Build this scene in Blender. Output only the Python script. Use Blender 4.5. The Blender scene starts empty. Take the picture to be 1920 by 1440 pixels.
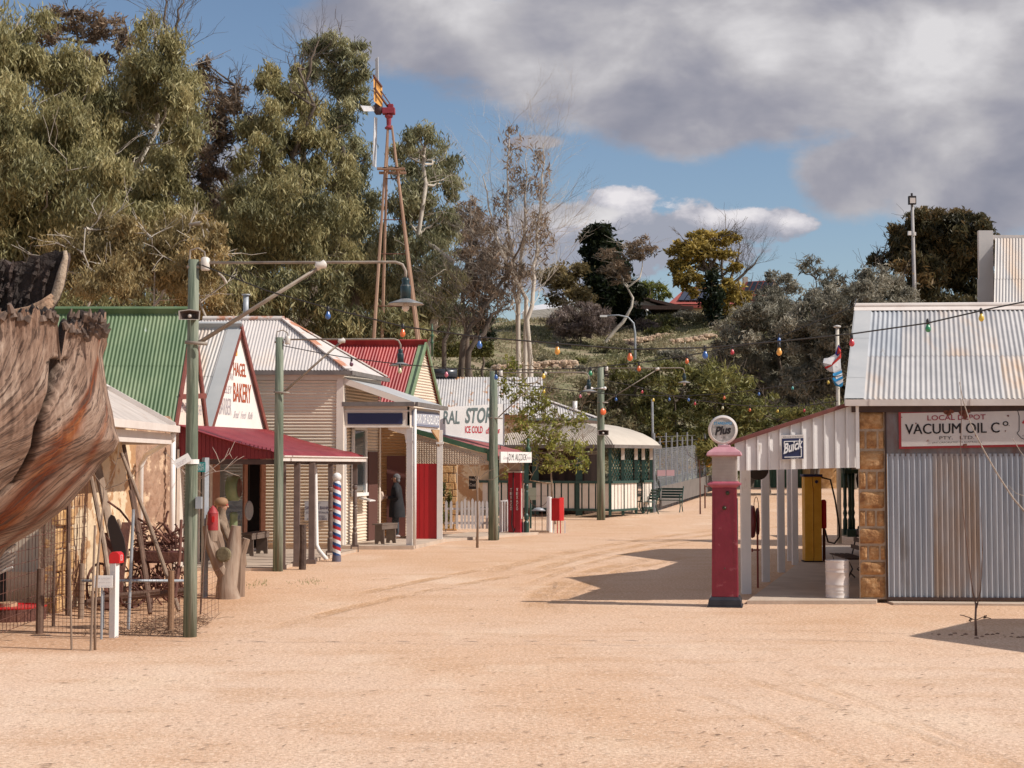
import bpy, math, random
import numpy as np
from mathutils import Vector, Matrix
R = math.radians
random.seed(7); rng = np.random.default_rng(11)
sc = bpy.context.scene
COL = sc.collection
# ---------------------------------------------------------------- camera geometry
F = 2900.0; CAMZ = 2.1; TH = math.atan(142.0/F)
def ray(x, y):
    cx = x-960.0; v = 720.0-y
    return Vector((cx, F*math.cos(TH)-v*math.sin(TH), F*math.sin(TH)+v*math.cos(TH)))
def at(x, y, Y):
    d = ray(x, y); t = Y/d.y
    return Vector((d.x*t, Y, CAMZ+d.z*t))
def sstep(a, b, x):
    t = min(1, max(0, (x-a)/(b-a))); return t*t*(3-2*t)
def gz(Y): return 0.6*sstep(45, 85, Y)
def G(x, y):
    Y = 30.0
    d = ray(x, y)
    for _ in range(40):
        Y = (gz(Y)-CAMZ)/d.z*d.y
        Y = min(Y, 160)
    t = Y/d.y
    return Vector((d.x*t, Y, gz(Y)))
def hillz(X, Y):
    s = max(0.0, Y-87)
    z = 0.5 + 0.23*s if Y > 87 else 0.5-0.08*(87-Y)
    if Y > 158: z = 0.5+0.23*71 + 0.03*(Y-158)
    z += 0.45*math.sin(X*0.13+Y*0.07)*sstep(88, 110, Y)+0.25*math.sin(X*0.37-Y*0.21)*sstep(88, 110, Y)
    return z
# ---------------------------------------------------------------- objects
ORG = {}
def finish(o, parent, org):
    COL.objects.link(o)
    if parent is not None:
        o.parent = parent; ORG[o.name] = ORG[parent.name]
    else:
        o.location = org; ORG[o.name] = Vector(org)
    return o
def tag(o, label=None, cat=None, group=None, kind=None):
    if label: o['label'] = label
    if cat: o['category'] = cat
    if group: o['group'] = group
    if kind: o['kind'] = kind
    return o
def empty(name, org, label, cat, group=None):
    o = bpy.data.objects.new(name, None); o.empty_display_size = 0.2
    COL.objects.link(o); o.location = org; ORG[o.name] = Vector(org)
    return tag(o, label, cat, group)
def copytree(o, loc, parent=None):
    c = o.copy(); COL.objects.link(c)
    if parent is not None: c.parent = parent
    else: c.location = loc
    for ch in list(o.children): copytree(ch, None, c)
    return c
class MB:
    def __init__(s): s.v = []; s.f = []; s.m = []; s.cm = 0
    def add(s, vs, fs):
        n = len(s.v); s.v += [tuple(v) for v in vs]
        for f in fs: s.f.append(tuple(i+n for i in f)); s.m.append(s.cm)
        return s
    def box(s, a, b, jit=0):
        x0, y0, z0 = a; x1, y1, z1 = b
        vs = [(x0,y0,z0),(x1,y0,z0),(x1,y1,z0),(x0,y1,z0),(x0,y0,z1),(x1,y0,z1),(x1,y1,z1),(x0,y1,z1)]
        if jit: vs = [(x+random.uniform(-jit,jit), y+random.uniform(-jit,jit), z+random.uniform(-jit,jit)) for x,y,z in vs]
        return s.add(vs, [(0,3,2,1),(4,5,6,7),(0,1,5,4),(1,2,6,5),(2,3,7,6),(3,0,4,7)])
    def obox(s, o, u, v, w):      # oriented box from corner o
        o = Vector(o); u = Vector(u); v = Vector(v); w = Vector(w)
        vs = [o, o+u, o+u+v, o+v, o+w, o+u+w, o+u+v+w, o+v+w]
        fs = [(0,3,2,1),(4,5,6,7),(0,1,5,4),(1,2,6,5),(2,3,7,6),(3,0,4,7)]
        if u.cross(v).dot(w) < 0: fs = [f[::-1] for f in fs]
        return s.add(vs, fs)
    def bar(s, a, b, w, h, up=(0,0,1)):
        a = Vector(a); b = Vector(b); d = (b-a); up = Vector(up)
        if abs(d.normalized().dot(up)) > .98: up = Vector((0,1,0))
        x = d.cross(up).normalized(); y = x.cross(d).normalized()
        return s.obox(a-x*w/2-y*h/2, x*w, y*h, d)
    def prism(s, poly, ext):
        n = len(poly); e = Vector(ext); P = [Vector(p) for p in poly]
        vs = P+[p+e for p in P]
        nrm = sum(((P[i]-P[0]).cross(P[(i+1)%n]-P[0]) for i in range(1, n-1)), Vector())
        fs = [tuple(range(n)), tuple(range(2*n-1, n-1, -1))]+[((i+1)%n, i, n+i, n+(i+1)%n) for i in range(n)]
        if nrm.dot(e) > 0: fs = [f[::-1] for f in fs]
        return s.add(vs, fs)
    def tube(s, pts, r, n=8, cap=True):
        P = [Vector(p) for p in pts]; m = len(P)
        rr = r if isinstance(r, (list, tuple)) else [r]*m
        t0 = (P[1]-P[0]).normalized(); up = Vector((0,0,1)) if abs(t0.z) < .9 else Vector((0,1,0))
        x = t0.cross(up).normalized(); vs = []
        for i in range(m):
            t = (P[min(i+1, m-1)]-P[max(i-1, 0)]).normalized()
            x = (x-t*x.dot(t)).normalized(); y = t.cross(x)
            for k in range(n):
                a = 2*math.pi*k/n; vs.append(P[i]+(x*math.cos(a)+y*math.sin(a))*rr[i])
        fs = [(i*n+k, i*n+(k+1)%n, (i+1)*n+(k+1)%n, (i+1)*n+k) for i in range(m-1) for k in range(n)]
        if cap: fs += [tuple(range(n))[::-1], tuple(range((m-1)*n, m*n))]
        return s.add(vs, fs)
    def lathe(s, prof, o, n=16, ax=(0,0,1)):
        o = Vector(o); a = Vector(ax).normalized(); u = a.orthogonal().normalized(); w = a.cross(u); vs = []
        for (r, h) in prof:
            for k in range(n):
                t = 2*math.pi*(k+.5)/n; vs.append(o+a*h+(u*math.cos(t)+w*math.sin(t))*max(r, 1e-4))
        fs = [(i*n+k, i*n+(k+1)%n, (i+1)*n+(k+1)%n, (i+1)*n+k) for i in range(len(prof)-1) for k in range(n)]
        return s.add(vs, fs+[tuple(range(n))[::-1], tuple(range((len(prof)-1)*n, len(prof)*n))])
    def sphere(s, c, r, n=12, sc_=(1,1,1)):
        c = Vector(c); vs = []; m = n//2
        for i in range(1, m):
            p = math.pi*i/m
            for k in range(n):
                t = 2*math.pi*k/n
                vs.append(c+Vector((r*sc_[0]*math.sin(p)*math.cos(t), r*sc_[1]*math.sin(p)*math.sin(t), r*sc_[2]*math.cos(p))))
        a = len(vs); vs += [c+Vector((0,0,r*sc_[2])), c-Vector((0,0,r*sc_[2]))]
        fs = [(i*n+k, (i+1)*n+k, (i+1)*n+(k+1)%n, i*n+(k+1)%n) for i in range(m-2) for k in range(n)]
        fs += [(a, k, (k+1)%n) for k in range(n)]+[(a+1, (m-2)*n+(k+1)%n, (m-2)*n+k) for k in range(n)]
        return s.add(vs, fs)
    def corr(s, o, u, v, width, vlo, vhi, pitch=.076, amp=.009, seg=6, rows=1, bend=None, lap=None, nm=1, sw=.76):
        # corrugated sheet: waves along u, ribs along v; vlo/vhi numbers or functions of the distance along u
        o = Vector(o); u = Vector(u).normalized(); v = Vector(v).normalized(); nrm = u.cross(v).normalized()
        n = max(2, int(width/pitch*seg)); vs = []
        f0 = vlo if callable(vlo) else (lambda t: vlo); f1 = vhi if callable(vhi) else (lambda t: vhi)
        segs = [(0., 1.)] if not lap else [(0., lap), (lap, 1.)]
        for si, (la, lb) in enumerate(segs):
            vs = []
            for i in range(n+1):
                t = width*i/n; a, b = f0(t), f1(t)
                off = amp*math.cos(2*math.pi*t/pitch)+si*.006
                for j in range(rows+1):
                    q = la+(lb-la)*j/rows; 
                    if si and j == 0: q -= .01
                    w = a+(b-a)*q
                    p = o+u*t+v*w+nrm*off
                    if bend: p = p+bend(t, w)
                    vs.append(p)
            fs = [(i*(rows+1)+j, (i+1)*(rows+1)+j, (i+1)*(rows+1)+j+1, i*(rows+1)+j+1) for i in range(n) for j in range(rows)]
            s.add(vs, fs)
            if nm > 1:
                k = len(s.m)-len(fs)
                for i in range(n):
                    for j in range(rows): s.m[k+i*rows+j] = (int(width*i/n/sw)*7+si*5+int(width*i/n/sw)//2) % nm
        return s
    def build(s, name, mats, parent=None, org=None, smooth=False, bevel=0):
        if parent is not None: org = ORG[parent.name]
        org = Vector(org if org is not None else (0,0,0))
        me = bpy.data.meshes.new(name)
        me.from_pydata([(x-org.x, y-org.y, z-org.z) for x,y,z in s.v], [], s.f)
        if not isinstance(mats, (list, tuple)): mats = [mats]
        for m in mats: me.materials.append(m)
        if len(mats) > 1: me.polygons.foreach_set('material_index', s.m)
        if smooth: me.polygons.foreach_set('use_smooth', [True]*len(me.polygons)); 
        me.update()
        o = bpy.data.objects.new(name, me); finish(o, parent, org)
        if bevel:
            b = o.modifiers.new('b', 'BEVEL'); b.width = bevel; b.segments = 2; b.limit_method = 'ANGLE'
        if smooth == 'angle':
            try: me.set_sharp_from_angle(angle=R(35))
            except Exception: pass
        return o
def thing1(mb, name, mats, org, label, cat, group=None, **k):
    return tag(mb.build(name, mats, None, org, **k), label, cat, group)
# ---------------------------------------------------------------- materials
MATS = {}
def M(name, c, c2=None, c3=None, sc1=3., st=(1,1,1), rough=.7, metal=0., bump=0., bsc=40., bst=(1,1,1), f2=.5, spec=.5, det=5., w=(.35,.65), sheen=0, coord='Object', rust=None, rsc=1.2, rth=(.56,.66), trans=0):
    if name in MATS: return MATS[name]
    m = bpy.data.materials.new(name); m.use_nodes = True; nt = m.node_tree; N = nt.nodes; L = nt.links
    b = N['Principled BSDF']; b.inputs['Roughness'].default_value = rough; b.inputs['Metallic'].default_value = metal
    b.inputs['Specular IOR Level'].default_value = spec
    c4 = lambda q: (q[0], q[1], q[2], 1)
    if not c2 and not bump and not rust: b.inputs['Base Color'].default_value = c4(c)
    else:
        tc = N.new('ShaderNodeTexCoord'); 
        def noise(scale, stretch, detail):
            mp = N.new('ShaderNodeMapping'); mp.inputs['Scale'].default_value = stretch
            L.new(tc.outputs[coord], mp.inputs['Vector'])
            n = N.new('ShaderNodeTexNoise'); n.inputs['Scale'].default_value = scale; n.inputs['Detail'].default_value = detail
            n.inputs['Roughness'].default_value = .62
            L.new(mp.outputs[0], n.inputs['Vector']); return n
        n1 = noise(sc1, st, det); rp = N.new('ShaderNodeValToRGB'); L.new(n1.outputs['Fac'], rp.inputs['Fac'])
        e = rp.color_ramp.elements; e[0].position = w[0]; e[1].position = w[1]
        e[0].color = c4(c); e[1].color = c4(c2 or c)
        if c3: q = rp.color_ramp.elements.new((w[0]+w[1])/2); q.color = c4(c3)
        out = rp.outputs[0]
        if rust:
            n3 = noise(rsc, st, 6.); rr = N.new('ShaderNodeValToRGB'); L.new(n3.outputs['Fac'], rr.inputs['Fac'])
            rr.color_ramp.elements[0].position = rth[0]; rr.color_ramp.elements[1].position = rth[1]
            mx = N.new('ShaderNodeMix'); mx.data_type = 'RGBA'; L.new(rr.outputs[0], mx.inputs['Factor'])
            L.new(out, mx.inputs['A']); mx.inputs['B'].default_value = c4(rust); out = mx.outputs['Result']
        L.new(out, b.inputs['Base Color'])
        if bump:
            n2 = noise(bsc, bst, 4.); bp = N.new('ShaderNodeBump'); bp.inputs['Strength'].default_value = min(1, bump); bp.inputs['Distance'].default_value = .02*max(1, bump)
            L.new(n2.outputs['Fac'], bp.inputs['Height']); L.new(bp.outputs[0], b.inputs['Normal'])
    MATS[name] = m; return m
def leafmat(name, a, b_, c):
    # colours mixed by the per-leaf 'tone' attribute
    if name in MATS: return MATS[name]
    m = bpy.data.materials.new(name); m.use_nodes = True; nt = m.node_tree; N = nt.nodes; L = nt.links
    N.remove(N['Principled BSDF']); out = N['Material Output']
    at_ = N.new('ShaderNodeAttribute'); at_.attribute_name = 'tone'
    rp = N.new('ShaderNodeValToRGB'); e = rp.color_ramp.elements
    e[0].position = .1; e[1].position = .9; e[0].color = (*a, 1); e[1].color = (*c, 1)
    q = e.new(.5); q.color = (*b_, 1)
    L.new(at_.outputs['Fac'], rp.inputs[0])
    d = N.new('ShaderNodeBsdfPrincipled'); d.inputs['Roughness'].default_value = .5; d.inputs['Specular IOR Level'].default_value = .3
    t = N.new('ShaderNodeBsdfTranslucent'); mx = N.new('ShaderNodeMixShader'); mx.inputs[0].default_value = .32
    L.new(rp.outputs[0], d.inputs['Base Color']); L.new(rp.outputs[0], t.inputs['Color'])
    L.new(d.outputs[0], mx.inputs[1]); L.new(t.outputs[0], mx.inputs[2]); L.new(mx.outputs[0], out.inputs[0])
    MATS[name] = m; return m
# ---------------------------------------------------------------- lettering
def text(s, o, u, v, h, mat, parent, width=None, name='lettering', shear=0., bold=0., align='LEFT', th=.004, sp=1.):
    cu = bpy.data.curves.new(name, 'FONT'); cu.body = s; cu.size = 1.; cu.shear = shear; cu.offset = bold; cu.extrude = .0; cu.space_character = sp
    cu.resolution_u = 3
    ob = bpy.data.objects.new(name, cu); COL.objects.link(ob)
    dg = bpy.context.evaluated_depsgraph_get(); dg.update()
    me = bpy.data.meshes.new_from_object(ob.evaluated_get(dg)); bpy.data.objects.remove(ob); 
    n = len(me.vertices); co = np.empty(n*3); me.vertices.foreach_get('co', co); co = co.reshape(-1, 3)
    x0, x1 = co[:,0].min(), co[:,0].max(); y0, y1 = co[:,1].min(), co[:,1].max()
    kx = (width/(x1-x0)) if width else h/(y1-y0); ky = h/(y1-y0)
    if align == 'CENTER': sx = (x0+x1)/2
    else: sx = x0
    o = Vector(o); u = Vector(u).normalized(); v = Vector(v).normalized(); nn = u.cross(v)*th
    org = ORG[parent.name]
    base = np.array(o-org+nn)
    P = base+np.outer((co[:,0]-sx)*kx, np.array(u))+np.outer((co[:,1]-y0)*ky, np.array(v))
    me.vertices.foreach_set('co', P.ravel()); me.materials.clear(); me.materials.append(mat); me.update()
    ob = bpy.data.objects.new(name, me); finish(ob, parent, None); return ob
# ---------------------------------------------------------------- foliage
def leaves(name, pts, tones, size, ratio, droop, mat, parent, jit=.3):
    n = len(pts); P = np.asarray(pts, dtype=float)
    ax = rng.normal(size=(n, 3)); ax[:,2] = ax[:,2]*(1-droop)-droop*2.2
    ax /= np.linalg.norm(ax, axis=1)[:,None]
    r2 = rng.normal(size=(n, 3)); wd = np.cross(ax, r2); wd /= np.linalg.norm(wd, axis=1)[:,None]
    L_ = size*rng.uniform(1-jit, 1+jit, n)[:,None]; W_ = L_*ratio
    bend = rng.normal(size=(n,3))*L_*.06
    v = np.empty((n, 4, 3)); v[:,0] = P-ax*L_/2; v[:,1] = P+wd*W_/2+bend; v[:,2] = P+ax*L_/2; v[:,3] = P-wd*W_/2+bend
    org = np.array(ORG[parent.name]) if parent is not None else np.zeros(3)
    v = (v-org).reshape(-1, 3)
    me = bpy.data.meshes.new(name); me.vertices.add(4*n); me.vertices.foreach_set('co', v.ravel())
    me.loops.add(4*n); me.loops.foreach_set('vertex_index', np.arange(4*n, dtype=np.int32))
    me.polygons.add(n); me.polygons.foreach_set('loop_start', np.arange(0, 4*n, 4, dtype=np.int32)); me.polygons.foreach_set('loop_total', np.full(n, 4, dtype=np.int32))
    me.update(calc_edges=True)
    a = me.attributes.new('tone', 'FLOAT', 'FACE'); a.data.foreach_set('value', np.clip(tones, 0, 1).astype(np.float32))
    me.materials.append(mat)
    o = bpy.data.objects.new(name, me); return finish(o, parent, (0,0,0))
def crown_points(lobes, dens, sub=.3, tone0=.5, tvar=.16, shell=.45, subspread=.62, maxn=160000):
    PT = []; TN = []
    for (c, rx, ry, rz) in lobes:
        area = math.pi*rx*rz; n = int(area*dens); k = max(4, int(7/(sub*sub)*.16))
        dirs = rng.normal(size=(k, 3)); dirs /= np.linalg.norm(dirs, axis=1)[:,None]
        rad = (shell+(1-shell)*rng.uniform(size=k))
        sc_ = dirs*rad[:,None]; sizes = sub*rng.uniform(.6, 1.3, k)
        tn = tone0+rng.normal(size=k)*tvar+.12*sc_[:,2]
        idx = rng.integers(0, k, n)
        q = rng.normal(size=(n,3))*subspread*sizes[idx][:,None]
        p = (sc_[idx]+q)*np.array([rx, ry, rz])+np.array(c)
        PT.append(p); TN.append(tn[idx]+rng.normal(size=n)*.12)
    return np.concatenate(PT), np.concatenate(TN)
def branchy(mb, a, b, r0, r1, wob=.08, n=5, seg=5):
    a = Vector(a); b = Vector(b); L_ = (b-a).length; pts = []
    for i in range(n+1):
        t = i/n; p = a.lerp(b, t)
        if 0 < i < n: p = p+Vector((random.gauss(0,1), random.gauss(0,1), random.gauss(0,.5)))*L_*wob*.5
        pts.append(p)
    mb.tube(pts, [r0+(r1-r0)*i/n for i in range(n+1)], seg, cap=False); return pts
def twigs(mb, p, d, L_, r, depth, spread=.5, up=.15, nb=3):
    p = Vector(p); d = Vector(d).normalized(); q = p+d*L_*random.uniform(.8, 1.15)
    mid = p.lerp(q, .5)+Vector((random.gauss(0,1), random.gauss(0,1), random.gauss(0,1)))*L_*.05
    mb.tube([p, mid, q], [r, r*.8, r*.6], 4 if r > .02 else 3, cap=False)
    if depth <= 0: return
    for _ in range(nb):
        nd = (d+Vector((random.gauss(0,1), random.gauss(0,1), random.gauss(0,1)))*spread+Vector((0,0,up))).normalized()
        st_ = mid.lerp(q, random.uniform(0, 1)) if _ else q
        twigs(mb, st_, nd, L_*random.uniform(.6, .85), r*.6, depth-1, spread, up, nb)
def tree(name, label, cat, group, px, Y, lobes, leaf, bark, dens=300, size=.32, ratio=.2, droop=.5, sub=.3, trunk_r=.22, tone=.5, dy=1., twig=0, base_z=None, top=None, shell=.4, tvar=.15, limbr=.06, trunks=1, trunk_lean=0, subspread=.62, depth=1.):
    s = F/Y; X = (px-960)/s
    if base_z is None: base_z = gz(Y) if Y < 87 else hillz(X, Y)
    org = Vector((X, Y, base_z-.1)); root = empty(name, org, label, cat, group)
    LB = []; grow = 1.16
    for l in lobes:
        x, y, rx, ry = l[:4]; off = l[4] if len(l) > 4 else random.uniform(-1, 1)*dy
        c = at(x, y, Y+off); LB.append((c, rx/s*grow, (rx+ry)/2/s*depth*grow, ry/s*grow))
    if dens > 0:
        P, T = crown_points(LB, dens, sub=sub, tone0=tone, shell=shell, tvar=tvar, subspread=subspread)
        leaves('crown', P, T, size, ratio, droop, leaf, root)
    mb = MB(); cen = sum((l[0] for l in LB), Vector())/len(LB)
    top = at(*top, Y) if top else Vector((cen.x, Y, max(l[0].z for l in LB)))
    fork = org.lerp(top, .35)+Vector((trunk_lean, 0, 0))
    pts = branchy(mb, org, fork, trunk_r, trunk_r*.75, .04, 5, 10)
    pts2 = branchy(mb, fork, top, trunk_r*.72, trunk_r*.15, .1, 7, 8)
    allp = pts[2:]+pts2
    for (c, rx, ry, rz) in LB:
        near = min(allp, key=lambda q: (q-Vector(c)).length+max(0, q.z-c.z)*2)
        e = Vector(c)+Vector((0,0,rz*.3)); bp = branchy(mb, near, e, limbr*max(1, trunk_r/.3), limbr*.3, .12, 5, 6)
        for _ in range(4+twig):
            q = random.choice(bp[1:]); d = Vector((random.gauss(0,1)*rx, random.gauss(0,1)*ry, abs(random.gauss(0,1))*rz))
            twigs(mb, q, d, d.length*.45+.1, limbr*.35, 1 if not twig else 2, .45, .2, 3)
    mb.build('trunk', bark, root, smooth=True)
    return root
# ---------------------------------------------------------------- world, sun, camera
SAZ = R(-15); SEL = R(43)
sunv = Vector((math.cos(SAZ)*math.cos(SEL), math.sin(SAZ)*math.cos(SEL), math.sin(SEL)))
w = bpy.data.worlds.new("World"); sc.world = w; w.use_nodes = True
nt = w.node_tree; N = nt.nodes; L = nt.links
bg = N['Background']; bg.inputs['Strength'].default_value = .10; wout = N['World Output']
sky = N.new('ShaderNodeTexSky'); sky.sky_type = 'NISHITA'; sky.sun_disc = False
sky.sun_elevation = SEL; sky.sun_rotation = math.atan2(sunv.x, sunv.y); sky.air_density = 1.1; sky.dust_density = .3; sky.ozone_density = 2.5
hs = N.new('ShaderNodeHueSaturation'); hs.inputs['Saturation'].default_value = 1.0; hs.inputs['Value'].default_value = 1.
tint = N.new('ShaderNodeMix'); tint.data_type = 'RGBA'; tint.blend_type = 'MULTIPLY'; tint.inputs['Factor'].default_value = 1
tint.inputs['B'].default_value = (.98, .96, .98, 1)
L.new(sky.outputs[0], hs.inputs['Color']); L.new(hs.outputs[0], tint.inputs['A']); L.new(tint.outputs['Result'], bg.inputs['Color'])
# clouds in the sky: a fixed direction-based texture (u = x/|y|, v = z/|y| of the view direction), true for every viewpoint
tc = N.new('ShaderNodeTexCoord'); sp = N.new('ShaderNodeSeparateXYZ'); L.new(tc.outputs['Generated'], sp.inputs[0])
def mth(op, a, b=None, c=None, clamp=False):
    n = N.new('ShaderNodeMath'); n.operation = op; n.use_clamp = clamp
    for i, q in enumerate((a, b, c)):
        if q is None: continue
        if isinstance(q, (int, float)): n.inputs[i].default_value = q
        else: L.new(q, n.inputs[i])
    return n.outputs[0]
ay = mth('MAXIMUM', mth('ABSOLUTE', sp.outputs['Y']), .25)
U = mth('DIVIDE', sp.outputs['X'], ay); V = mth('DIVIDE', sp.outputs['Z'], ay)
cmb = N.new('ShaderNodeCombineXYZ'); L.new(U, cmb.inputs[0]); L.new(V, cmb.inputs[1]); L.new(mth('MULTIPLY', sp.outputs['Y'], .3), cmb.inputs[2])
def wn(scale, det, rough, stretch=(1,1.6,1), off=(0,0,0), dist=0.):
    mp = N.new('ShaderNodeMapping'); mp.inputs['Scale'].default_value = stretch; mp.inputs['Location'].default_value = off
    L.new(cmb.outputs[0], mp.inputs[0]); n = N.new('ShaderNodeTexNoise'); n.inputs['Scale'].default_value = scale
    n.inputs['Detail'].default_value = det; n.inputs['Roughness'].default_value = rough; n.inputs['Distortion'].default_value = dist; L.new(mp.outputs[0], n.inputs['Vector']); return n.outputs['Fac']
def pxu(x): return (x-960)/F
def pxv(y): return (862-y)/F
def blob(x, y, rx, ry, k=1.):
    a = mth('DIVIDE', mth('SUBTRACT', U, pxu(x)), rx/F); b = mth('DIVIDE', mth('SUBTRACT', V, pxv(y)), ry/F)
    d = mth('SQRT', mth('ADD', mth('MULTIPLY', a, a), mth('MULTIPLY', b, b)))
    return mth('MULTIPLY', mth('SUBTRACT', 1.25, d), k)       # >0 inside
def union(bs):
    o = bs[0]
    for b in bs[1:]:
        n = N.new('ShaderNodeMath'); n.operation = 'SMOOTH_MAX'; n.inputs[2].default_value = .3; L.new(o, n.inputs[0]); L.new(b, n.inputs[1]); o = n.outputs[0]
    return o
big = union([blob(1560, 50, 740, 215), blob(760, 30, 215, 95), blob(1290, 180, 290, 105), blob(1850, 270, 300, 170), blob(1610, 330, 130, 85), blob(1760, 370, 120, 60), blob(1100, 90, 380, 85),
             blob(1060, 400, 120, 25), blob(1000, 262, 60, 14)])
low = union([blob(1100, 465, 170, 95), blob(1240, 435, 230, 66), blob(1165, 375, 95, 38), blob(1420, 415, 110, 34), blob(960, 450, 120, 60), blob(1400, 420, 110, 34), blob(430, 340, 70, 60), blob(1160, 395, 70, 50)])
n1 = wn(8, 8, .54, off=(3.1, 1.7, 0), dist=.15); n2 = wn(30, 8, .62, off=(0, 5, 0)); n3 = wn(5, 6, .55, off=(7, 2, 0))
def cover(m, amp, lo, hi, k2=.35):
    q = mth('ADD', m, mth('MULTIPLY', mth('SUBTRACT', n1, .5), amp)); q = mth('ADD', q, mth('MULTIPLY', mth('SUBTRACT', n2, .5), amp*k2))
    mr = N.new('ShaderNodeMapRange'); mr.interpolation_type = 'SMOOTHSTEP'; mr.inputs[1].default_value = lo; mr.inputs[2].default_value = hi; L.new(q, mr.inputs[0]); return mr.outputs[0], q
cb, qb = cover(big, 1.5, .02, .42); cl, ql = cover(low, 1.8, .05, .30, .9)
def ramp(fac, stops):
    rp = N.new('ShaderNodeValToRGB'); L.new(fac, rp.inputs[0]); e = rp.color_ramp.elements
    e[0].position = stops[0][0]; e[0].color = (*stops[0][1], 1); e[1].position = stops[-1][0]; e[1].color = (*stops[-1][1], 1)
    for p, c in stops[1:-1]: q = e.new(p); q.color = (*c, 1)
    return rp.outputs[0]
hi_ = N.new('ShaderNodeMapRange'); hi_.interpolation_type = 'SMOOTHSTEP'; hi_.inputs[1].default_value = .42; hi_.inputs[2].default_value = .75; L.new(V, hi_.inputs[0])   # unseen cloud added overhead as fill light, lifting and warming the shadows
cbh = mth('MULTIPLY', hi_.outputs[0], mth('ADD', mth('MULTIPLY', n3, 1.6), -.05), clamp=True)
n4 = wn(9, 5, .5, off=(1.3, 8.2, 0), dist=.25)
shadeb = mth('ADD', mth('MULTIPLY', mth('SUBTRACT', n4, .5), 2.6), mth('ADD', mth('MULTIPLY', mth('SUBTRACT', n3, .5), 2.0), .5))
colb = ramp(shadeb, [(0, (.26, .265, .325)), (.3, (.34, .335, .385)), (.6, (.48, .465, .49)), (1., (.72, .70, .71))])
# bright tops, grey undersides of the low cumulus
lit = mth('ADD', mth('MULTIPLY', union([blob(1165, 366, 120, 44), blob(1060, 400, 120, 40), blob(1250, 385, 70, 26), blob(1390, 400, 90, 26), blob(1480, 412, 60, 20)]), .8), mth('MULTIPLY', mth('SUBTRACT', n2, .52), 2.4), clamp=True)
coll = ramp(lit, [(0, (.34, .36, .43)), (.3, (.44, .44, .50)), (.7, (.66, .64, .68)), (1., (.8, .77, .79))])
bgb = N.new('ShaderNodeBackground'); bgl = N.new('ShaderNodeBackground'); L.new(colb, bgb.inputs[0]); L.new(coll, bgl.inputs[0])
m1 = N.new('ShaderNodeMixShader'); m2 = N.new('ShaderNodeMixShader')
L.new(cl, m1.inputs[0]); L.new(bg.outputs[0], m1.inputs[1]); L.new(bgl.outputs[0], m1.inputs[2])
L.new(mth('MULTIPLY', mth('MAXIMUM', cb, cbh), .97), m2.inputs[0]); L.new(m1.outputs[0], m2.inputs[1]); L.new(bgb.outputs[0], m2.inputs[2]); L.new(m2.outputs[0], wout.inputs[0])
sl = bpy.data.lights.new('sun', 'SUN'); sl.energy = 4.6; sl.angle = R(.5); sl.color = (1, .93, .84)
so = bpy.data.objects.new('sun', sl); COL.objects.link(so); so.rotation_euler = sunv.to_track_quat('Z', 'Y').to_euler(); so.location = (30, -10, 30)
cam = bpy.data.cameras.new('camera'); co_ = bpy.data.objects.new('camera', cam); COL.objects.link(co_)
cam.sensor_width = 36; cam.lens = 36*F/1920; cam.clip_end = 3000; co_.location = (0, 0, CAMZ); co_.rotation_euler = (R(90)+TH, 0, 0); sc.camera = co_
sc.view_settings.view_transform = 'Standard'; sc.view_settings.look = 'None'; sc.view_settings.exposure = .03; sc.view_settings.gamma = 1
sc.render.engine = 'CYCLES'; sc.cycles.use_denoising = True; sc.cycles.max_bounces = 6; sc.cycles.diffuse_bounces = 3; sc.cycles.transparent_max_bounces = 8
try: sc.cycles.denoiser = 'OPENIMAGEDENOISE'
except Exception: pass
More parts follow.
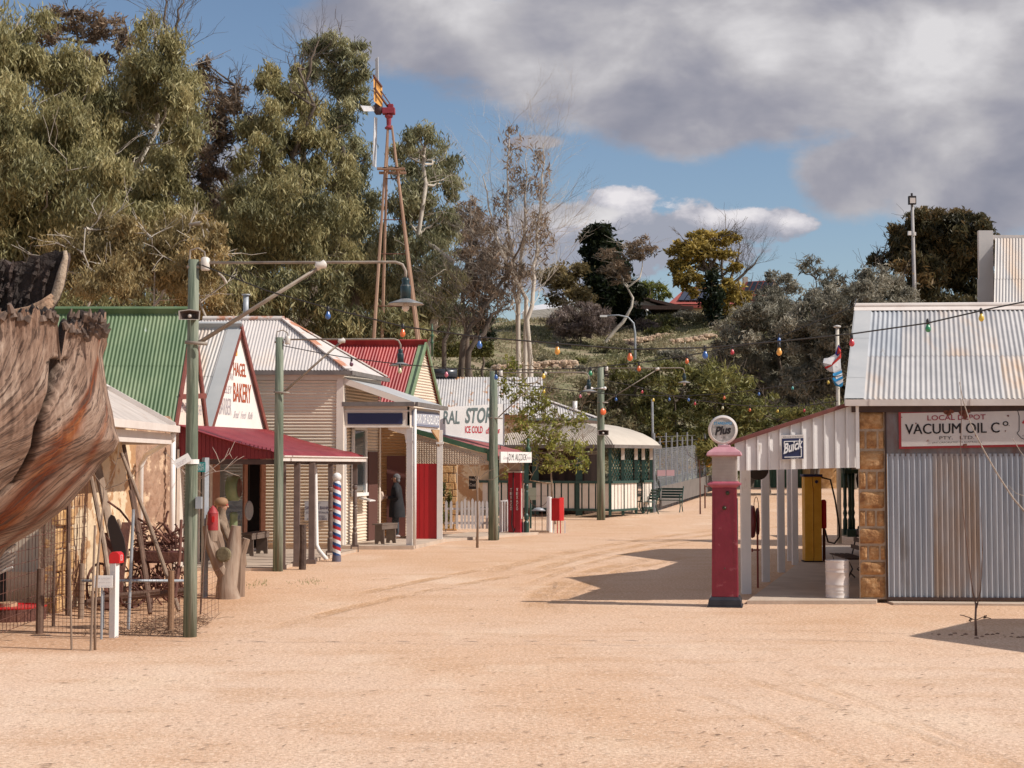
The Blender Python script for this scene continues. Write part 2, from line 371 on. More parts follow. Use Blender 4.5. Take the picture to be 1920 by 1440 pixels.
# ---------------------------------------------------------------- ground
def circ(p, q, r):
    ax_, ay_, bx, by, cx, cy = p.x, p.y, q.x, q.y, r.x, r.y
    d = 2*(ax_*(by-cy)+bx*(cy-ay_)+cx*(ay_-by))
    ux = ((ax_**2+ay_**2)*(by-cy)+(bx**2+by**2)*(cy-ay_)+(cx**2+cy**2)*(ay_-by))/d
    uy = ((ax_**2+ay_**2)*(cx-bx)+(bx**2+by**2)*(ax_-cx)+(cx**2+cy**2)*(bx-ax_))/d
    return ux, uy, math.hypot(ax_-ux, ay_-uy)
def ground_mat():
    m = bpy.data.materials.new('sandy_gravel'); m.use_nodes = True; nt = m.node_tree; N = nt.nodes; L = nt.links
    b = N['Principled BSDF']; b.inputs['Roughness'].default_value = .95; b.inputs['Specular IOR Level'].default_value = .15
    tc = N.new('ShaderNodeTexCoord'); P = tc.outputs['Object']
    def nz(s, d=5, st=(1,1,1), r=.6):
        mp = N.new('ShaderNodeMapping'); mp.inputs['Scale'].default_value = st; L.new(P, mp.inputs[0])
        n = N.new('ShaderNodeTexNoise'); n.inputs['Scale'].default_value = s; n.inputs['Detail'].default_value = d; n.inputs['Roughness'].default_value = r
        L.new(mp.outputs[0], n.inputs[0]); return n.outputs['Fac']
    def mt(op, a, b=None, clamp=False):
        n = N.new('ShaderNodeMath'); n.operation = op; n.use_clamp = clamp
        for i, q in enumerate((a, b)):
            if q is None: continue
            if isinstance(q, (int, float)): n.inputs[i].default_value = q
            else: L.new(q, n.inputs[i])
        return n.outputs[0]
    def mr(f, a, b_, c=0., d=1.):
        n = N.new('ShaderNodeMapRange'); n.interpolation_type = 'SMOOTHSTEP'; L.new(f, n.inputs[0]); n.inputs[1].default_value = a; n.inputs[2].default_value = b_; n.inputs[3].default_value = c; n.inputs[4].default_value = d; return n.outputs[0]
    def mix(f, a, b_, t='MIX'):
        n = N.new('ShaderNodeMix'); n.data_type = 'RGBA'; n.blend_type = t
        if isinstance(f, float): n.inputs['Factor'].default_value = f
        else: L.new(f, n.inputs['Factor'])
        for k, q in (('A', a), ('B', b_)):
            if isinstance(q, tuple): n.inputs[k].default_value = (*q, 1)
            else: L.new(q, n.inputs[k])
        return n.outputs['Result']
    pale = (.72, .525, .40); sand = (.66, .425, .28); red = (.46, .235, .12)
    sep = N.new('ShaderNodeSeparateXYZ'); L.new(P, sep.inputs[0])
    big_ = nz(.22, 4, (1, .5, 1)); med = nz(1.1, 6, (.5, 1.2, 1)); fine = nz(45, 3); fine2 = nz(140, 2)
    c = mix(mr(big_, .35, .65), pale, sand)
    near = mr(sep.outputs['Y'], 13, 24)              # the forecourt gravel is paler, further road is redder sand
    c = mix(mt('MULTIPLY', near, .5), c, sand)
    c = mix(mt('MULTIPLY', mr(med, .46, .68), .5), c, (.54, .32, .185)); c = mix(mt('MULTIPLY', mr(nz(.45, 7, (1,.55,1), .65), .5, .66), .45), c, (.80,.62,.47)); c = mix(mt('MULTIPLY', mr(nz(3.1, 7, (.6,1.3,1), .7), .56, .72), .35), c, (.44,.27,.17))
    # redder earth under the yard at the left and by the garden edge
    yard = mt('MULTIPLY', mr(mt('ADD', sep.outputs['X'], mt('MULTIPLY', nz(.8, 4), 1.4)), -2.6, -3.9), mt('MULTIPLY', mr(sep.outputs['Y'], 16.6, 17.3), mr(sep.outputs['Y'], 30, 24)))
    c = mix(mt('MULTIPLY', yard, .62), c, red)
    # tyre tracks
    def trk(p, q, r, wd, ya, yb):
        cx, cy, rr = circ(G(*p), G(*q), G(*r))
        dx = mt('SUBTRACT', sep.outputs['X'], cx); dy = mt('SUBTRACT', sep.outputs['Y'], cy)
        d = mt('ABSOLUTE', mt('SUBTRACT', mt('SQRT', mt('ADD', mt('MULTIPLY', dx, dx), mt('MULTIPLY', dy, dy))), rr))
        k = mr(d, wd, wd*.35); k = mt('MULTIPLY', k, mt('MULTIPLY', mr(sep.outputs['Y'], ya-1.5, ya+1.5), mr(sep.outputs['Y'], yb+3, yb-3)))
        return k
    ks = [trk((1000,1140),(1100,1075),(1235,1045), .32, 22, 33), trk((1035,1140),(1140,1078),(1280,1046), .26, 22, 33), trk((980,1055),(1150,1020),(1300,999), .3, 29, 50),
          trk((985,1075),(1150,1032),(1330,1003), .28, 29, 50), trk((1000,1092),(1120,1052),(1300,1015), .16, 27, 42), trk((1420,1280),(1560,1325),(1780,1400), .12, 10, 15), trk((1470,1262),(1640,1325),(1850,1412), .09, 10, 15),
          trk((560,1140),(760,1095),(960,1058), .2, 24, 33), trk((470,1190),(720,1125),(960,1080), .2, 20, 31), trk((1355,1320),(1480,1370),(1640,1440), .1, 10, 14)]
    t = ks[0]
    for k in ks[1:]: t = mt('MAXIMUM', t, k)
    brk = mr(nz(1.5, 7, (1, .6, 1), .7), .36, .62); t = mt('MULTIPLY', t, brk); t = mt('MULTIPLY', t, mr(sep.outputs['Y'], 12, 21, .45, 1.))
    c = mix(mt('MULTIPLY', t, .85), c, (.47, .26, .125))
    c = mix(mt('MULTIPLY', mt('MULTIPLY', mr(sep.outputs['Y'], 15, 26), mr(nz(.3, 6, (1,.4,1), .6), .40, .62)), .45), c, (.58,.335,.185))
    # gravel speckle
    g30 = nz(24, 2, (1,1,1), .5); c = mix(mt('MULTIPLY', mr(g30, .54, .66), .42), c, (.36,.215,.13)); c = mix(mt('MULTIPLY', mr(g30, .46, .34), .45), c, (.92,.74,.58))
    sk = mr(fine, .52, .62); c = mix(mt('MULTIPLY', sk, .5), c, (.33, .20, .12))
    sk2 = mr(fine2, .55, .75); c = mix(mt('MULTIPLY', sk2, .55), c, (.90, .74, .58))
    lines = mr(nz(2.2, 7, (.22, 3.2, 1), .75), .56, .72); c = mix(mt('MULTIPLY', lines, .38), c, (.40, .24, .14))
    L.new(c, b.inputs['Base Color'])
    h = mt('ADD', mt('MULTIPLY', fine, .012), mt('MULTIPLY', nz(5, 4), .03)); h = mt('ADD', h, mt('MULTIPLY', fine2, .006)); h = mt('SUBTRACT', h, mt('MULTIPLY', t, .03))
    bp = N.new('ShaderNodeBump'); bp.inputs['Strength'].default_value = .75; bp.inputs['Distance'].default_value = 1.; L.new(h, bp.inputs['Height']); L.new(bp.outputs[0], b.inputs['Normal'])
    return m
GM = ground_mat()
def sheet(name, xs, ys, zf, mat):
    nx, ny = len(xs), len(ys); v = [(x, y, zf(x, y)) for y in ys for x in xs]
    f = [(j*nx+i, j*nx+i+1, (j+1)*nx+i+1, (j+1)*nx+i) for j in range(ny-1) for i in range(nx-1)]
    me = bpy.data.meshes.new(name); me.from_pydata(v, [], f); me.materials.append(mat); me.polygons.foreach_set('use_smooth', [True]*len(f)); me.update()
    o = bpy.data.objects.new(name, me); COL.objects.link(o); ORG[o.name] = Vector(); o['kind'] = 'structure'; return o
sheet('ground', [-300,-60]+[i*2. for i in range(-20, 21)]+[60, 300], [-60,-20]+[i*1. for i in range(0, 100)]+[110,160,300,900], lambda x, y: gz(y) if y < 100 else .6-.02*(y-100), GM)
hm = M('hill_earth', (.17,.165,.085), (.34,.27,.18), (.23,.205,.115), sc1=.45, det=9, bump=1., bsc=2.5, rough=.95, w=(.38,.62), rust=(.19,.125,.08), rsc=.22, rth=(.55,.72))
sheet('hill', [-260,-180,-120]+[i*3. for i in range(-30, 31)]+[120,180,260], [80,84]+[86+i*2. for i in range(0, 60)]+[230,300], lambda x, y: hillz(x, y)+.18*math.sin(x*1.7+y)*math.sin(y*1.3), hm)
# ---------------------------------------------------------------- trees
gum = leafmat('gum_leaves', (.10,.10,.048), (.30,.275,.13), (.54,.47,.24))
gumg = leafmat('gum_leaves_green', (.09,.095,.052), (.26,.26,.145), (.48,.45,.26))
gold = leafmat('gum_leaves_golden', (.13,.10,.045), (.32,.25,.12), (.50,.37,.17))
brn = leafmat('gum_leaves_brown', (.06,.048,.038), (.17,.13,.095), (.32,.225,.15))
olive = leafmat('olive_grey_leaves', (.10,.098,.075), (.28,.26,.20), (.48,.44,.35))
acac = leafmat('acacia_leaves', (.05,.056,.018), (.155,.155,.05), (.31,.29,.095))
drk = leafmat('dark_eucalypt_leaves', (.026,.026,.014), (.09,.082,.04), (.24,.16,.07))
pine = leafmat('pine_needles', (.006,.012,.006), (.018,.028,.012), (.05,.06,.022))
autumn = leafmat('autumn_leaves', (.14,.105,.03), (.33,.24,.055), (.50,.36,.09))
fresh = leafmat('spring_leaves', (.10,.12,.03), (.26,.27,.06), (.44,.42,.11))
vine = leafmat('vine_leaves', (.12,.10,.015), (.38,.25,.02), (.60,.30,.03))
scrub = leafmat('scrub_leaves', (.11,.105,.06), (.25,.225,.13), (.40,.34,.21))
purple = leafmat('dry_purple_twigs', (.09,.065,.062), (.20,.15,.135), (.32,.25,.20))
barkp = M('gum_bark_pale', (.36,.31,.26), (.62,.56,.48), sc1=2, st=(1,1,.3), bump=.4, bsc=8, rough=.9)
barkd = M('gum_bark_dark', (.07,.055,.045), (.17,.13,.10), sc1=3, st=(1,1,.3), bump=.5, bsc=10, rough=.95)
GG = 'tall gum trees behind the shops'
tree('gum_tree', 'tall drooping olive gum tree at the left edge of the picture above the big stump', 'tree', GG, 62, 58,
 [(30,90,75,60),(-50,150,90,110),(100,150,70,60),(40,235,110,80),(145,245,70,60),(20,340,110,80),(125,345,90,70),(60,430,110,60),(-70,380,90,120),(0,500,90,60)], gum, barkp, dens=860, size=.27, droop=.75, tone=.5, trunk_r=.3, dy=2.5, top=(40,30))
tree('gum_tree', 'flat-topped dark gum tree with bare grey limbs showing sky, behind the left gums', 'tree', GG, 165, 78,
 [(75,70,30,22),(130,35,50,22),(190,55,45,25),(228,80,22,28),(90,120,30,22),(160,110,30,22),(205,120,25,18),(130,170,50,30)], brn, barkd, dens=230, size=.42, ratio=.22, droop=.3, tone=.62, trunk_r=.3, dy=1.5, top=(135,20), sub=.25, twig=1, limbr=.09)
tree('gum_tree', 'broad green gum tree with dead grey twigs sticking out of its top', 'tree', GG, 262, 61,
 [(292,85,42,50),(255,150,55,55),(330,155,50,55),(225,225,60,55),(300,250,75,65),(352,235,30,55),(235,310,60,55),(312,345,65,55),(258,410,65,45),(330,420,55,50),(190,180,45,45)], gum, barkp, dens=860, size=.27, droop=.7, tone=.53, trunk_r=.3, dy=2.5, top=(292,60))
tree('gum_tree', 'dark purple-brown leaning gum tree between two green ones', 'tree', GG, 395, 70,
 [(388,150,22,22),(398,205,30,35),(443,180,25,25),(440,235,40,40),(385,270,38,40),(350,330,45,45),(410,320,35,25),(385,120,14,12),(470,235,18,18),(330,260,25,40),(372,390,50,40)], brn, barkd, dens=300, size=.36, droop=.4, tone=.52, trunk_r=.28, dy=1.5, top=(440,160), twig=1)
tree('gum_tree', 'gum tree with a lopsided olive crown and bare top shoots, left of the windmill', 'tree', GG, 545, 62,
 [(515,160,32,32),(545,190,40,40),(505,240,42,45),(575,250,50,45),(480,300,35,40),(545,330,65,50),(610,330,50,45),(515,400,80,50),(600,410,75,55),(455,440,50,50),(540,480,80,45),(620,490,60,45),(450,370,35,30),(560,140,20,20)], gum, barkd, dens=860, size=.27, droop=.7, tone=.47, trunk_r=.3, dy=2.5, top=(560,130))
tree('gum_tree', 'tall grey-green gum tree close against the windmill tower', 'tree', GG, 660, 68,
 [(600,98,38,25),(640,90,38,25),(672,120,25,22),(588,135,25,25),(635,150,45,30),(665,185,28,25),(645,235,38,45),(665,300,38,45),(672,380,45,45),(690,450,55,45),(650,520,75,50),(700,540,55,45)], gumg, barkd, dens=800, size=.28, droop=.6, tone=.5, trunk_r=.3, dy=2, top=(640,80))
tree('gum_tree', 'rounded green gum tree with pale bare limbs, right of the windmill', 'tree', GG, 800, 66,
 [(790,262,35,25),(765,300,40,35),(830,310,28,30),(800,350,50,38),(848,360,18,22),(760,395,45,45),(818,430,45,45),(780,490,60,45),(838,530,38,38),(735,490,35,50),(800,575,55,35),(745,590,45,35),(850,590,30,25)], gumg, barkp, dens=760, size=.28, droop=.7, tone=.54, trunk_r=.28, dy=2, top=(800,240))
tree('gum_tree', 'rusty brown gum crown at the right end of the row of gums', 'tree', GG, 890, 84,
 [(880,405,28,25),(886,450,34,38),(905,490,35,30),(868,520,38,35),(905,545,30,25),(930,470,25,20)], brn, barkd, dens=280, size=.42, droop=.5, tone=.7, trunk_r=.25, dy=1.5, top=(880,380))
tree('gum_tree', 'dull olive gum low behind the others, filling the gap above the green roof', 'tree', GG, 205, 74,
 [(60,260,60,60),(180,290,60,60),(110,400,80,60),(230,370,60,60),(20,460,80,60),(180,480,80,60),(300,500,60,60),(90,540,90,50)], gumg, barkd, dens=800, size=.3, droop=.6, tone=.36, trunk_r=.25, dy=1.5, top=(180,250))
tree('gum_tree', 'dull olive gum low behind the others, filling the gap above the bank roof', 'tree', GG, 470, 76,
 [(420,400,60,50),(500,380,50,50),(440,480,70,50),(560,440,60,60),(640,450,60,60),(380,480,50,60),(520,560,90,50),(650,560,70,50),(760,560,60,50),(840,600,50,40)], gumg, barkd, dens=800, size=.3, droop=.6, tone=.34, trunk_r=.25, dy=1.5, top=(500,350))
G2 = 'low golden gum saplings behind the shops'
for px, lb, lobes, tn in [(180,'golden brown gum sapling above the ridge of the green roof, left part', [(150,470,55,45),(205,440,55,45),(110,510,55,45),(200,520,60,45)], .45),
    (290,'golden brown gum sapling above the ridge of the green roof, right part', [(275,450,60,40),(320,480,55,45),(260,520,60,45),(330,540,50,40)], .52),
    (385,'bright golden gum sapling behind the top of the nearest lamp pole', [(365,430,45,32),(400,440,22,22),(385,490,45,45),(350,520,45,45),(400,560,45,40)], .62)]:
    tree('gum_sapling', lb, 'tree', G2, px, 50, lobes, gold, barkp, dens=1150, size=.22, droop=.65, tone=tn, trunk_r=.1, dy=1.5)
G3 = 'dull bushes behind the bank roof'
for px, lb, lobes in [(60,'dull olive bush under the left edge gum behind the stump', [(20,560,80,50),(100,590,60,50),(-60,600,70,80)]),(470,'dull olive bush behind the bakery roof', [(440,530,55,40),(490,560,50,40),(450,590,50,40)]), (235,'dull olive bush just over the ridge of the green roof',[(110,590,55,35),(170,585,50,40),(240,580,55,40),(310,585,55,40),(370,590,45,40),(60,600,60,40)]), (580,'dull olive bush behind the bank roof', [(555,560,55,40),(610,590,55,40),(580,530,50,35),(560,620,60,40)]),
    (690,'dull olive bush behind the red roof and the foot of the windmill', [(660,600,50,40),(720,610,50,40),(690,640,60,35),(770,630,40,30)])]:
    tree('bush', lb, 'bush', G3, px, 57, lobes, gum, barkd, dens=330, size=.32, droop=.6, tone=.36, trunk_r=.1, dy=1.5)
# sparse tree with tall pale trunks
def sparse(name, label, px, Y, stems, lobes, leaf, bark, tw=3, r0=.16, dens=60, cat='tree', size=.34, twL=2.2, group=None, spread=.42, nseg=7, bz=None, tone=.5):
    s = F/Y; X = (px-960)/s; bz = (gz(Y) if Y < 87 else hillz(X, Y)) if bz is None else bz
    org = Vector((X, Y, bz-.1)); root = empty(name, org, label, cat, group); mb = MB()
    for (x0, pts) in stems:
        P = [Vector((org.x+x0, Y, org.z))]+[at(x, y, Y+random.uniform(-.5,.5)) for x, y in pts]
        n = len(P); rr = [r0*(1-.85*i/(n-1)) for i in range(n)]; 
        Q = []; RR = []
        for i in range(n-1):
            for j in range(4):
                t = j/4; Q.append(P[i].lerp(P[i+1], t)+Vector((random.gauss(0,1),random.gauss(0,1),0))*r0*.35); RR.append(rr[i]+(rr[i+1]-rr[i])*t)
        Q.append(P[-1]); RR.append(rr[-1]); mb.tube(Q, RR, 8, cap=False)
        for i in range(5, len(Q)):
            for _ in range(2):
                d = Vector((random.gauss(0,1), random.gauss(0,1), random.uniform(.3, 1.6))); twigs(mb, Q[i], d, twL*random.uniform(.5, 1), max(.008, min(.03, RR[i]*.25)), tw, spread, .18, 3)
    mb.build('trunk', bark, root, smooth=True)
    if lobes:
        LB = [(at(x, y, Y), rx/s, (rx+ry)/2/s, ry/s) for x, y, rx, ry in lobes]
        P, T = crown_points(LB, dens, sub=.22, tone0=tone, shell=.3)
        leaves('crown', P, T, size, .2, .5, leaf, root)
    return root
sparse('bare_gum_tree', 'thin half-bare gum tree with tall pale twin trunks in the middle of the picture', 978, 64,
 [(0,[(972,620),(968,520),(950,400),(955,240)]),(.5,[(992,600),(1003,500),(1012,400),(1018,270)]),(0,[(968,560),(985,420),(985,300)]),(.2,[(985,560),(930,450),(905,330)])],
 [(940,400,30,55),(975,330,40,80),(1015,340,25,75),(915,450,28,35),(1000,440,35,60),(960,520,60,45),(1025,450,20,60),(955,260,25,35)], brn, barkp, tw=3, r0=.12, dens=75, twL=1.9, size=.3, tone=.75)
sparse('bare_gum_tree', 'leaning dark gum tree whose bare limbs slant to the right above the rusty roof', 838, 60,
 [(0,[(868,640),(905,580),(960,500),(990,430)]),(.3,[(880,660),(925,590),(955,560)]),(-.3,[(832,640),(845,600)])],
 [(920,560,50,35),(955,510,45,35),(890,600,40,25)], brn, barkd, tw=3, r0=.15, dens=140, twL=1.6, size=.3)
for sx, pts in [(300,[(305,60),(318,20),(325,-20)])]:
    sparse('dead_tree_top', 'dead grey tree whose bare top twigs rise above the left gums into the blue', 318, 64, [(0,[(312,300),(320,120),(330,50),(345,-10)]),(.3,[(318,200),(312,60),(306,-15)])], [], brn, barkd, tw=2, r0=.16, twL=1.6, spread=.35)
sparse('dead_tree_top', 'dead tree with bare shoots above the gum left of the windmill', 572, 66, [(0,[(570,300),(565,150),(570,95)]),(.3,[(565,200),(585,110),(600,70)])], [], brn, barkd, tw=2, r0=.13, twL=1.2, spread=.35)
# hill and background trees
HG = 'trees beside the houses on the hill'
tree('pine_tree', 'dark dense conifer standing beside the white house on the hill', 'tree', HG, 1150, 150, [(1128,432,27,14),(1115,450,26,13),(1138,462,30,14),(1112,480,22,14),(1145,495,32,20),(1100,510,16,16),(1130,530,38,24),(1158,555,34,30),(1125,580,32,24),(1165,590,30,20)], pine, barkd, dens=220, size=.7, ratio=.35, droop=.1, tone=.5, trunk_r=.4, dy=2, sub=.35)
tree('gum_tree', 'brown gum tree leaning out to the right of the dark conifer', 'tree', HG, 1128, 142, [(1205,462,32,18),(1190,475,20,12),(1150,500,28,18),(1140,478,18,12),(1165,520,18,14)], brn, barkp, dens=150, size=.5, droop=.2, tone=.72, trunk_r=.2, dy=1, top=(1205,480), trunk_lean=1., sub=.25)
tree('autumn_tree', 'large golden autumn tree in front of the red-roofed house on the hill', 'tree', HG, 1335, 150, [(1290,462,32,18),(1340,450,40,16),(1320,482,50,20),(1275,505,22,25),(1300,530,25,20),(1365,545,32,20),(1345,575,26,14),(1385,560,22,18),(1380,500,16,12)], autumn, barkd, dens=190, size=.5, ratio=.4, droop=.1, tone=.5, trunk_r=.45, dy=2, top=(1340,450), twig=2, limbr=.14, sub=.26)
sparse('bare_tree', 'leafless round tree crown merging with the right side of the golden autumn tree', 1352, 152, [(0,[(1368,530),(1385,480),(1390,445)]),(.5,[(1375,530),(1410,500),(1425,480)]),(.2,[(1360,530),(1350,470),(1345,440)])], [], brn, barkd, tw=3, r0=.22, twL=1.9)
tree('cypress_tree', 'dark narrow cypress under the golden autumn tree', 'tree', HG, 1337, 146, [(1337,520,13,20),(1337,555,19,28),(1337,590,20,22)], pine, barkd, dens=150, size=.5, ratio=.4, droop=.1, tone=.45, trunk_r=.2, dy=.3)
tree('shade_tree', 'rusty yellow tree between the bare gum and the white house', 'tree', HG, 1050, 146, [(1040,520,34,25),(1075,510,28,20),(1060,550,40,22),(1090,555,24,20)], gold, barkd, dens=200, size=.5, ratio=.3, droop=.2, tone=.25, trunk_r=.3, dy=2)
tree('shade_tree', 'pale green tree right of the white house, in front of the sky', 'tree', HG, 1222, 165, [(1215,538,26,14),(1232,552,24,12),(1205,556,18,12)], fresh, barkd, dens=80, size=.7, ratio=.25, droop=.6, tone=.25, trunk_r=.2, dy=1)
tree('dark_eucalyptus', 'large dark round eucalyptus behind the garage roofs beside the floodlight mast', 'tree', None, 1775, 95, [(1770,418,62,30),(1725,442,44,38),(1818,440,40,38),(1765,485,80,46),(1716,520,40,42),(1822,505,42,52),(1775,560,88,48),(1722,575,54,34),(1740,455,60,40),(1800,470,50,40)], drk, barkd, dens=620, size=.44, ratio=.25, droop=.45, tone=.5, trunk_r=.4, dy=2, sub=.22, tvar=.16, shell=.6, subspread=.6)
tree('dark_eucalyptus', 'small dark eucalyptus branch crown left of the large dark eucalyptus', 'tree', None, 1675, 97, [(1655,480,22,20),(1682,450,16,20),(1680,500,14,20),(1640,492,14,14)], drk, barkd, dens=170, size=.42, ratio=.25, tone=.4, trunk_r=.18, dy=.5)
OG = 'grey-green trees left of the garage'
for px, Y, lb, lobes, top in [
    (1405,84,'grey olive tree furthest left, by the red-roofed house', [(1400,620,42,40),(1375,665,42,40),(1425,580,30,30),(1400,710,45,40),(1390,770,50,50)], None),
    (1452,86,'tall grey olive tree with a dome top right of the red-roofed house', [(1462,535,32,25),(1445,585,45,38),(1475,625,45,38),(1440,660,45,45),(1470,710,55,45),(1460,780,60,50)], None),
    (1530,82,'grey olive tree directly left of the flagpole', [(1520,590,42,38),(1560,570,40,32),(1510,640,50,45),(1540,690,55,45),(1500,740,55,40),(1530,800,60,45)], None),
    (1600,80,'grey olive tree behind the flag', [(1600,575,42,40),(1610,640,45,50),(1575,690,45,45),(1610,720,55,50),(1560,620,40,40),(1600,790,60,45)], None),
    (1655,84,'grey olive tree rising behind the corner of the garage roof', [(1640,530,35,32),(1672,550,30,30),(1650,580,50,40),(1690,590,40,40),(1620,545,25,25),(1660,660,60,60)], None)]:
    tree('olive_tree', lb, 'tree', OG, px, Y, lobes, olive, barkd, dens=800, size=.28, ratio=.24, droop=.35, tone=.45, trunk_r=.2, dy=2, sub=.22, shell=.5)
for px, lb, lobes, base in [(1524,'slender young gum with a small round top on the skyline', [(1522,492,20,11),(1512,505,18,9),(1535,508,14,8)], 1528), (1566,'slender young gum with a flat top on the skyline right of the first', [(1562,512,20,10),(1575,526,20,12),(1548,528,16,9)], 1562)]:
    tree('young_gum', lb, 'tree', OG, base, 98, lobes, olive, barkd, dens=120, size=.42, tone=.4, trunk_r=.12, dy=.4, sub=.3)
AG = 'green wattles at the foot of the hill'
for px, lb, lobes, m, tn in [
    (1190,'green wattle bush below the hill track, furthest left', [(1175,700,34,26),(1200,730,40,26),(1170,750,35,25),(1195,770,40,28),(1210,800,45,25),(1190,835,55,28)], acac, .42),
    (1262,'green wattle bush right of the fourth lamp', [(1250,705,42,28),(1285,735,42,30),(1250,765,45,30),(1280,800,48,28),(1270,835,50,28)], acac, .52),
    (1345,'large bright green wattle behind the near pump globe', [(1325,695,42,26),(1360,720,45,32),(1385,745,40,32),(1345,765,50,35),(1395,790,45,32),(1340,805,50,25),(1350,845,60,28)], acac, .6),
    (1440,'green wattle bush above the white end panel of the garage verandah', [(1430,765,35,26),(1470,790,42,28),(1430,810,45,25),(1405,770,30,25),(1430,845,55,28)], acac, .55),
    (1530,'green wattle bush left of the lower part of the flagpole', [(1515,785,38,24),(1555,775,38,24),(1500,815,45,25),(1590,790,35,30),(1530,845,60,28)], acac, .48),
    (1130,'dull brown bush behind the fourth lamp pole', [(1120,730,35,28),(1145,760,35,28),(1105,770,35,28),(1140,795,40,25),(1120,830,50,28)], scrub, .35)]:
    tree('wattle_bush', lb, 'bush', AG, px, 72, lobes, m, barkd, dens=330, size=.3, ratio=.22, droop=.3, tone=tn, trunk_r=.12, dy=1.5, sub=.24, shell=.5)
tree('autumn_vine', 'orange and yellow vine growing along the far side of the chain-link fence', 'vine', None, 1280, 76, [(1250,830,28,16),(1290,826,30,16),(1325,836,24,16),(1265,848,35,12),(1310,850,35,12),(1370,838,24,12),(1240,846,14,14),(1260,870,26,14),(1300,872,30,14)], vine, barkd, dens=260, size=.26, ratio=.6, droop=.2, tone=.5, trunk_r=.05, dy=.5, sub=.3, limbr=.02)
tree('domed_shrub', 'big domed purple-grey shrub with a yellow-green top in front of the white house', 'bush', None, 1088, 141, [(1090,592,40,22),(1068,605,34,20),(1115,602,34,22),(1090,620,42,14)], purple, barkd, dens=420, size=.5, ratio=.12, droop=-.3, tone=.5, trunk_r=.1, dy=.6, sub=.2, shell=.7)
tree('domed_shrub', 'yellow-green top of broom growing behind the domed purple shrub', 'bush', None, 1085, 144, [(1085,574,38,10),(1040,604,26,14)], gold, barkd, dens=200, size=.45, ratio=.15, droop=-.2, tone=.4, trunk_r=.08, dy=.6, sub=.25)
tree('yard_tree', 'young tree with fresh spring leaves and upright bare stems behind the red letter box', 'tree', None, 1042, 50,
 [(962,690,22,22),(985,735,34,24),(945,720,14,20),(1010,760,36,28),(1050,790,34,24),(985,800,40,30),(1030,830,42,28),(1085,790,20,20),(1075,840,32,24),(985,850,32,22),(1095,870,20,18),(960,890,24,14),(1040,870,36,18)], fresh, M('young_bark', (.22,.16,.11), (.36,.28,.2), sc1=5, rough=.9), dens=360, size=.13, ratio=.45, droop=.3, tone=.5, trunk_r=.035, dy=.8, twig=3, sub=.2, limbr=.03, shell=.2)
# hill shrubs: each a thing
rs = random.Random(5)
SH = 'low shrubs scattered over the hillside'
SP = [(1015,615,26,16,128),(1150,612,26,14,138),(1210,606,26,13,150),(1248,600,30,15,152),(1290,606,26,12,153),(1325,612,26,12,150),(1370,612,24,16,146),(1180,625,18,9,140),(1240,612,30,12,147),
 (1270,640,34,16,132),(1330,650,34,18,128),(1210,640,20,12,134),(1035,640,24,10,124),(1090,640,18,8,128),(1100,655,20,9,122),(1220,668,24,14,118),(1345,675,30,18,112),(1160,690,30,16,108),(1075,700,34,20,104),(1110,690,22,12,108),
 (1020,690,22,14,112),(890,690,26,14,104),(860,700,26,16,102),(920,640,14,8,126),(1300,690,34,18,112),(1250,690,26,14,110),(1380,640,26,16,124),(940,705,28,16,100),(905,720,28,16,98),(870,740,34,20,95),(980,715,26,14,100),(1180,660,16,9,122),(1130,660,20,9,122),(840,690,24,14,106),(1400,600,24,16,148)]
LB = ['grey','olive','brownish','dull green','dusty']
for i, (px, py, rx, ry, Y) in enumerate(SP):
    s = F/Y; X = (px-960)/s; z = hillz(X, Y); pyb = 862-(z-CAMZ)*s
    lab = '%s low shrub on the hillside, %s' % (LB[i%5], ['beside the white house','under the row of houses','below the stone edging','above the hotel roof','over the wattles','near the curved street light'][(int(px*7+py)//5)%6])
    tree('hill_shrub', lab, 'bush', SH, px, Y, [(px, pyb-ry*.6, rx, ry, 0), (px+rx*.5, pyb-ry*.4, rx*.6, ry*.6, -.5)], [scrub, scrub, purple, acac, olive][i%5], barkd, dens=330, size=.34, ratio=.3, droop=0, tone=rs.uniform(.3,.6), trunk_r=.05, sub=.28, limbr=.03)

# short scrub and dry grass over the hillside
nS = 210000; Ys = 88+74*rng.uniform(size=nS)**1.0; Xs = rng.uniform(-.12, .24, nS)*Ys
keep = (np.sin(Xs*.9+np.sin(Ys*.5)*2)+np.sin(Ys*.8+Xs*.3)+np.sin(Xs*2.3)*np.sin(Ys*1.9)+rng.normal(size=nS)*.7) > .1
Xs, Ys = Xs[keep], Ys[keep]; Zs = np.array([hillz(x, y) for x, y in zip(Xs, Ys)])+rng.uniform(0, .35, len(Xs))+.18*np.sin(Xs*1.7+Ys)*np.sin(Ys*1.3)
tn = .45+.25*np.sin(Xs*.35+Ys*.2)+rng.normal(size=len(Xs))*.18
o_ = leaves('hill_scrub', np.stack([Xs,Ys,Zs],1), tn, .34, .3, -.3, leafmat('hill_scrub_leaves', (.15,.155,.07), (.29,.26,.145), (.44,.36,.24)), None)
tag(o_, 'short grey-green scrub and dry grass covering the hillside', 'scrub', None, 'stuff')
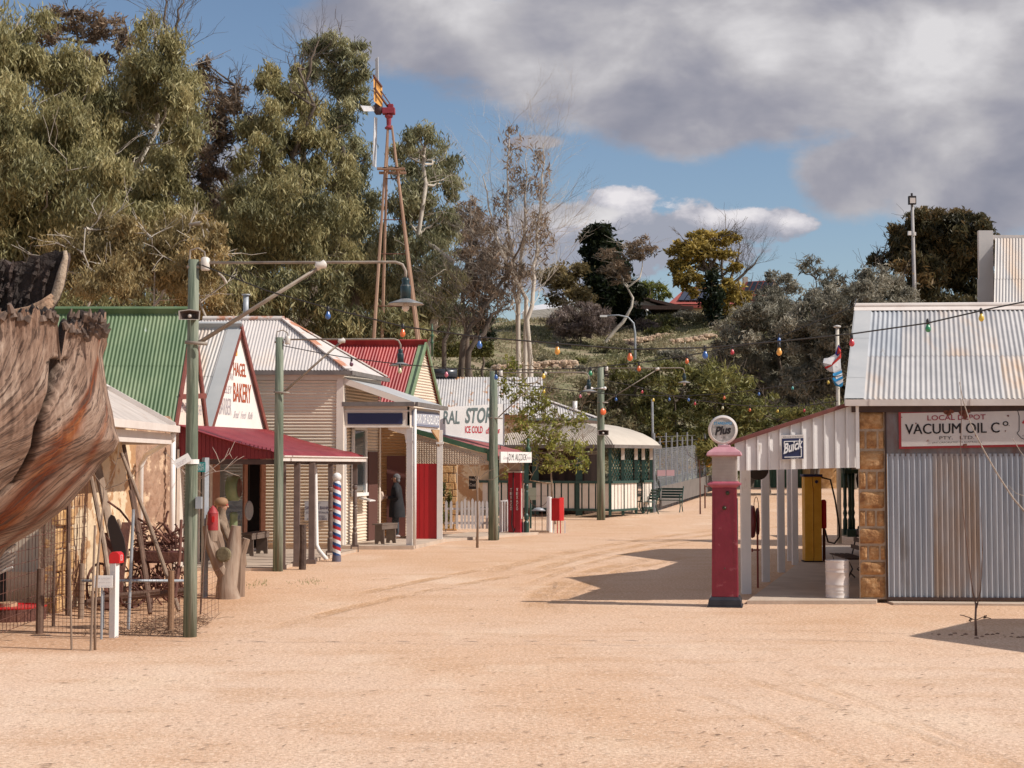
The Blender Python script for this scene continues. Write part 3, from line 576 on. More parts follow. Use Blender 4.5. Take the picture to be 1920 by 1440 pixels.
# ---------------------------------------------------------------- materials for buildings
galv = M('galvanised_iron', (.36,.36,.37), (.54,.50,.47), (.46,.44,.43), sc1=.9, st=(1.6,.6,.4), rough=.55, metal=.08, rust=(.56,.40,.28), rsc=.7, rth=(.50,.72), det=8)
galv_door = M('weathered_door_iron', (.36,.38,.42), (.52,.50,.50), sc1=1.6, st=(1,1,.3), rough=.40, metal=.25, rust=(.36,.28,.23), rsc=.75, rth=(.46,.58), bump=.15, bsc=30)
galv_flat = M('flat_grey_iron', (.42,.43,.44), (.50,.50,.50), sc1=1.2, rough=.55, metal=.1)
galv_rust = M('rust_streaked_iron', (.46,.45,.46), (.60,.57,.55), sc1=1.5, st=(2.,1,.3), rough=.6, metal=.1, rust=(.42,.20,.08), rsc=1.3, rth=(.58,.66))
palegal = M('pale_painted_iron', (.52,.48,.46), (.64,.58,.55), sc1=1.0, st=(1,1,.5), rough=.55, rust=(.62,.52,.45), rsc=.9, rth=(.55,.75))
greenroof = M('green_painted_iron', (.075,.135,.06), (.17,.23,.12), (.115,.18,.085), sc1=1.3, st=(1,1,.25), rough=.5, rust=(.30,.36,.30), rsc=5., rth=(.66,.72), det=7)
redroof = M('red_painted_iron', (.26,.02,.02), (.40,.045,.04), (.33,.03,.03), sc1=2.3, st=(1.5,1,.25), rough=.5, det=8)
maroon = M('maroon_painted_iron', (.19,.022,.030), (.27,.04,.048), (.23,.03,.036), sc1=1.5, rough=.32, det=6)
maroon_d = M('dark_maroon_board', (.20,.015,.02), (.24,.02,.024), sc1=2, rough=.6)
cream = M('cream_painted_iron', (.66,.55,.43), (.72,.61,.48), sc1=1.2, rough=.6, det=6)
creamtrim = M('cream_trim', (.70,.61,.52), (.76,.68,.60), sc1=4, rough=.55)
white = M('white_paint', (.74,.72,.70), (.80,.78,.76), sc1=3, rough=.5, det=6)
whiteold = M('old_white_boards', (.66,.64,.63), (.78,.75,.73), sc1=2.5, st=(1,1,.4), rough=.65, rust=(.50,.45,.41), rsc=5, rth=(.64,.74), bump=.2, bsc=12)
gablew = M('gable_white_plaster', (.80,.74,.68), (.84,.79,.74), sc1=2, rough=.8, bump=.15, bsc=15)
gablep = M('faded_pink_gable', (.78,.63,.53), (.84,.72,.62), sc1=2, rough=.8, bump=.15, bsc=15, rust=(.66,.46,.36), rsc=3, rth=(.6,.75))
brownp = M('brown_paint', (.105,.052,.040), (.15,.078,.06), sc1=4, rough=.5)
dkbrown = M('dark_brown_timber', (.045,.022,.018), (.075,.04,.03), sc1=4, rough=.65)
redbarge = M('red_oxide_barge', (.17,.045,.035), (.24,.07,.05), sc1=5, rough=.6)
postbr = M('brown_verandah_post', (.12,.085,.075), (.17,.12,.105), sc1=5, rough=.6)
gutterd = M('dark_gutter', (.13,.11,.10), (.19,.165,.15), sc1=5, rough=.5)
gutterp = M('pale_pink_gutter', (.66,.58,.53), (.74,.67,.62), sc1=3, rough=.5)
stone = M('warm_sandstone', (.50,.27,.10), (.68,.45,.24), (.60,.36,.16), sc1=4, rough=.9, bump=1., bsc=14, det=8)
stone2 = M('orange_brown_stone', (.26,.12,.05), (.56,.34,.17), (.42,.22,.09), sc1=9, rough=.9, bump=1.2, bsc=18, det=8)
render_ = M('crumbling_lime_render', (.66,.50,.32), (.78,.64,.46), (.72,.56,.38), sc1=1.4, rough=.9, bump=1., bsc=6, rust=(.46,.26,.13), rsc=1.5, rth=(.50,.54), det=9)
render_d = M('red_brown_render', (.30,.17,.11), (.44,.28,.19), sc1=2.2, rough=.9, bump=1., bsc=7, det=8, rust=(.60,.42,.28), rsc=2, rth=(.55,.6))
mortar = M('lime_mortar', (.38,.28,.20), (.50,.39,.29), sc1=12, rough=.95, bump=.6, bsc=40)
concrete = M('worn_concrete', (.46,.36,.28), (.56,.45,.36), sc1=2, rough=.9, bump=.3, bsc=25, det=8)
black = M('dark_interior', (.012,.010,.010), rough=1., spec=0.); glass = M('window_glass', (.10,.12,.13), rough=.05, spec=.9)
navy = M('navy_board', (.012,.018,.075), rough=.5); dgreen = M('dark_green_paint', (.012,.045,.038), (.02,.065,.052), sc1=6, rough=.45)
midgreen = M('sage_green_paint', (.19,.27,.15), (.25,.33,.19), sc1=4, rough=.5); bgreen = M('trim_green', (.03,.085,.045), (.05,.115,.06), sc1=4, rough=.5)
redpaint = M('bright_red_paint', (.52,.008,.012), (.60,.014,.016), sc1=3, rough=.4); redl = M('red_lettering', (.55,.02,.04)); blk = M('black_lettering', (.02,.014,.016), rough=.6)
brownl = M('brown_orange_lettering', (.42,.09,.03)); greyl = M('faded_grey_lettering', (.46,.42,.44)); greenl = M('grey_green_lettering', (.13,.17,.17)); whitel = M('white_lettering', (.78,.78,.78)); orangel = M('orange_lettering', (.85,.42,.08))
signw = M('enamel_white', (.62,.57,.54), (.68,.63,.60), sc1=2, rough=.25, det=6); pressed = M('beige_pressed_metal', (.46,.36,.27), (.54,.43,.33), sc1=3, rough=.55)
rustm = M('rusty_iron', (.09,.035,.025), (.17,.07,.045), (.12,.045,.032), sc1=7, rough=.85, bump=.6, bsc=30)
oldwood = M('grey_weathered_wood', (.20,.14,.10), (.36,.27,.20), (.27,.19,.14), sc1=6, st=(1,1,.12), rough=.9, bump=.6, bsc=20, bst=(1,1,.12))
steel = M('grey_galvanised_post', (.30,.33,.36), (.40,.42,.45), sc1=6, rough=.5, metal=.2)
UP = Vector((0,0,1))
def V3(a, b, c): return Vector((a, b, c))
# ================================================================= cottage at the left
ct = empty('stone_cottage', (-6.8,23,0), 'old sandstone cottage with peeling cream render and pale iron verandah roof at the left', 'cottage')
mb = MB()
def wobwall(mb, a, b, z0, z1, th, n=40, mz=24, amp=.02):
    a = Vector(a); b = Vector(b); u = b-a; nn = u.cross(UP).normalized(); vs = []
    for i in range(n+1):
        for j in range(mz+1):
            p = a+u*(i/n); p = Vector((p.x, p.y, z0+(z1-z0)*j/mz)); vs.append(p+nn*(random.uniform(-amp, amp)))
    mb.add(vs, [(i*(mz+1)+j, (i+1)*(mz+1)+j, (i+1)*(mz+1)+j+1, i*(mz+1)+j+1) for i in range(n) for j in range(mz)])
    m0 = V3(a.x, a.y, z0)-nn*.03; mb.obox(m0, b-a, -nn*th, UP*(z1-z0))
wobwall(mb, (-6.25,21.9,0), (-6.4,26.35,0), 0, 2.72, .35, 90, 50, .014)
mb.build('wall', render_, ct, smooth=True)
mb = MB(); rr = random.Random(3)
z = 0.0     # rough quoin stones beside the doorway
while z < 2.65:
    h = rr.uniform(.2,.34); y = 21.3
    while y < 21.98:
        l = rr.uniform(.22,.42); mb.box((-6.42,y+.012,z+.012), (-6.22+rr.uniform(-.02,.02), min(y+l,22.05)-.012, z+h-.012), .014); y += l
    z += h
mb.build('quoin_stones', stone, ct, bevel=.02)
MB().box((-6.5,21.31,0), (-6.27,22.0,2.7)).build('quoin_mortar', mortar, ct)
mb = MB(); wobwall(mb, (-6.5,26.4,0), (-6.33,28.7,0), 0, 2.9, .35, 60, 60, .03); mb.build('rear_wall', render_d, ct, smooth=True)
MB().box((-12,17.3,0), (-6.45,17.6,2.7)).box((-6.5,17.3,2.2),(-6.3,21.35,2.75)).build('side_wall', render_, ct)
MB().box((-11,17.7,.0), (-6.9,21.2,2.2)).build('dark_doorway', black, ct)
# verandah roof of the cottage: rises away from the street
P0 = V3(-5.38,19.2,2.63); P1 = V3(-5.55,25.35,2.63); uu = (P1-P0); rise = V3(-1.0,0,.56)
mb = MB(); mb.corr(P0, uu, rise, uu.length, 0, 1.35, amp=.008, rows=1); mb.build('verandah_roof', M('dull_cottage_iron', (.40,.35,.32), (.54,.48,.44), sc1=1.5, st=(1,3,1), rough=.7, det=8, rust=(.34,.24,.18), rsc=2.5, rth=(.58,.7)), ct, smooth=True)
mb = MB(); mb.corr(V3(-6.6,19.2,3.3), V3(0,1,0), V3(-1,0,.5), 6.2, 0, 3.2); mb.build('main_roof', palegal, ct, smooth=True)
MB().bar(P1+V3(0,.03,.01), P1+V3(0,.03,.01)+rise.normalized()*1.33, .05, .14).build('bargeboard', gutterp, ct)
MB().bar(P0+V3(.05,0,-.03), P1+V3(.05,0.03,-.03), .11, .11).build('gutter', gutterp, ct)
MB().bar(P0+V3(-.06,0,-.19), P1+V3(-.06,0,-.19), .07, .17).bar(P1+V3(-.05,-.1,-.2), P1+V3(-.8,-.1,-.2), .07, .17).build('beam', gutterp, ct)
MB().tube([P1+V3(0,0,-.08), P1+V3(-.02,.05,-.2), V3(-6.2,26.25,2.18), V3(-6.3,26.3,2.0), V3(-6.3,26.3,.05)], .045, 10).build('downpipe', white, ct, smooth=True)
MB().tube([V3(-6.2,28.3,2.75), V3(-6.2,28.3,.05)], .05, 10).build('downpipe', white, ct, smooth=True)
MB().box((-6.62,28.7,0), (-6.35,29.15,2.8)).build('corner_pilaster', creamtrim, ct)
# ================================================================= the two gabled shops
def gshop(name, label, A, B, zE, zR, roofm, gm, L_, barge, verge, amp=.010):
    A = Vector(A); B = Vector(B); org = (A+B)/2; r = empty(name, org, label, 'shop')
    D = V3(-1,0,0); m = (A+B)/2; apex = V3(m.x, m.y, zR); a = V3(A.x, A.y, zE); b = V3(B.x, B.y, zE)
    d = (B-A).normalized(); nrm = V3(d.y, -d.x, 0)
    MB().prism([V3(A.x,A.y,0), V3(B.x,B.y,0), b, apex-UP*.02, a], -nrm*.12).build('front_wall', gm, r)
    MB().box((A.x-L_, A.y+.02, 0), (A.x-.02, A.y+.14, zE-.02)).box((B.x-L_, B.y-.14, 0), (B.x-.02, B.y-.02, zE-.02)).build('side_walls', cream, r)
    f = nrm*.04
    for (e, nm) in ((a, 'near'), (b, 'far')):
        sl = apex-e; up = sl.normalized(); o = e-up*.12+f
        # waves along D, ribs up the slope; verge follows the facade line
        n = int(L_/.076*6); vs = []
        nv = D.cross(up).normalized()
        if nv.z < 0: nv = -nv
        for (q0, q1, off) in ((0, .52, 0), (.50, 1, .006)):
            vs = []
            tot = sl.length+.12
            for i in range(n+1):
                t = L_*i/n; w = amp*math.cos(2*math.pi*t/.076)+off+.01
                for q in (q0, q1): vs.append(o+D*t+up*tot*q+nv*w)
            mbx = MB() if off == 0 else mbx
            mbx.add(vs, [(2*i, 2*i+2, 2*i+3, 2*i+1) for i in range(n)])
        mbx.build('roof_slope', roofm, r, smooth=True)
        if verge is not None and nm == 'near':
            mv = MB(); o2 = o+nv*.032; mv.add([o2+D*-.02, o2+D*.28, o2+D*.28+up*tot, o2+D*-.02+up*tot], [(0,1,2,3)]); mv.build('verge_flashing', verge, r)
        MB().bar(e-up*.14+f*1.05+nv*-.06, apex+f*1.05+nv*-.06+up*.02, .035, .17, up=nv).build('bargeboard', barge, r)
    MB().tube([apex+f+UP*.03, apex+f+D*L_+UP*.03], .05, 8).bar(apex+f-D*.02+UP*.02+V3(0,-.09,-.05), apex+f+D*L_+UP*.02+V3(0,-.09,-.05), .03, .16, up=V3(0,-.6,.8)).build('ridge_cap', roofm if roofm is greenroof else galv_flat, r)
    return r, a, b, apex, d, nrm
s1, a1, b1, x1, d1, n1_ = gshop('gabled_shop', 'small shop with steep green iron roof and faded pink gable behind the nearest lamp pole', (-6.38,29.2,0), (-6.42,32.4,0), 2.84, 5.08, greenroof, gablep, 7, redbarge, None)
s2, a2, b2, x2, d2, n2_ = gshop('gabled_shop', 'bakery with steep silver iron roof and white gable painted with its name', (-6.40,32.75,0), (-5.72,36.0,0), 2.80, 5.1, galv, gablew, 6, redbarge, galv_flat)
def on_gable(A, d, nrm, t, z): return V3(A.x, A.y, 0)+d*t+UP*z+nrm*.006
g = lambda t, z: on_gable(Vector((-6.40,32.75,0)), d2, n2_, t, z)
# bakery lettering; gable is 3.3 m wide (t) and starts at z 2.8
text('HAGEL', g(1.28,3.95), d2, UP, .30, brownl, s2, width=.74, bold=.012); text('BAKERY', g(1.28,3.38), d2, UP, .42, brownl, s2, width=1.05, bold=.012)
text('Bread', g(1.3,3.02), d2, UP+d2*.35, .17, greyl, s2, width=.3, shear=.3); text('French', g(1.72,3.02), d2, UP+d2*.35, .17, greyl, s2, width=.3, shear=.3); text('Rolls', g(2.14,3.02), d2, UP+d2*.35, .17, greyl, s2, width=.28, shear=.3)
text('BARBER', g(.5,3.08), d2, UP, .36, greyl, s2, width=.68, bold=-.006); text('ELEY', g(.8,3.55), d2, UP+d2*.15, .17, greyl, s2, width=.38); text('STAN', g(.92,3.84), d2, UP+d2*.15, .17, greyl, s2, width=.34)
text('1', g(1.36,4.4), d2, UP, .26, orangel, s2, width=.13, bold=.02)
g1 = lambda t, z: on_gable(Vector((-6.38,29.2,0)), d1, n1_, t, z)
text('DAIRY   PRODUCE   BUTCHER', g1(.35,3.02), d1, UP, .2, greyl, s1, width=2.4); text('FAMILY', g1(.85,3.62), d1, UP, .16, greyl, s1, width=.5); text('BUTCHER', g1(1.55,3.5), d1, UP, .16, greyl, s1, width=.7)
MB().bar(g1(.3,3.3)+n1_*.03, g1(1.3,3.36)+n1_*.35, .03, .1).build('flag_bracket', redbarge, s1)
# shopfront below the verandah
for bx_ in (((-6.36,29.4,.0), (-6.30,29.75,2.3)), ((-6.36,31.2,0), (-6.30,31.35,2.3)), ((-6.36,32.3,0), (-6.3,32.6,2.6))): MB().box(*bx_).build('door_jamb', creamtrim, s1)
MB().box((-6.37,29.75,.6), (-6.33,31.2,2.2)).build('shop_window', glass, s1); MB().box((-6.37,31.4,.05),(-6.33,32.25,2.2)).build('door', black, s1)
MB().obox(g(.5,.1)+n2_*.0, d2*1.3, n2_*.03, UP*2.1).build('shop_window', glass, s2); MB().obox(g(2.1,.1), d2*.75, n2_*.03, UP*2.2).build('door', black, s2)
for t_, w_, h_ in ((1.85,.2,2.4),(2.9,.28,2.5),(.05,.4,2.5)): MB().obox(g(t_,.1), d2*w_, n2_*.05, UP*h_).build('door_jamb', M('brick_red_trim', (.34,.15,.09), (.42,.2,.13), sc1=9), s2)
# shared maroon verandah with bullnose
vr = empty('shop_verandah', (-5.0,32,0), 'long maroon iron verandah with a curved front edge along the two gabled shops', 'verandah')
E0 = V3(-4.42,29.4,2.12); E1 = V3(-3.42,35.3,2.10); W0 = V3(-6.33,29.15,2.76); W1 = V3(-5.68,36.05,2.80)
ed = (E1-E0); n = int(ed.length/.076*6); vs = []; prof = [(0,0),(.012,.10),(.05,.19),(.11,.25),(.2,.29),(.6,.62),(1,1)]
K = len(prof)
for i in range(n+1):
    t = i/n; e = E0.lerp(E1, t); ww = W0.lerp(W1, t); wv = .008*math.cos(2*math.pi*t*ed.length/.076)
    for k, (h, q) in enumerate(prof):
        p = V3(e.x+(ww.x-e.x)*h, e.y+(ww.y-e.y)*h, e.z+(ww.z-e.z)*(q))
        vs.append(p+V3((.8 if k < 3 else .25)*wv, 0, (.3 if k < 3 else 1)*wv))
MB().add(vs, [(i*K+k, (i+1)*K+k, (i+1)*K+k+1, i*K+k+1) for i in range(n) for k in range(K-1)]).build('roof', maroon, vr, smooth=True)
ep = [V3(E0.x-.02,29.42,2.12)]+[V3(E0.x+(W0.x-E0.x)*h, 29.42, E0.z+(W0.z-E0.z)*q-.012) for h, q in prof]+[V3(W0.x,29.42,2.11)]
mb = MB(); mb.prism(ep, V3(0,.03,0)); 
for i in range(24): mb.box((E0.x-.1-i*.078, 29.40, 2.12), (E0.x-.085-i*.078, 29.418, 2.3+i*.017))
mb.build('end_panel', maroon_d, vr)
MB().prism([V3(p.x*1.0, 35.8+0, p.z) for p in [V3(-3.4,0,2.12), V3(-3.45,0,2.2), V3(-5.66,0,2.74), V3(-5.66,0,2.12)]], V3(0,.03,0)).build('end_panel', maroon_d, vr)
MB().bar(E0+V3(.03,-.02,0), E1+V3(.03,.25,0), .10, .09).bar(E0+V3(.045,-.03,.05), E1+V3(.045,.26,.05), .13, .025).build('gutter', gutterp, vr)
MB().bar(E0+V3(-.06,.0,-.06), E1+V3(-.06,.1,-.06), .08, .10).bar(E0+V3(-.06,.05,-.06), V3(W0.x,29.47,2.06), .08, .10).build('beam', dkbrown, vr)
for px, py, wd, nm in [(532,1068,.06,0),(556,1062,.115,0),(584,1057,.115,0),(619,1047,.10,1),(665,1035,.10,1)]:
    p = G(px, py); p.z = 0; tz = 2.04; m = MB()
    if not nm: m.box((p.x-wd/2,p.y-wd/2,.0), (p.x+wd/2,p.y+wd/2,tz)).box((p.x-wd*.8,p.y-wd*.8,0), (p.x+wd*.8,p.y+wd*.8,.09))
    else:
        m.box((p.x-.09,p.y-.05,.12),(p.x+.09,p.y+.05,.16)).box((p.x-.09,p.y-.03,0),(p.x-.07,p.y+.03,.12)).box((p.x+.07,p.y-.03,0),(p.x+.09,p.y+.03,.12))
        pr = [(.062,.16),(.062,.42),(.04,.45),(.055,.5),(.055,.54),(.04,.57),(.05,.7),(.05,.95),(.04,1.0),(.058,1.03),(.04,1.06),(.05,1.1),(.045,1.38),(.035,1.41),(.06,1.45),(.06,1.5),(.035,1.54)]
        m.lathe(pr, (p.x,p.y,0), 10).box((p.x-wd/2,p.y-wd/2,1.54), (p.x+wd/2,p.y+wd/2,tz))
    m.build('post', postbr, vr)
p = G(588,1050); dpx = p.x
MB().tube([V3(dpx,p.y,2.08), V3(dpx+.02,p.y,1.9), V3(dpx+.06,p.y,.32), V3(dpx+.12,p.y-.05,.2), V3(dpx+.3,p.y-.25,.03)], .045, 10).build('downpipe', white, vr, smooth=True)
fl = MB()
for i in range(12):
    t0, t1 = i/12, (i+1)/12-.006
    fl.add([V3(-4.5+.95*t0, 29.35+6*t0, .07), V3(-4.5+.95*t1, 29.35+6*t1, .07), V3(-6.3+.6*t1, 29.35+6*t1, .07), V3(-6.3+.6*t0, 29.35+6*t0, .07)], [(0,1,2,3)])
fl.prism([V3(-4.5,29.35,0), V3(-3.55,35.35,0), V3(-5.7,35.35,0), V3(-6.3,29.35,0)], V3(0,0,.062))
tag(fl.build('pavement', concrete), kind='structure')
# ================================================================= bank
BX, BY, BY2 = -4.0, 36.4, 39.5
bk = empty('bank', (-5.5,38,0), 'small cream iron-clad bank with a hipped pale roof behind the bakery', 'bank')
sd = V3(.2,1,0).normalized()
mb = MB(); mb.corr(V3(-9.2,BY,.12), UP, V3(-1,0,0), 4.05, 0, 0, pitch=.076, amp=.009) if 0 else None
def hcorr(mb, a, b, z0, z1, top=None, pitch=.076, amp=.010):
    # horizontal corrugated cladding between plan points a and b; outward = to the right of a->b
    a = Vector(a); b = Vector(b); d = (b-a); L_ = d.length; d = d/L_; nn = V3(d.y, -d.x, 0); n = int((z1-z0)/pitch*8); vs = []; fs = []
    for i in range(n+1):
        z = z0+(z1-z0)*i/n; off = amp*math.cos(2*math.pi*z/pitch); q0, q1 = (0, L_) if not top else top(z)
        vs += [V3(a.x, a.y, z)+d*q0+nn*off, V3(a.x, a.y, z)+d*q1+nn*off]
    fs = [(2*i, 2*i+1, 2*i+3, 2*i+2) for i in range(n)]
    return mb.add(vs, fs)
q2 = V3(BX,BY,0)+sd*3.1
mb = MB(); hcorr(mb, (-9.2,BY,0), (BX,BY,0), .1, 4.18, amp=.014); mb.build('side_wall', cream, bk, smooth=True)
mb = MB(); hcorr(mb, (BX,BY,0), q2, .1, 4.18, amp=.014); mb.build('front_wall', cream, bk, smooth=True)
MB().prism([V3(-9.2,BY+.05,0), V3(BX-.03,BY+.05,0), V3(q2.x-.03,q2.y,0), V3(-9.2,q2.y,0)], V3(0,0,4.15)).build('core', cream, bk)
MB().box((BX-.13,BY-.035,.1),(BX+.03,BY+.02,4.1)).box((-9.2,BY-.03,3.98),(BX+.02,BY-.016,4.19)).build('corner_board', creamtrim, bk)
MB().obox(V3(BX,BY,3.98)+V3(.03,0,0), sd*3.1, V3(.02,0,0), UP*.2).obox(V3(BX,BY,.1)+V3(.016,0,0), sd*.12, V3(.02,0,0), UP*3.9).obox(q2+V3(.016,-.1,.1), sd*.1, V3(.02,0,0), UP*3.9).build('frieze', creamtrim, bk)
# hipped roof
e = .16; zE = 4.2; zr = 5.55; yl = (BY+q2.y)/2; A = V3(-9.5,BY-e,zE); B_ = V3(BX+e,BY-e,zE); C_ = V3(q2.x+e,q2.y+e,zE); D_ = V3(-9.5,q2.y+e,zE); r1 = V3(-5.6,yl,zr); r0 = V3(-7.6,yl,zr)
mb = MB(); u = V3(1,0,0); v = (V3(0,yl,zr)-V3(0,BY-e,zE)); vl = v.length; v = v/vl; Wd = B_.x-A.x
mb.corr(A, u, v, Wd, 0, lambda t: vl*min(1, t/1.9, (Wd-t)/(B_.x-r1.x)), amp=.010); mb.build('front_slope', palegal, bk, smooth=True)
mb = MB(); ud = (C_-B_).normalized(); Lc = (C_-B_).length; foot = B_+ud*((r1-B_).dot(ud)); vv = (r1-foot); vvl = vv.length; t0 = (r1-B_).dot(ud)
mb.corr(B_, ud, vv, Lc, 0, lambda t: vvl*min(t/t0, (Lc-t)/(Lc-t0)), amp=.007); mb.build('street_slope', palegal, bk, smooth=True)
MB().add([D_, C_, r1, r0, A], [(3,2,1,0), (4,3,0)]).build('rear_slope', palegal, bk)
MB().tube([r0+UP*.02, r1+UP*.02], .06, 8).bar(r1+UP*.02, B_+UP*.03, .2, .03).bar(r1+UP*.02, C_+UP*.03, .16, .03).build('hip_capping', M('hip_capping_rusty', (.62,.56,.52), (.50,.22,.13), sc1=1.6, rough=.6, w=(.5,.56)), bk)
MB().bar(A+V3(0,-.05,-.06), B_+V3(.05,-.05,-.06), .1, .1).bar(B_+V3(.05,-.05,-.06), C_+V3(.05,0,-.06), .1, .1).build('gutter', gutterd, bk)
MB().tube([r1+V3(-1.0,.3,-.1), r1+V3(-1.0,.3,.62)], .07, 10).lathe([(.11,0),(.11,.03)], r1+V3(-1.0,.3,.62), 10).build('flue', steel, bk, smooth=True)
# portico
pf0 = V3(-2.42,36.6,0); pf1 = V3(-1.84,39.5,0)
zt = 3.44; mb = MB(); Wt0 = V3(BX+.03,36.45,4.02); Wt1 = V3(q2.x+.03,39.6,4.0); Et0 = V3(pf0.x+.12,36.45,zt); Et1 = V3(pf1.x+.12,39.62,zt)
mb.prism([Wt0, Wt1, Et1, Et0], V3(0,0,.02)); mb.build('portico_roof', galv_flat, bk)
MB().bar(Wt0+V3(0,-.03,-.06), Et0+V3(0,-.03,-.06), .04, .14).build('rafter_board', creamtrim, bk)
MB().bar(V3(BX,36.42,zt-.03), V3(pf0.x+.12,36.42,zt-.03), .12, .10).bar(V3(pf0.x+.15,36.4,zt-.03), V3(pf1.x+.15,39.65,zt-.03), .11, .10).build('portico_gutter', gutterd, bk)
z0 = 2.86; MB().box((BX,36.5,z0), (pf0.x,36.56,zt-.08)).obox(V3(pf0.x,36.5,z0), pf1-pf0+V3(0,.06,0), V3(-.05,0,0), UP*(zt-.09-z0)).build('fascia', creamtrim, bk)
MB().box((BX+.12,36.47,z0+.08), (pf0.x-.16,36.497,z0+.34)).build('blank_sign_board', navy, bk)
MB().box((BX,36.47,z0), (pf0.x,36.498,z0+.045)).box((BX,36.47,z0+.375), (pf0.x,36.498,z0+.41)).build('fascia_moulding', creamtrim, bk)
fd = (pf1-pf0).normalized(); fn = V3(fd.y,-fd.x,0)
MB().obox(V3(pf0.x,36.5,z0+.05)+fd*.2+fn*.0, fd*2.6, fn*.03, UP*.36).build('sign_frame', M('sign_blue_grey', (.18,.2,.28)), bk)
MB().obox(V3(pf0.x,36.5,z0+.09)+fd*.26+fn*.03, fd*2.48, fn*.006, UP*.28).build('sign_panel', M('sign_field_grey', (.34,.35,.42)), bk)
text('BANK OF ADELAIDE', V3(pf0.x,36.5,z0+.12)+fd*.32+fn*.037, fd, UP, .22, whitel, bk, width=2.36, bold=.015)
for nm, p in (('post', pf0), ('post', pf1)):
    MB().box((p.x-.07,p.y-.07,0), (p.x+.07,p.y+.07,z0)).box((p.x-.09,p.y-.09,2.5),(p.x+.09,p.y+.09,2.56)).build(nm, white, bk)
MB().tube([V3(pf0.x+.13,36.48,3.3), V3(pf0.x+.13,36.48,.02)], .04, 8).build('downpipe', white, bk, smooth=True)
MB().box((BX+.0,36.46,.1), (BX+.09,36.56,z0)).build('pilaster', white, bk)
for s_ in (0,):
    pts = [V3(pf1.x,39.45,z0-.55), V3(pf1.x-.03,39.4,z0-.25), V3(pf1.x-.15,38.8,z0-.04), V3(pf1.x-.15,38.8,z0), V3(pf1.x,39.45,z0)]
    MB().prism(pts, V3(-.04,0,0)).build('corner_bracket', M('bracket_tan', (.52,.33,.18)), bk)
    MB().prism([V3(pf0.x-.07,36.53,z0-.4), V3(pf0.x-.12,36.53,z0-.16), V3(pf0.x-.5,36.53,z0-.05), V3(pf0.x-.5,36.53,z0), V3(pf0.x-.07,36.53,z0)], V3(0,.04,0)).build('corner_bracket', creamtrim, bk)
# window and door on the bank front
fo = V3(BX,BY,0); bn = V3(sd.y,-sd.x,0)
def fr(t, z, o=0.02): return fo+sd*t+UP*z+bn*o
wn_ = MB().obox(fr(.75,1.35), sd*.95, bn*.03, UP*1.45).build('window', glass, bk)
MB().obox(fr(.66,1.3,.03), sd*.09, bn*.06, UP*1.6).obox(fr(1.7,1.3,.03), sd*.09, bn*.06, UP*1.6).obox(fr(.66,1.22,.03), sd*1.13, bn*.1, UP*.08).obox(fr(.66,2.82,.03), sd*1.13, bn*.06, UP*.09).obox(fr(.75,2.05,.04), sd*.95, bn*.03, UP*.05).build('window_frame', white, wn_)
MB().obox(fr(2.05,.1), sd*.8, bn*.03, UP*2.2).build('door', M('door_brown', (.10,.04,.03)), bk)
tag(MB().prism([V3(BX-.2,36.3,0), V3(-2.3,36.35,0), V3(-1.7,39.7,0), V3(-3.6,39.7,0)], V3(0,0,.09)).prism([V3(-2.7,39.75,0), V3(-1.7,39.75,0), V3(.75,43.6,0), V3(-1.2,43.6,0)], V3(0,0,.07)).build('pavement', concrete), kind='structure')
# ================================================================= red-roofed store
st_ = empty('general_store', (-3,42.5,0), 'store with a steep bright red iron roof, sage green bargeboards and a cream gable', 'shop')
A = V3(-2.80,40.9,0); B = V3(-2.05,43.9,0); dS = (B-A).normalized(); nS = V3(dS.y,-dS.x,0); mS = (A+B)/2; zE = 3.45; zR = 5.28; L_ = 7
hw = (B-A).length
def gtop(z):
    if z < zE: return (0, hw)
    q = (z-zE)/(zR-zE)*hw/2; return (q, hw-q)
mb = MB(); hcorr(mb, A, B, .1, zR-.03, top=gtop, amp=.013); mb.build('front_wall', cream, st_, smooth=True)
mb = MB(); hcorr(mb, A+V3(-6,0,0), A, .1, zE, amp=.013); mb.build('side_wall', M('tan_side_iron', (.50,.29,.13), (.56,.34,.16), sc1=1.5, rough=.6), st_, smooth=True)
apex = V3(mS.x,mS.y,zR)
for e_, s_ in ((V3(A.x,A.y,zE), 1), (V3(B.x,B.y,zE), -1)):
    up = (apex-e_).normalized(); nv = V3(-1,0,0).cross(up).normalized(); nv = nv if nv.z > 0 else -nv; o = e_-up*.25+nS*.05; tot = (apex-e_).length+.25; n = int(L_/.085*6)
    vs = []
    for i in range(n+1):
        t = L_*i/n; w_ = .012*math.cos(2*math.pi*t/.085)
        for q in (0, 1): vs.append(o+V3(-1,0,0)*t+up*tot*q+nv*w_)
    MB().add(vs, [(2*i, 2*i+2, 2*i+3, 2*i+1) for i in range(n)]).build('roof_slope', redroof, st_, smooth=True)
    MB().bar(e_-up*.3+nS*.07+nv*.02, apex+nS*.07+nv*.02+up*.02, .05, .17, up=nv).add([o+nv*.03+V3(.05,0,0), o+nv*.03+V3(-.18,0,0), o+nv*.03+V3(-.18,0,0)+up*tot, o+nv*.03+V3(.05,0,0)+up*tot], [(0,1,2,3)]).build('bargeboard', midgreen, st_)
MB().bar(apex+nS*.1+V3(0,-.06,.03), apex+V3(-L_,-.06,.03), .04, .17, up=V3(0,-.5,.8)).tube([apex+nS*.1+UP*.04, apex+V3(-L_,0,.04)], .04, 6).build('ridge_cap', redroof, st_)
MB().lathe([(.03,-.35),(.03,.0),(.055,.03),(.03,.07),(.03,.18),(.06,.22),(.02,.28),(.035,.36),(.01,.55)], apex+nS*.24, 10).build('finial', bgreen, st_, smooth=True)
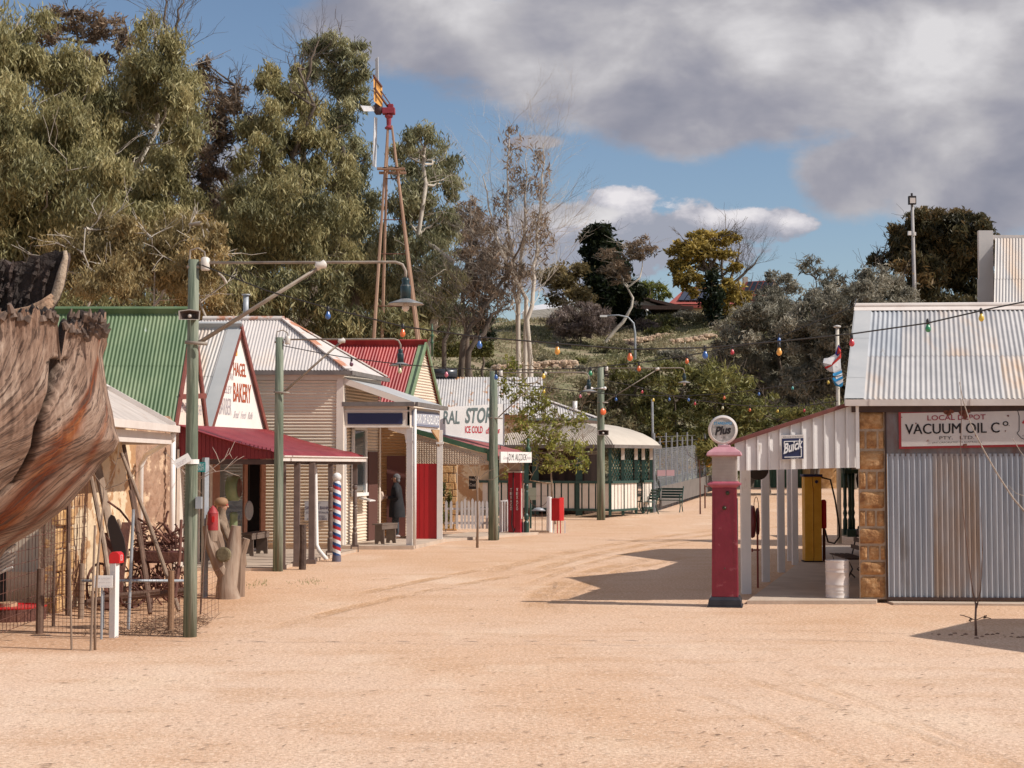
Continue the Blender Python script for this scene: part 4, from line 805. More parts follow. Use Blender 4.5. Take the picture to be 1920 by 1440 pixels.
MB().obox(V3(-2.80,40.86,.1), V3(-.5,0,0), V3(0,-.04,0), UP*2.1).build('door', M('red_brown_door', (.16,.06,.05)), st_)
# store verandah
sv = empty('store_verandah', (-1.2,42,0), 'store verandah with maroon bullnose roof, green edge and beige pressed-metal end', 'verandah')
E0 = V3(-.42,40.55,2.12); E1 = V3(.42,43.35,2.12); W0 = V3(-2.75,40.55,2.95); W1 = V3(-2.0,43.6,2.95)
ed = E1-E0; n = int(ed.length/.076*6); vs = []; prof = [(0,0),(.01,.12),(.045,.22),(.10,.30),(.2,.36),(.6,.68),(1,1)]; K = len(prof)
for i in range(n+1):
    t = i/n; e_ = E0.lerp(E1, t); ww = W0.lerp(W1, t); wv = .008*math.cos(2*math.pi*t*ed.length/.076)
    for k, (h, q) in enumerate(prof): vs.append(V3(e_.x+(ww.x-e_.x)*h, e_.y+(ww.y-e_.y)*h, e_.z+(ww.z-e_.z)*q)+V3(.6*wv,0,wv))
MB().add(vs, [(i*K+k, (i+1)*K+k, (i+1)*K+k+1, i*K+k+1) for i in range(n) for k in range(K-1)]).build('roof', M('faded_maroon_iron', (.26,.07,.07), (.34,.11,.10), sc1=2, rough=.5), sv, smooth=True)
top = [V3(E0.x+(W0.x-E0.x)*h, 40.52, E0.z+(W0.z-E0.z)*q-.01) for h, q in prof]
MB().prism([V3(E0.x-.02,40.52,1.97)]+[p-UP*.12 for p in top[2:]]+[V3(W0.x,40.52,1.97)], V3(0,.04,0)).build('end_panel', pressed, sv)
mb = MB(); rr = random.Random(9)      # pressed-metal rock-face pattern
x = -2.7
while x < -.62:
    z = 1.99; tz = E0.z+(W0.z-E0.z)*((.36+(.64)*((E0.x-x)/(E0.x-W0.x)-.2)/.8))-.2
    while z < tz-.04:
        mb.add([(x,40.518,z),(x+.06,40.518,z),(x+.06,40.518,z+.045),(x,40.518,z+.045),(x+.03+rr.uniform(-.01,.01),40.50,z+.022)], [(0,1,4),(1,2,4),(2,3,4),(3,0,4)]); z += .05
    x += .066
mb.build('pressed_pattern', pressed, sv)
mb = MB()
for k in range(2, K-1): mb.bar(top[k]+V3(0,-.02,-.03), top[k+1]+V3(0,-.02,-.03), .05, .13)
mb.prism([V3(E0.x-.06,40.5,1.97)]+[p for p in top[0:4]]+[V3(top[3].x,40.5,1.97+.12)], V3(0,-.02,0)); mb.build('edge_trim', bgreen, sv)
for px, py, wd in [(932,1012,.10),(987,1003,.13)]:
    p = G(px, py); m = MB().box((p.x-wd/2,p.y-wd/2,1.45),(p.x+wd/2,p.y+wd/2,2.1)).lathe([(wd*.55,0),(wd*.55,.35),(wd*.32,.4),(wd*.5,.45),(wd*.5,.55),(wd*.32,.6),(wd*.45,.8),(wd*.42,1.2),(wd*.3,1.25),(wd*.5,1.3),(wd*.5,1.38),(wd*.35,1.42),(wd*.4,1.45)], (p.x,p.y,0), 10); m.build('post', dgreen, sv)
MB().lathe([(.06,0),(.08,.03),(.06,.06),(.09,.1),(.045,.16),(.03,.3),(.05,.34),(.02,.4)], (.45,43.35,2.3), 10).build('finial', bgreen, sv, smooth=True)
sg = empty('shop_sign', (.3,42.5,2.1), 'narrow white signboard lettered D.M. ALCOCK over the maroon fuel pump', 'sign')
a_ = at(939,869,40.7); b_ = at(995,866,43.4); ds = (b_-a_); dn = V3(ds.y,-ds.x,0).normalized()
a_ = V3(E0.x+.09,40.5,2.02); ds = V3(.84,2.8,0.0)
ds_ = ds.normalized(); dn = V3(ds_.y,-ds_.x,0)
MB().obox(a_, ds, dn*.04, UP*.29).build('board', white, sg)
text('D.M. ALCOCK', a_+ds_*.72+dn*.04+UP*.06, ds_, UP, .18, blk, sg, width=1.7, bold=.0); text('General', a_+ds_*.2+dn*.04+UP*.09, ds_, UP+ds_*.5, .1, greyl, sg, width=.55, shear=.4); text('Merchant', a_+ds_*2.4+dn*.04+UP*.09, ds_, UP+ds_*.5, .1, greyl, sg, width=.45, shear=.4)
gs = empty('shop_sign', (-1,41.2,3), 'big white signboard lettered GENERAL STORE and ICE COLD drinks on the verandah roof', 'sign')
gsY = lambda x: 40.6+(x-780)/165*1.15
p0 = at(829,815,gsY(829)); p1 = at(945,835,gsY(945)); p2 = at(945,757,gsY(945)); p3 = at(780,766,gsY(780)); pL = at(780,806,gsY(780)); gu_ = V3(p2.x-p3.x,p2.y-p3.y,0).normalized()
MB().prism([pL, p1, p2, p3], V3(0,.04,0)).build('board', white, gs)
MB().bar(p0+V3(0,.04,0), p0+V3(0,.5,-.5), .03,.03).bar(p1+V3(-.1,.04,0), p1+V3(-.1,.6,-.3), .03,.03).bar(pL+V3(0,-.01,.0), p1+V3(0,-.01,0), .03, .02).bar(p1+V3(0,-.01,0), p2+V3(0,-.01,0), .02, .02, up=(1,0,0)).build('frame', steel, gs)
sv_u = (p2-p3).normalized()
text('RAL', at(831,795,gsY(831))+V3(0,-.01,0), gu_+UP*.02, UP, .35, greenl, gs, width=.48, shear=.1, bold=.02); text('STORE', at(872,794,gsY(872))+V3(0,-.01,0), gu_+UP*.03, UP, .42, greenl, gs, width=.98, shear=.25, bold=.03)
text('GENE', at(782,795,gsY(782))+V3(0,-.01,0), gu_+UP*.02, UP, .35, greenl, gs, width=.62, shear=.1, bold=.02)
text('ICE COLD', at(872,812,gsY(872))+V3(0,-.01,0), gu_, UP, .19, redl, gs, width=.52, bold=.02); text('drinks', at(911,813,gsY(911))+V3(0,-.01,0), gu_+UP*.02, UP, .17, redl, gs, width=.42, shear=.35, bold=.01)
rp_ = MB(); p = G(801,1017); rp_.box((p.x-.31,p.y,.09),(p.x+.29,p.y+.05,2.0)).box((p.x-.34,p.y-.01,.09),(p.x-.31,p.y+.06,2.0)).box((p.x+.29,p.y-.01,.09),(p.x+.32,p.y+.06,2.0))
for i in range(1,5): rp_.box((p.x-.31+i*.12,p.y-.006,.1),(p.x-.305+i*.12,p.y,2.0))
thing1(rp_, 'red_screen', M('deep_red_boards', (.40,.006,.010), (.46,.01,.014), sc1=3, st=(1,1,.3), rough=.45, rust=(.30,.03,.02), rsc=2, rth=(.6,.8)), p, 'tall bright red boarded panel under the store verandah, behind the far bank post', 'screen')
# stone corner behind the picket fence
sw = empty('stone_wall', (-2,45.5,0), 'short stretch of warm stone wall between the red panel and the picket fence', 'wall')
mb = MB(); rr = random.Random(8); z = 0
x0 = at(822,900,46).x; xe = at(857,900,46).x
while z < 2.3:
    h = rr.uniform(.18,.3); x = x0
    while x < xe-.08: l = rr.uniform(.2,.45); mb.box((x+.01,45.95,z+.01),(min(x+l,xe)-.01,46.0,z+h-.01),.012); x += l
    z += h
mb.build('stones', stone, sw, bevel=.015); MB().box((x0,45.98,0),(xe,46.4,2.3)).build('core', mortar, sw)
# ================================================================= inn with slatted verandah
inn = empty('verandah_house', (2,60,0), 'single-storey house with pale rusty roofs and a cream and green slatted verandah at the bend', 'house')
gi = gz(58)
C = G(1144,971); C.z = gi; Lp = V3(-3.2,57.3,gi); Rp = G(1221,962); Rp.z = gi
def slats(mb, mg, a, b, z0, z1, step=.26):
    a = Vector(a); b = Vector(b); L_ = (b-a).length; d = (b-a)/L_; nn = V3(d.y,-d.x,0); n = int(L_/step)
    for i in range(n):
        t = i*L_/n; mb.obox(a+d*(t+.03)+nn*.02+UP*(z0-a.z), d*(L_/n-.06), nn*.025, UP*(z1-z0))
    mg.obox(a+UP*(z0-a.z-.04), b-a, nn*.03*-1, UP*.06).obox(a+nn*.02+UP*(z1-a.z), b-a, nn*.08, UP*.09).obox(a+UP*(z0-a.z-.06)+nn*.02, b-a, nn*.06, UP*.08)
    mg.obox(a+UP*(z0-a.z), b-a, nn*-.02, UP*(z1-z0))
Cm = C.lerp(Rp, .62); Cn = C.lerp(Rp, .76)
for qa, qb, zb0_ in ((Lp,C,.22),(C,Cm,.2),(Cn,Rp,.2)):
    ms = MB(); mg = MB(); slats(ms, mg, qa, qb, gi+zb0_, gi+1.12); ms.build('slat_panel', creamtrim, inn); mg.build('slat_rails', dgreen, inn)
for k, p in enumerate([C, C.lerp(Rp,.3), C.lerp(Rp,.62), C.lerp(Rp,.8), Rp]+[Lp.lerp(C, q) for q in (.15,.38,.61,.84)]):
    wd = .1 if k < 5 else .24
    MB().box((p.x-wd/2,p.y-.06,gi),(p.x+wd/2,p.y+.06,gi+2.45)).build('post', dgreen, inn)
    if 0 < k < 5: MB().box((p.x-.06,p.y-.075,gi+1.95),(p.x+.06,p.y-.061,gi+2.4)).build('post_cap', creamtrim, inn)
# lattice
mb = MB(); da = Rp-C; LL = da.length; dd = da/LL; nn = V3(dd.y,-dd.x,0)
for i in range(-6, 24):
    for sgn in (1,-1):
        t0 = i*.22; x0_, z0_ = (t0, 1.12) if sgn > 0 else (t0, 2.4); x1_, z1_ = t0+1.28, (2.4 if sgn > 0 else 1.12)
        ca = max(0, -x0_/1.28) if x0_ < 0 else 0; cb_ = min(1, (LL-x0_)/1.28)
        if LL*.28 > x0_+1.28 or cb_ <= ca: continue
        pa = C+dd*(x0_+1.28*ca)+UP*(z0_+(z1_-z0_)*ca)-nn*.1; pb = C+dd*(x0_+1.28*cb_)+UP*(z0_+(z1_-z0_)*cb_)-nn*.1
        mb.bar(pa, pb, .03, .03, up=nn)
mb.build('lattice', dgreen, inn)
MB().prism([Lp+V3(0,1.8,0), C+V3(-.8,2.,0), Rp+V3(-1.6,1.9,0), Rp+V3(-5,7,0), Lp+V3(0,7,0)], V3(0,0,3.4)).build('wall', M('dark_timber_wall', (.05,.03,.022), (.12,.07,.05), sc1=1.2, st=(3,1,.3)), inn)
# verandah roof
zg = gi+2.47; o1 = V3(Lp.x,Lp.y-.25,zg); o2 = V3(C.x+.1,C.y-.25,zg); o3 = V3(Rp.x+.35,Rp.y-.1,zg); i1 = V3(Lp.x,Lp.y+1.9,zg+.78); i2 = V3(C.x-.9,C.y+2.1,zg+.82); i3 = V3(Rp.x-1.5,Rp.y+2.0,zg+.82)
def curvroof(a0, a1, b0, b1, amp):
    prof = [(0,0),(.06,.16),(.16,.34),(.32,.55),(.55,.76),(.8,.92),(1,1)]; L_ = (a1-a0).length; n = int(L_/.09*6); K = len(prof); vs = []
    for i in range(n+1):
        t = i/n; e_ = a0.lerp(a1, t); ww = b0.lerp(b1, t); wv = amp*math.cos(2*math.pi*t*L_/.09)
        for h, q in prof: vs.append(V3(e_.x+(ww.x-e_.x)*h, e_.y+(ww.y-e_.y)*h, e_.z+(ww.z-e_.z)*q+wv))
    return MB().add(vs, [(i*K+k, (i+1)*K+k, (i+1)*K+k+1, i*K+k+1) for i in range(n) for k in range(K-1)])
curvroof(o1, o2, i1, i2, .012).build('verandah_roof', M('pale_tan_iron', (.50,.44,.37), (.58,.51,.43), sc1=1.2, rough=.6), inn, smooth=True)
curvroof(o2, o3, i2, i3, .003).build('verandah_roof', M('pale_tan_iron', (.5,.44,.37)), inn, smooth=True)
MB().bar(o1-UP*.05, o2-UP*.05, .1, .12).bar(o2-UP*.05, o3-UP*.05, .1, .12).build('gutter', gutterd, inn)
# main roofs
YA = 62.0
def pl(x, y, Y): return at(x, y, Y)
ra = MB(); q0 = pl(800,775,56); q1 = pl(990,775,56); tA = pl(800,707,59.5); u = V3(1,0,0); v = (V3(0,59.5,tA.z)-V3(0,56,q0.z)); ra.corr(q0, u, v, q1.x-q0.x+.6, 0, v.length, amp=.014, pitch=.1, seg=6); ra.build('left_roof', galv_rust, inn, smooth=True)
MB().add([V3(q0.x,59.5,tA.z), V3(q1.x+.6,59.5,tA.z), V3(q1.x+.6,63,q0.z), V3(q0.x,63,q0.z)], [(0,1,2,3)]).box((q0.x,56.2,0),(q1.x,62.8,q0.z-.05)).build('left_wall', render_, inn)
hA = pl(985,737,62); hB = pl(1118,784,59); hC = pl(930,784,59); hD = V3(hB.x+.6,66,hB.z)
rb = MB(); Wd = hB.x-hC.x; v = V3(0,3,hA.z-hB.z); vl = v.length; v = v/vl
rb.corr(hC, V3(1,0,0), v, Wd, 0, lambda t: vl*min(1, (Wd-t)/(hB.x-hA.x)), amp=.013, pitch=.1); rb.build('right_roof', galv_rust, inn, smooth=True)
MB().add([hB, hD, V3(hA.x,64,hA.z), hA], [(0,1,2,3)]).build('right_roof_end', palegal, inn)
MB().bar(hA+UP*.03, hB+UP*.03, .22, .03).build('hip_capping', palegal, inn); MB().bar(hC+V3(0,-.06,-.08), hB+V3(.05,-.06,-.08), .12, .14).build('roof_gutter', M('pale_green_trim', (.22,.27,.24)), inn)
MB().tube([pl(1078,778,60), pl(1078,752,60)], .09, 10).build('flue', white, inn, smooth=True)
MB().box((hC.x,59.3,zg+.6),(hB.x-.3,65,hB.z-.1)).build('upper_wall', render_d, inn)
thing1(MB().tube([pl(806,700,59.4), pl(857,700,59.4)], .19, 14), 'water_heater_tube', M('dark_heater', (.03,.035,.045), (.05,.055,.065), sc1=3, rough=.25), pl(830,705,59.4), 'dark horizontal tube on the ridge of the rusty roof right of the red roof', 'water heater', smooth=True)
sg = empty('hanging_sign', pl(1104,850,56.5), 'small white name board hanging under the curved verandah roof left of the fourth pole', 'sign')
MB().obox(pl(1090,854,56.5), V3(.62,0,.05), V3(0,.03,0), UP*.13).build('board', white, sg); text('VINES AND TEAS', pl(1092,852.5,56.5), V3(1,0,.08), UP, .06, blk, sg, width=.54)
# ================================================================= garage on the right
gy = 22.9; fv = V3(math.cos(R(-4)), math.sin(R(-4)), 0); su = V3(.259,.966,0); gn = V3(fv.y,-fv.x,0)   # gn faces the camera
gn = V3(-math.sin(R(4)), -math.cos(R(4)), 0)
o = V3(at(1609,862,gy).x, gy, .05)
gar = empty('garage', o, 'stone-cornered garage with a big corrugated iron sliding door and pale iron roof on the right', 'garage')
def gp(t, z, out=0.): return o+fv*t+UP*(z-.05)+gn*out
# stone pillar
mb = MB(); rr = random.Random(4); s126 = F/gy
rows = [(90,190,1),(190,300,3),(300,408,1),(408,518,3),(518,618,1),(618,716,3),(716,806,1),(806,896,3),(896,972,1),(972,1104,1)]
zz = lambda q: CAMZ+(862-(740+q/2.88))/s126
Wp = .39
for a_, b_, k in rows:
    zt_, zb_ = zz(a_), max(.06, zz(b_))
    ws = [1] if k == 1 else [rr.uniform(.26,.34), rr.uniform(.38,.46)]; ws = ws if k == 1 else ws+[1-sum(ws)]
    t = 0
    for i, w_ in enumerate(ws):
        g_ = .005 if k == 1 else .009; zz0 = zb_+(g_ if k == 1 else .012); zz1 = zt_-(g_ if k == 1 else .011)
        cnt = 8; a0 = t*Wp+g_; a1 = (t+w_)*Wp-g_
        vs = []
        for j in range(cnt+1):
            for i2 in range(cnt+1):
                fx, fz = i2/cnt, j/cnt; edge = min(fx, 1-fx, fz, 1-fz)
                bul = .012+.03*min(1, edge*5)+rr.uniform(-.008,.008)*(1 if edge > 0 else 0)
                if k == 3: bul *= .6
                vs.append(gp(a0+(a1-a0)*fx, zz0+(zz1-zz0)*fz, bul if edge > 0 else -.01))
        m0 = len(mb.v); mb.add(vs, [(j*(cnt+1)+i2, j*(cnt+1)+i2+1, (j+1)*(cnt+1)+i2+1, (j+1)*(cnt+1)+i2) for j in range(cnt) for i2 in range(cnt)])
        t += w_
pil = mb.build('pillar_stones', stone2, gar, smooth=True)
MB().obox(gp(0,.05), fv*Wp, su*.4, UP*2.85).build('pillar_mortar', mortar, gar)
MB().obox(gp(0,.05,-.02)+su*.4, fv*.3, su*12, UP*2.9).build('side_wall', stone, gar)
# door
mb = MB(); mb.corr(gp(Wp+.02,.07,.05), fv, UP, 7.5, 0, 2.12, pitch=.0785, amp=.018, seg=8, nm=3, sw=.66); mb.build('sliding_door', [M('door_sheet_blue', (.33,.36,.41), (.46,.48,.52), sc1=3, st=(2,1,.25), rough=.42, metal=.25, det=8, rust=(.26,.25,.25), rsc=2.5, rth=(.56,.66)), galv_door, M('door_sheet_grey', (.36,.35,.35), (.47,.46,.45), sc1=3, st=(2,1,.25), rough=.42, metal=.25, det=8, rust=(.28,.23,.20), rsc=2, rth=(.55,.68))], gar, smooth=True)
mb = MB()
for i in range(10): mb.obox(gp(Wp+.02+i*.76, 2.15+.002*(i%2), .04+.004*(i%2)), fv*.77, -gn*.01, UP*.66)
mb.build('upper_sheet', M('stained_flat_iron', (.17,.15,.15), (.28,.26,.27), sc1=2.5, st=(1,1,.3), rough=.55, metal=.2, rust=(.16,.07,.05), rsc=1.3, rth=(.5,.62)), gar)
MB().obox(gp(Wp,.05,.08), fv*7.6, -gn*.05, UP*.04).obox(gp(Wp-.005,.07,.06), fv*.015, -gn*.03, UP*2.75).build('door_track', dkbrown, gar)
MB().obox(gp(Wp,2.2,-.04), fv*7.6, -gn*.2, UP*.7).build('wall_above_door', dkbrown, gar)
MB().obox(gp(-.1,2.80,.1), fv*8.2, -gn*.25, UP*.10).build('fascia_beam', dkbrown, gar)
# roof
ez = 2.99; ridge_t = 3.75; rz = 4.70; galv_b = M('galvanised_sheet_blue', (.36,.38,.41), (.47,.48,.50), sc1=1.2, st=(1.6,.6,.4), rough=.5, metal=.1, det=8, rust=(.30,.28,.26), rsc=5, rth=(.62,.7)); galv_c = M('galvanised_sheet_cream', (.46,.41,.37), (.56,.51,.47), sc1=1.1, st=(1.6,.6,.4), rough=.6, metal=.05, det=8, rust=(.55,.38,.25), rsc=.9, rth=(.52,.68)); galv_d = M('galvanised_sheet_grey', (.40,.39,.39), (.52,.50,.49), sc1=1.3, rough=.55, det=8)
E = gp(-.16,ez,.09); rv = su*ridge_t+UP*(rz-ez); rl = rv.length
mb = MB(); mb.corr(E, fv, rv, 8.6, 0, rl, pitch=.0775, amp=.012, seg=8, lap=.44, nm=4); mb.build('roof', [galv, galv_b, galv_c, galv_d], gar, smooth=True)
mb = MB(); mb.corr(E+rv, fv, su*ridge_t+UP*(ez-rz), 8.6, 0, rl, amp=.012, seg=4); mb.build('rear_roof', galv, gar, smooth=True)
nr = fv.cross(rv).normalized()
mb = MB()
for k_, (qa, qb) in enumerate(((0,.2),(.2,.62),(.62,1.))): mb.add([E+nr*(.018+.003*k_)+rv*qa-fv*.03, E+nr*(.018+.003*k_)+fv*.24+rv*qa, E+nr*(.018+.003*k_)+fv*.24+rv*(qb+.01), E+nr*(.018+.003*k_)+rv*(qb+.01)-fv*.03], [(0,1,2,3)])
mb.build('verge_flashing', galv_flat, gar)
MB().obox(E-fv*.045-UP*.06, fv*.02, rv, UP*.08).build('verge_board', galv_flat, gar)
MB().tube([E+rv+UP*.04-fv*.05, E+rv+UP*.04+fv*8.6], .045, 8).obox(E+rv*.95+nr*.022-fv*.05, fv*8.7, rv*.05, nr*.006).build('ridge_cap', gutterp, gar)
MB().obox(E+gn*.02-UP*.10-fv*.05, fv*8.7, gn*.10, UP*.095).build('gutter', gutterp, gar)
mb = MB()
for i in range(6): mb.obox(E+gn*.12-UP*.10+fv*(.3+1.45*i), fv*.03, gn*.008, UP*.095)
mb.build('gutter_straps', gutterp, gar)
# garage verandah
gv = empty('garage_verandah', V3(4.5,27,0), 'lean-to verandah of the garage with a white boarded end panel and white square posts', 'verandah')
pa = V3(at(1378,862,22.75).x,22.75,0); pb = V3(o.x-.02,22.85,0); zl0, zl1, zh = 1.94, 2.34, 2.93
mb = MB(); n = 11; Lh = (pb-pa)
hs_ = [(0,zl1),(1,zh)]
for i in range(n):
    t0, t1 = i/n, (i+1)/n; za, zb = zl1+(zh-zl1)*t0, zl1+(zh-zl1)*t1; wv = .022
    A_ = pa+Lh*t0; B_2 = pa+Lh*t1; lo0 = zl0+.045*t0; lo1 = zl0+.045*t1
    mb.prism([V3(A_.x,A_.y-.02,lo0), V3(B_2.x,B_2.y+.006,lo1), V3(B_2.x,B_2.y+.006,zb), V3(A_.x,A_.y-.02,za)], V3(0,.02,0))
    mb.obox(V3(A_.x-.006,A_.y-.04,lo0), V3(.022,0,0), V3(0,.03,0), UP*(za-lo0-.0))
mb.build('end_panel', whiteold, gv)
MB().bar(V3(pa.x-.1,pa.y-.03,zl1+.0), V3(pb.x+.02,pb.y-.03,zh+.035), .09, .055).build('edge_trim', M('dark_oxide_trim', (.13,.035,.03), (.18,.055,.04), sc1=5), gv)
far = pa+su*14+V3(.5,0,0)
mb = MB(); mb.prism([V3(pa.x,pa.y,zl1), V3(pb.x,pb.y,zh), V3(pb.x,pb.y,zh)+su*14, V3(far.x,far.y,zl1)], V3(0,0,.025)); mb.build('roof', galv_flat, gv)
MB().bar(V3(pa.x+.07,pa.y+.03,zl0+.08), V3(far.x+.07,far.y,zl0+.08), .07, .16).build('beam', whiteold, gv)
MB().box((pb.x-.03,pb.y-.05,1.97),(pb.x+.02,pb.y-.02,zh)).build('corner_board', white, gv)
for px, py, wd in [(1399,1113,.145),(1436,1091,.125),(1465,1073,.125),(1491,1059,.115),(1481,1052,.09)]:
    p = G(px, py); MB().box((p.x-wd/2,p.y-wd/2,0),(p.x+wd/2,p.y+wd/2,2.3)).build('post', whiteold, gv)
tag(MB().prism([V3(3.42,22.62,0), V3(5.3,22.62,0), V3(9.3,37,0), V3(7.4,37,0)], V3(0,0,.055)).obox(V3(o.x+.4,22.5,0), fv*7.4, V3(0,.4,0), UP*.03).build('pavement', concrete), kind='structure')
# buildings behind the garage
rz2 = empty('rear_shed', V3(12,33,0), 'second shed whose pale ridge just shows above the garage ridge', 'shed')
xl = at(1652,578,33).x; zr2 = at(1652,577,33).z
mb = MB(); mb.corr(V3(xl,30.5,zr2-1.1), V3(1,0,0), V3(0,2.5,1.1), 9, 0, 2.73, amp=.012); mb.build('roof', galv, rz2, smooth=True)
MB().bar(V3(xl,33,zr2+.02), V3(xl+9,33,zr2+.02), .14, .07).build('ridge_cap', gutterp, rz2); MB().box((xl+.1,31,0),(xl+8.9,33,zr2-1.1)).add([V3(xl,33,zr2),V3(xl+9,33,zr2),V3(xl+9,35.5,zr2-1.1),V3(xl,35.5,zr2-1.1)],[(0,1,2,3)]).build('wall', galv_flat, rz2)
tb = empty('tall_store', V3(13,39,0), 'taller iron-roofed building with a white parapet end rising behind the sheds at the right edge', 'building')
a_ = at(1866,447,38.6); zb = at(1866,600,38.6).z
mb = MB(); b0 = at(1862,640,36.5); v = a_-b0; mb.corr(b0, V3(1,0,0), v, 6, 0, v.length, amp=.012, lap=.6); mb.build('roof', galv, tb, smooth=True)
pq = at(1835,432,37); MB().box((at(1835,432,38.5).x,38.5,3),(at(1862,432,38.5).x,38.62,at(1835,432,38.5).z)).box((at(1834,560,38.45).x,38.46,3),(at(1863,560,38.45).x,38.5,at(1835,523,38.45).z)).build('parapet', M('grey_white_parapet', (.48,.45,.43), (.54,.51,.49), sc1=1.5), tb)
MB().box((a_.x-.05,38.63,a_.z-.02),(a_.x+6,38.75,a_.z+.09)).build('ridge_cap', palegal, tb); MB().box((a_.x+.1,36.6,0),(a_.x+5.9,42,b0.z)).build('wall', galv_flat, tb)
# a shed to the right of the picture, only its shadow is seen
sh = empty('tin_shed', V3(10.4,17.6,0), 'gabled tin shed standing off to the right whose pointed shadow crosses the gravel', 'shed')
mb = MB(); sx = 9.3; mb.prism([V3(sx,15.2,0), V3(sx,19.6,0), V3(sx,19.6,2.9), V3(sx,17.35,4.25), V3(sx,15.2,2.9)], V3(3,0,0)); mb.build('wall', galv_flat, sh)
MB().prism([V3(sx-.1,15.0,2.85), V3(sx-.1,17.35,4.33), V3(sx-.1,19.8,2.85), V3(sx-.1,17.35,4.28)], V3(3.3,0,0)).build('roof', galv, sh)
# ================================================================= far things
gf = empty('iron_fence', V3(18,86,.6), 'green corrugated iron fence far behind the garage verandah', 'fence')
mb = MB(); a_ = G(1405,914); mb.corr(V3(a_.x,84,.5), V3(1,0,0), UP, 5.5, 0, 1.9, pitch=.2, amp=.04, seg=4); mb.build('sheets', M('green_fence_iron', (.05,.11,.07), (.08,.15,.10), sc1=2), gf, smooth=True)
fs_ = empty('far_shed', V3(19,82,.5), 'far yellow-brick shed with a dark open bay seen under the garage verandah', 'shed')
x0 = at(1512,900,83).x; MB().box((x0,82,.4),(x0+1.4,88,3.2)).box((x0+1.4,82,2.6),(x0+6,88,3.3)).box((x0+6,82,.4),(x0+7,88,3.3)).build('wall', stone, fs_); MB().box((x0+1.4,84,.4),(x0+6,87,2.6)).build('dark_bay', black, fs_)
# houses on the hill
def hpt(x, y, Y): return at(x, y, Y)
wh = empty('hill_house', hpt(1230,605,160), 'low white house with a shallow pale roof and dark verandah on top of the hill', 'house')
YH = 160; p = lambda x, y, dY=0: hpt(x, y, YH+dY)
hw_ = M('hill_house_wall', (.62,.58,.52), (.68,.64,.58), sc1=2)
MB().add([p(975,590), p(1105,572), p(1182,566), p(1182,551,5), p(1105,555,5), p(985,576,5)], [(0,1,4,5),(1,2,3,4)]).build('roof', M('hill_house_roof', (.66,.66,.68)), wh)
MB().prism([p(980,584), p(1180,562), p(1180,612), p(980,612)], V3(0,5,0)).prism([p(1180,553), p(1240,575), p(1195,578), p(1190,612), p(1178,612)], V3(0,5,0)).prism([p(1192,578), p(1280,582), p(1280,615), p(1192,615)], V3(0,4,0)).build('wall', hw_, wh)
MB().prism([p(1175,551,-1), p(1185,551,-1), p(1300,578,-1), p(1290,583,-1)], V3(0,7,0)).prism([p(1190,572,-3), p(1300,574,-3), p(1300,580,-3), p(1190,580,-3)], V3(0,3,0)).build('verandah_roof', dkbrown, wh)
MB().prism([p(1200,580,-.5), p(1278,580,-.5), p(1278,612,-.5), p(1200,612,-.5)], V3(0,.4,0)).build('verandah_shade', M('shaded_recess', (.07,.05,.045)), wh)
rh = empty('hill_house', hpt(1350,590,170), 'red-roofed house with solar panels behind the golden autumn tree', 'house'); YR = 168
p = lambda x, y, dY=0: hpt(x, y, YR+dY); rr_ = M('hill_red_roof', (.30,.06,.05), (.36,.09,.07), sc1=1)
MB().add([p(1252,570,-1), p(1288,538,4), p(1350,538,4), p(1398,570,-1)], [(0,3,2,1)]).prism([p(1250,572,-1), p(1400,572,-1), p(1400,577,-1), p(1250,577,-1)], V3(0,2,0)).build('roof', rr_, rh)
MB().prism([p(1262,566), p(1398,566), p(1398,612), p(1262,612)], V3(0,6,0)).prism([p(1420,562), p(1430,540), p(1452,525), p(1464,542), p(1464,570), p(1420,570)], V3(0,5,0)).build('wall', M('hill_cream_wall', (.58,.46,.34), (.66,.54,.42), sc1=2), rh)
MB().prism([p(1375,560,-.5), p(1400,528,-.5), p(1455,525,-.5), p(1440,545,-.5), p(1420,570,-.5)], V3(0,.3,0)).build('gable_roof', rr_, rh)
for i in range(5):
    mb = MB(); mb.prism([p(1272+i*12,564,-.5), p(1284+i*12-2,564,-.5), p(1298+i*12-2,543,2.8), p(1286+i*12,543,2.8)], V3(0,-.03,.1)); mb.build('solar_panel', M('solar_panel_blue', (.02,.03,.06), rough=.2), rh); mb = MB(); mb.prism([p(1392+i*10,552,-1), p(1401+i*10,551,-1), p(1411+i*10,528,-1), p(1403+i*10,528,-1)], V3(0,.1,0))
    mb.build('solar_panel', MATS['solar_panel_blue'], rh)
MB().box((p(1397,525).x, YR+1, p(1397,540).z),(p(1405,525).x, YR+2, p(1397,517).z)).build('chimney', M('chimney_cream', (.5,.42,.33)), rh)
lf = empty('hill_house', hpt(845,640,104), 'small pale building with cream columns half hidden by the gum trunks above the hedge', 'house')
YL = 104; p = lambda x, y, dY=0: hpt(x, y, YL+dY)
MB().prism([p(815,636), p(905,636), p(905,662), p(815,662)], V3(0,3,0)).build('wall', M('putty_wall', (.42,.36,.30), (.5,.43,.36), sc1=2), lf); MB().prism([p(800,628,-1), p(912,628,-1), p(912,634,-1), p(800,634,-1)], V3(0,5,0)).build('roof', dkbrown, lf)
MB().prism([p(822,634,-.8), p(826,634,-.8), p(826,664,-.8), p(822,664,-.8)], V3(0,.3,0)).build('column', white, lf)
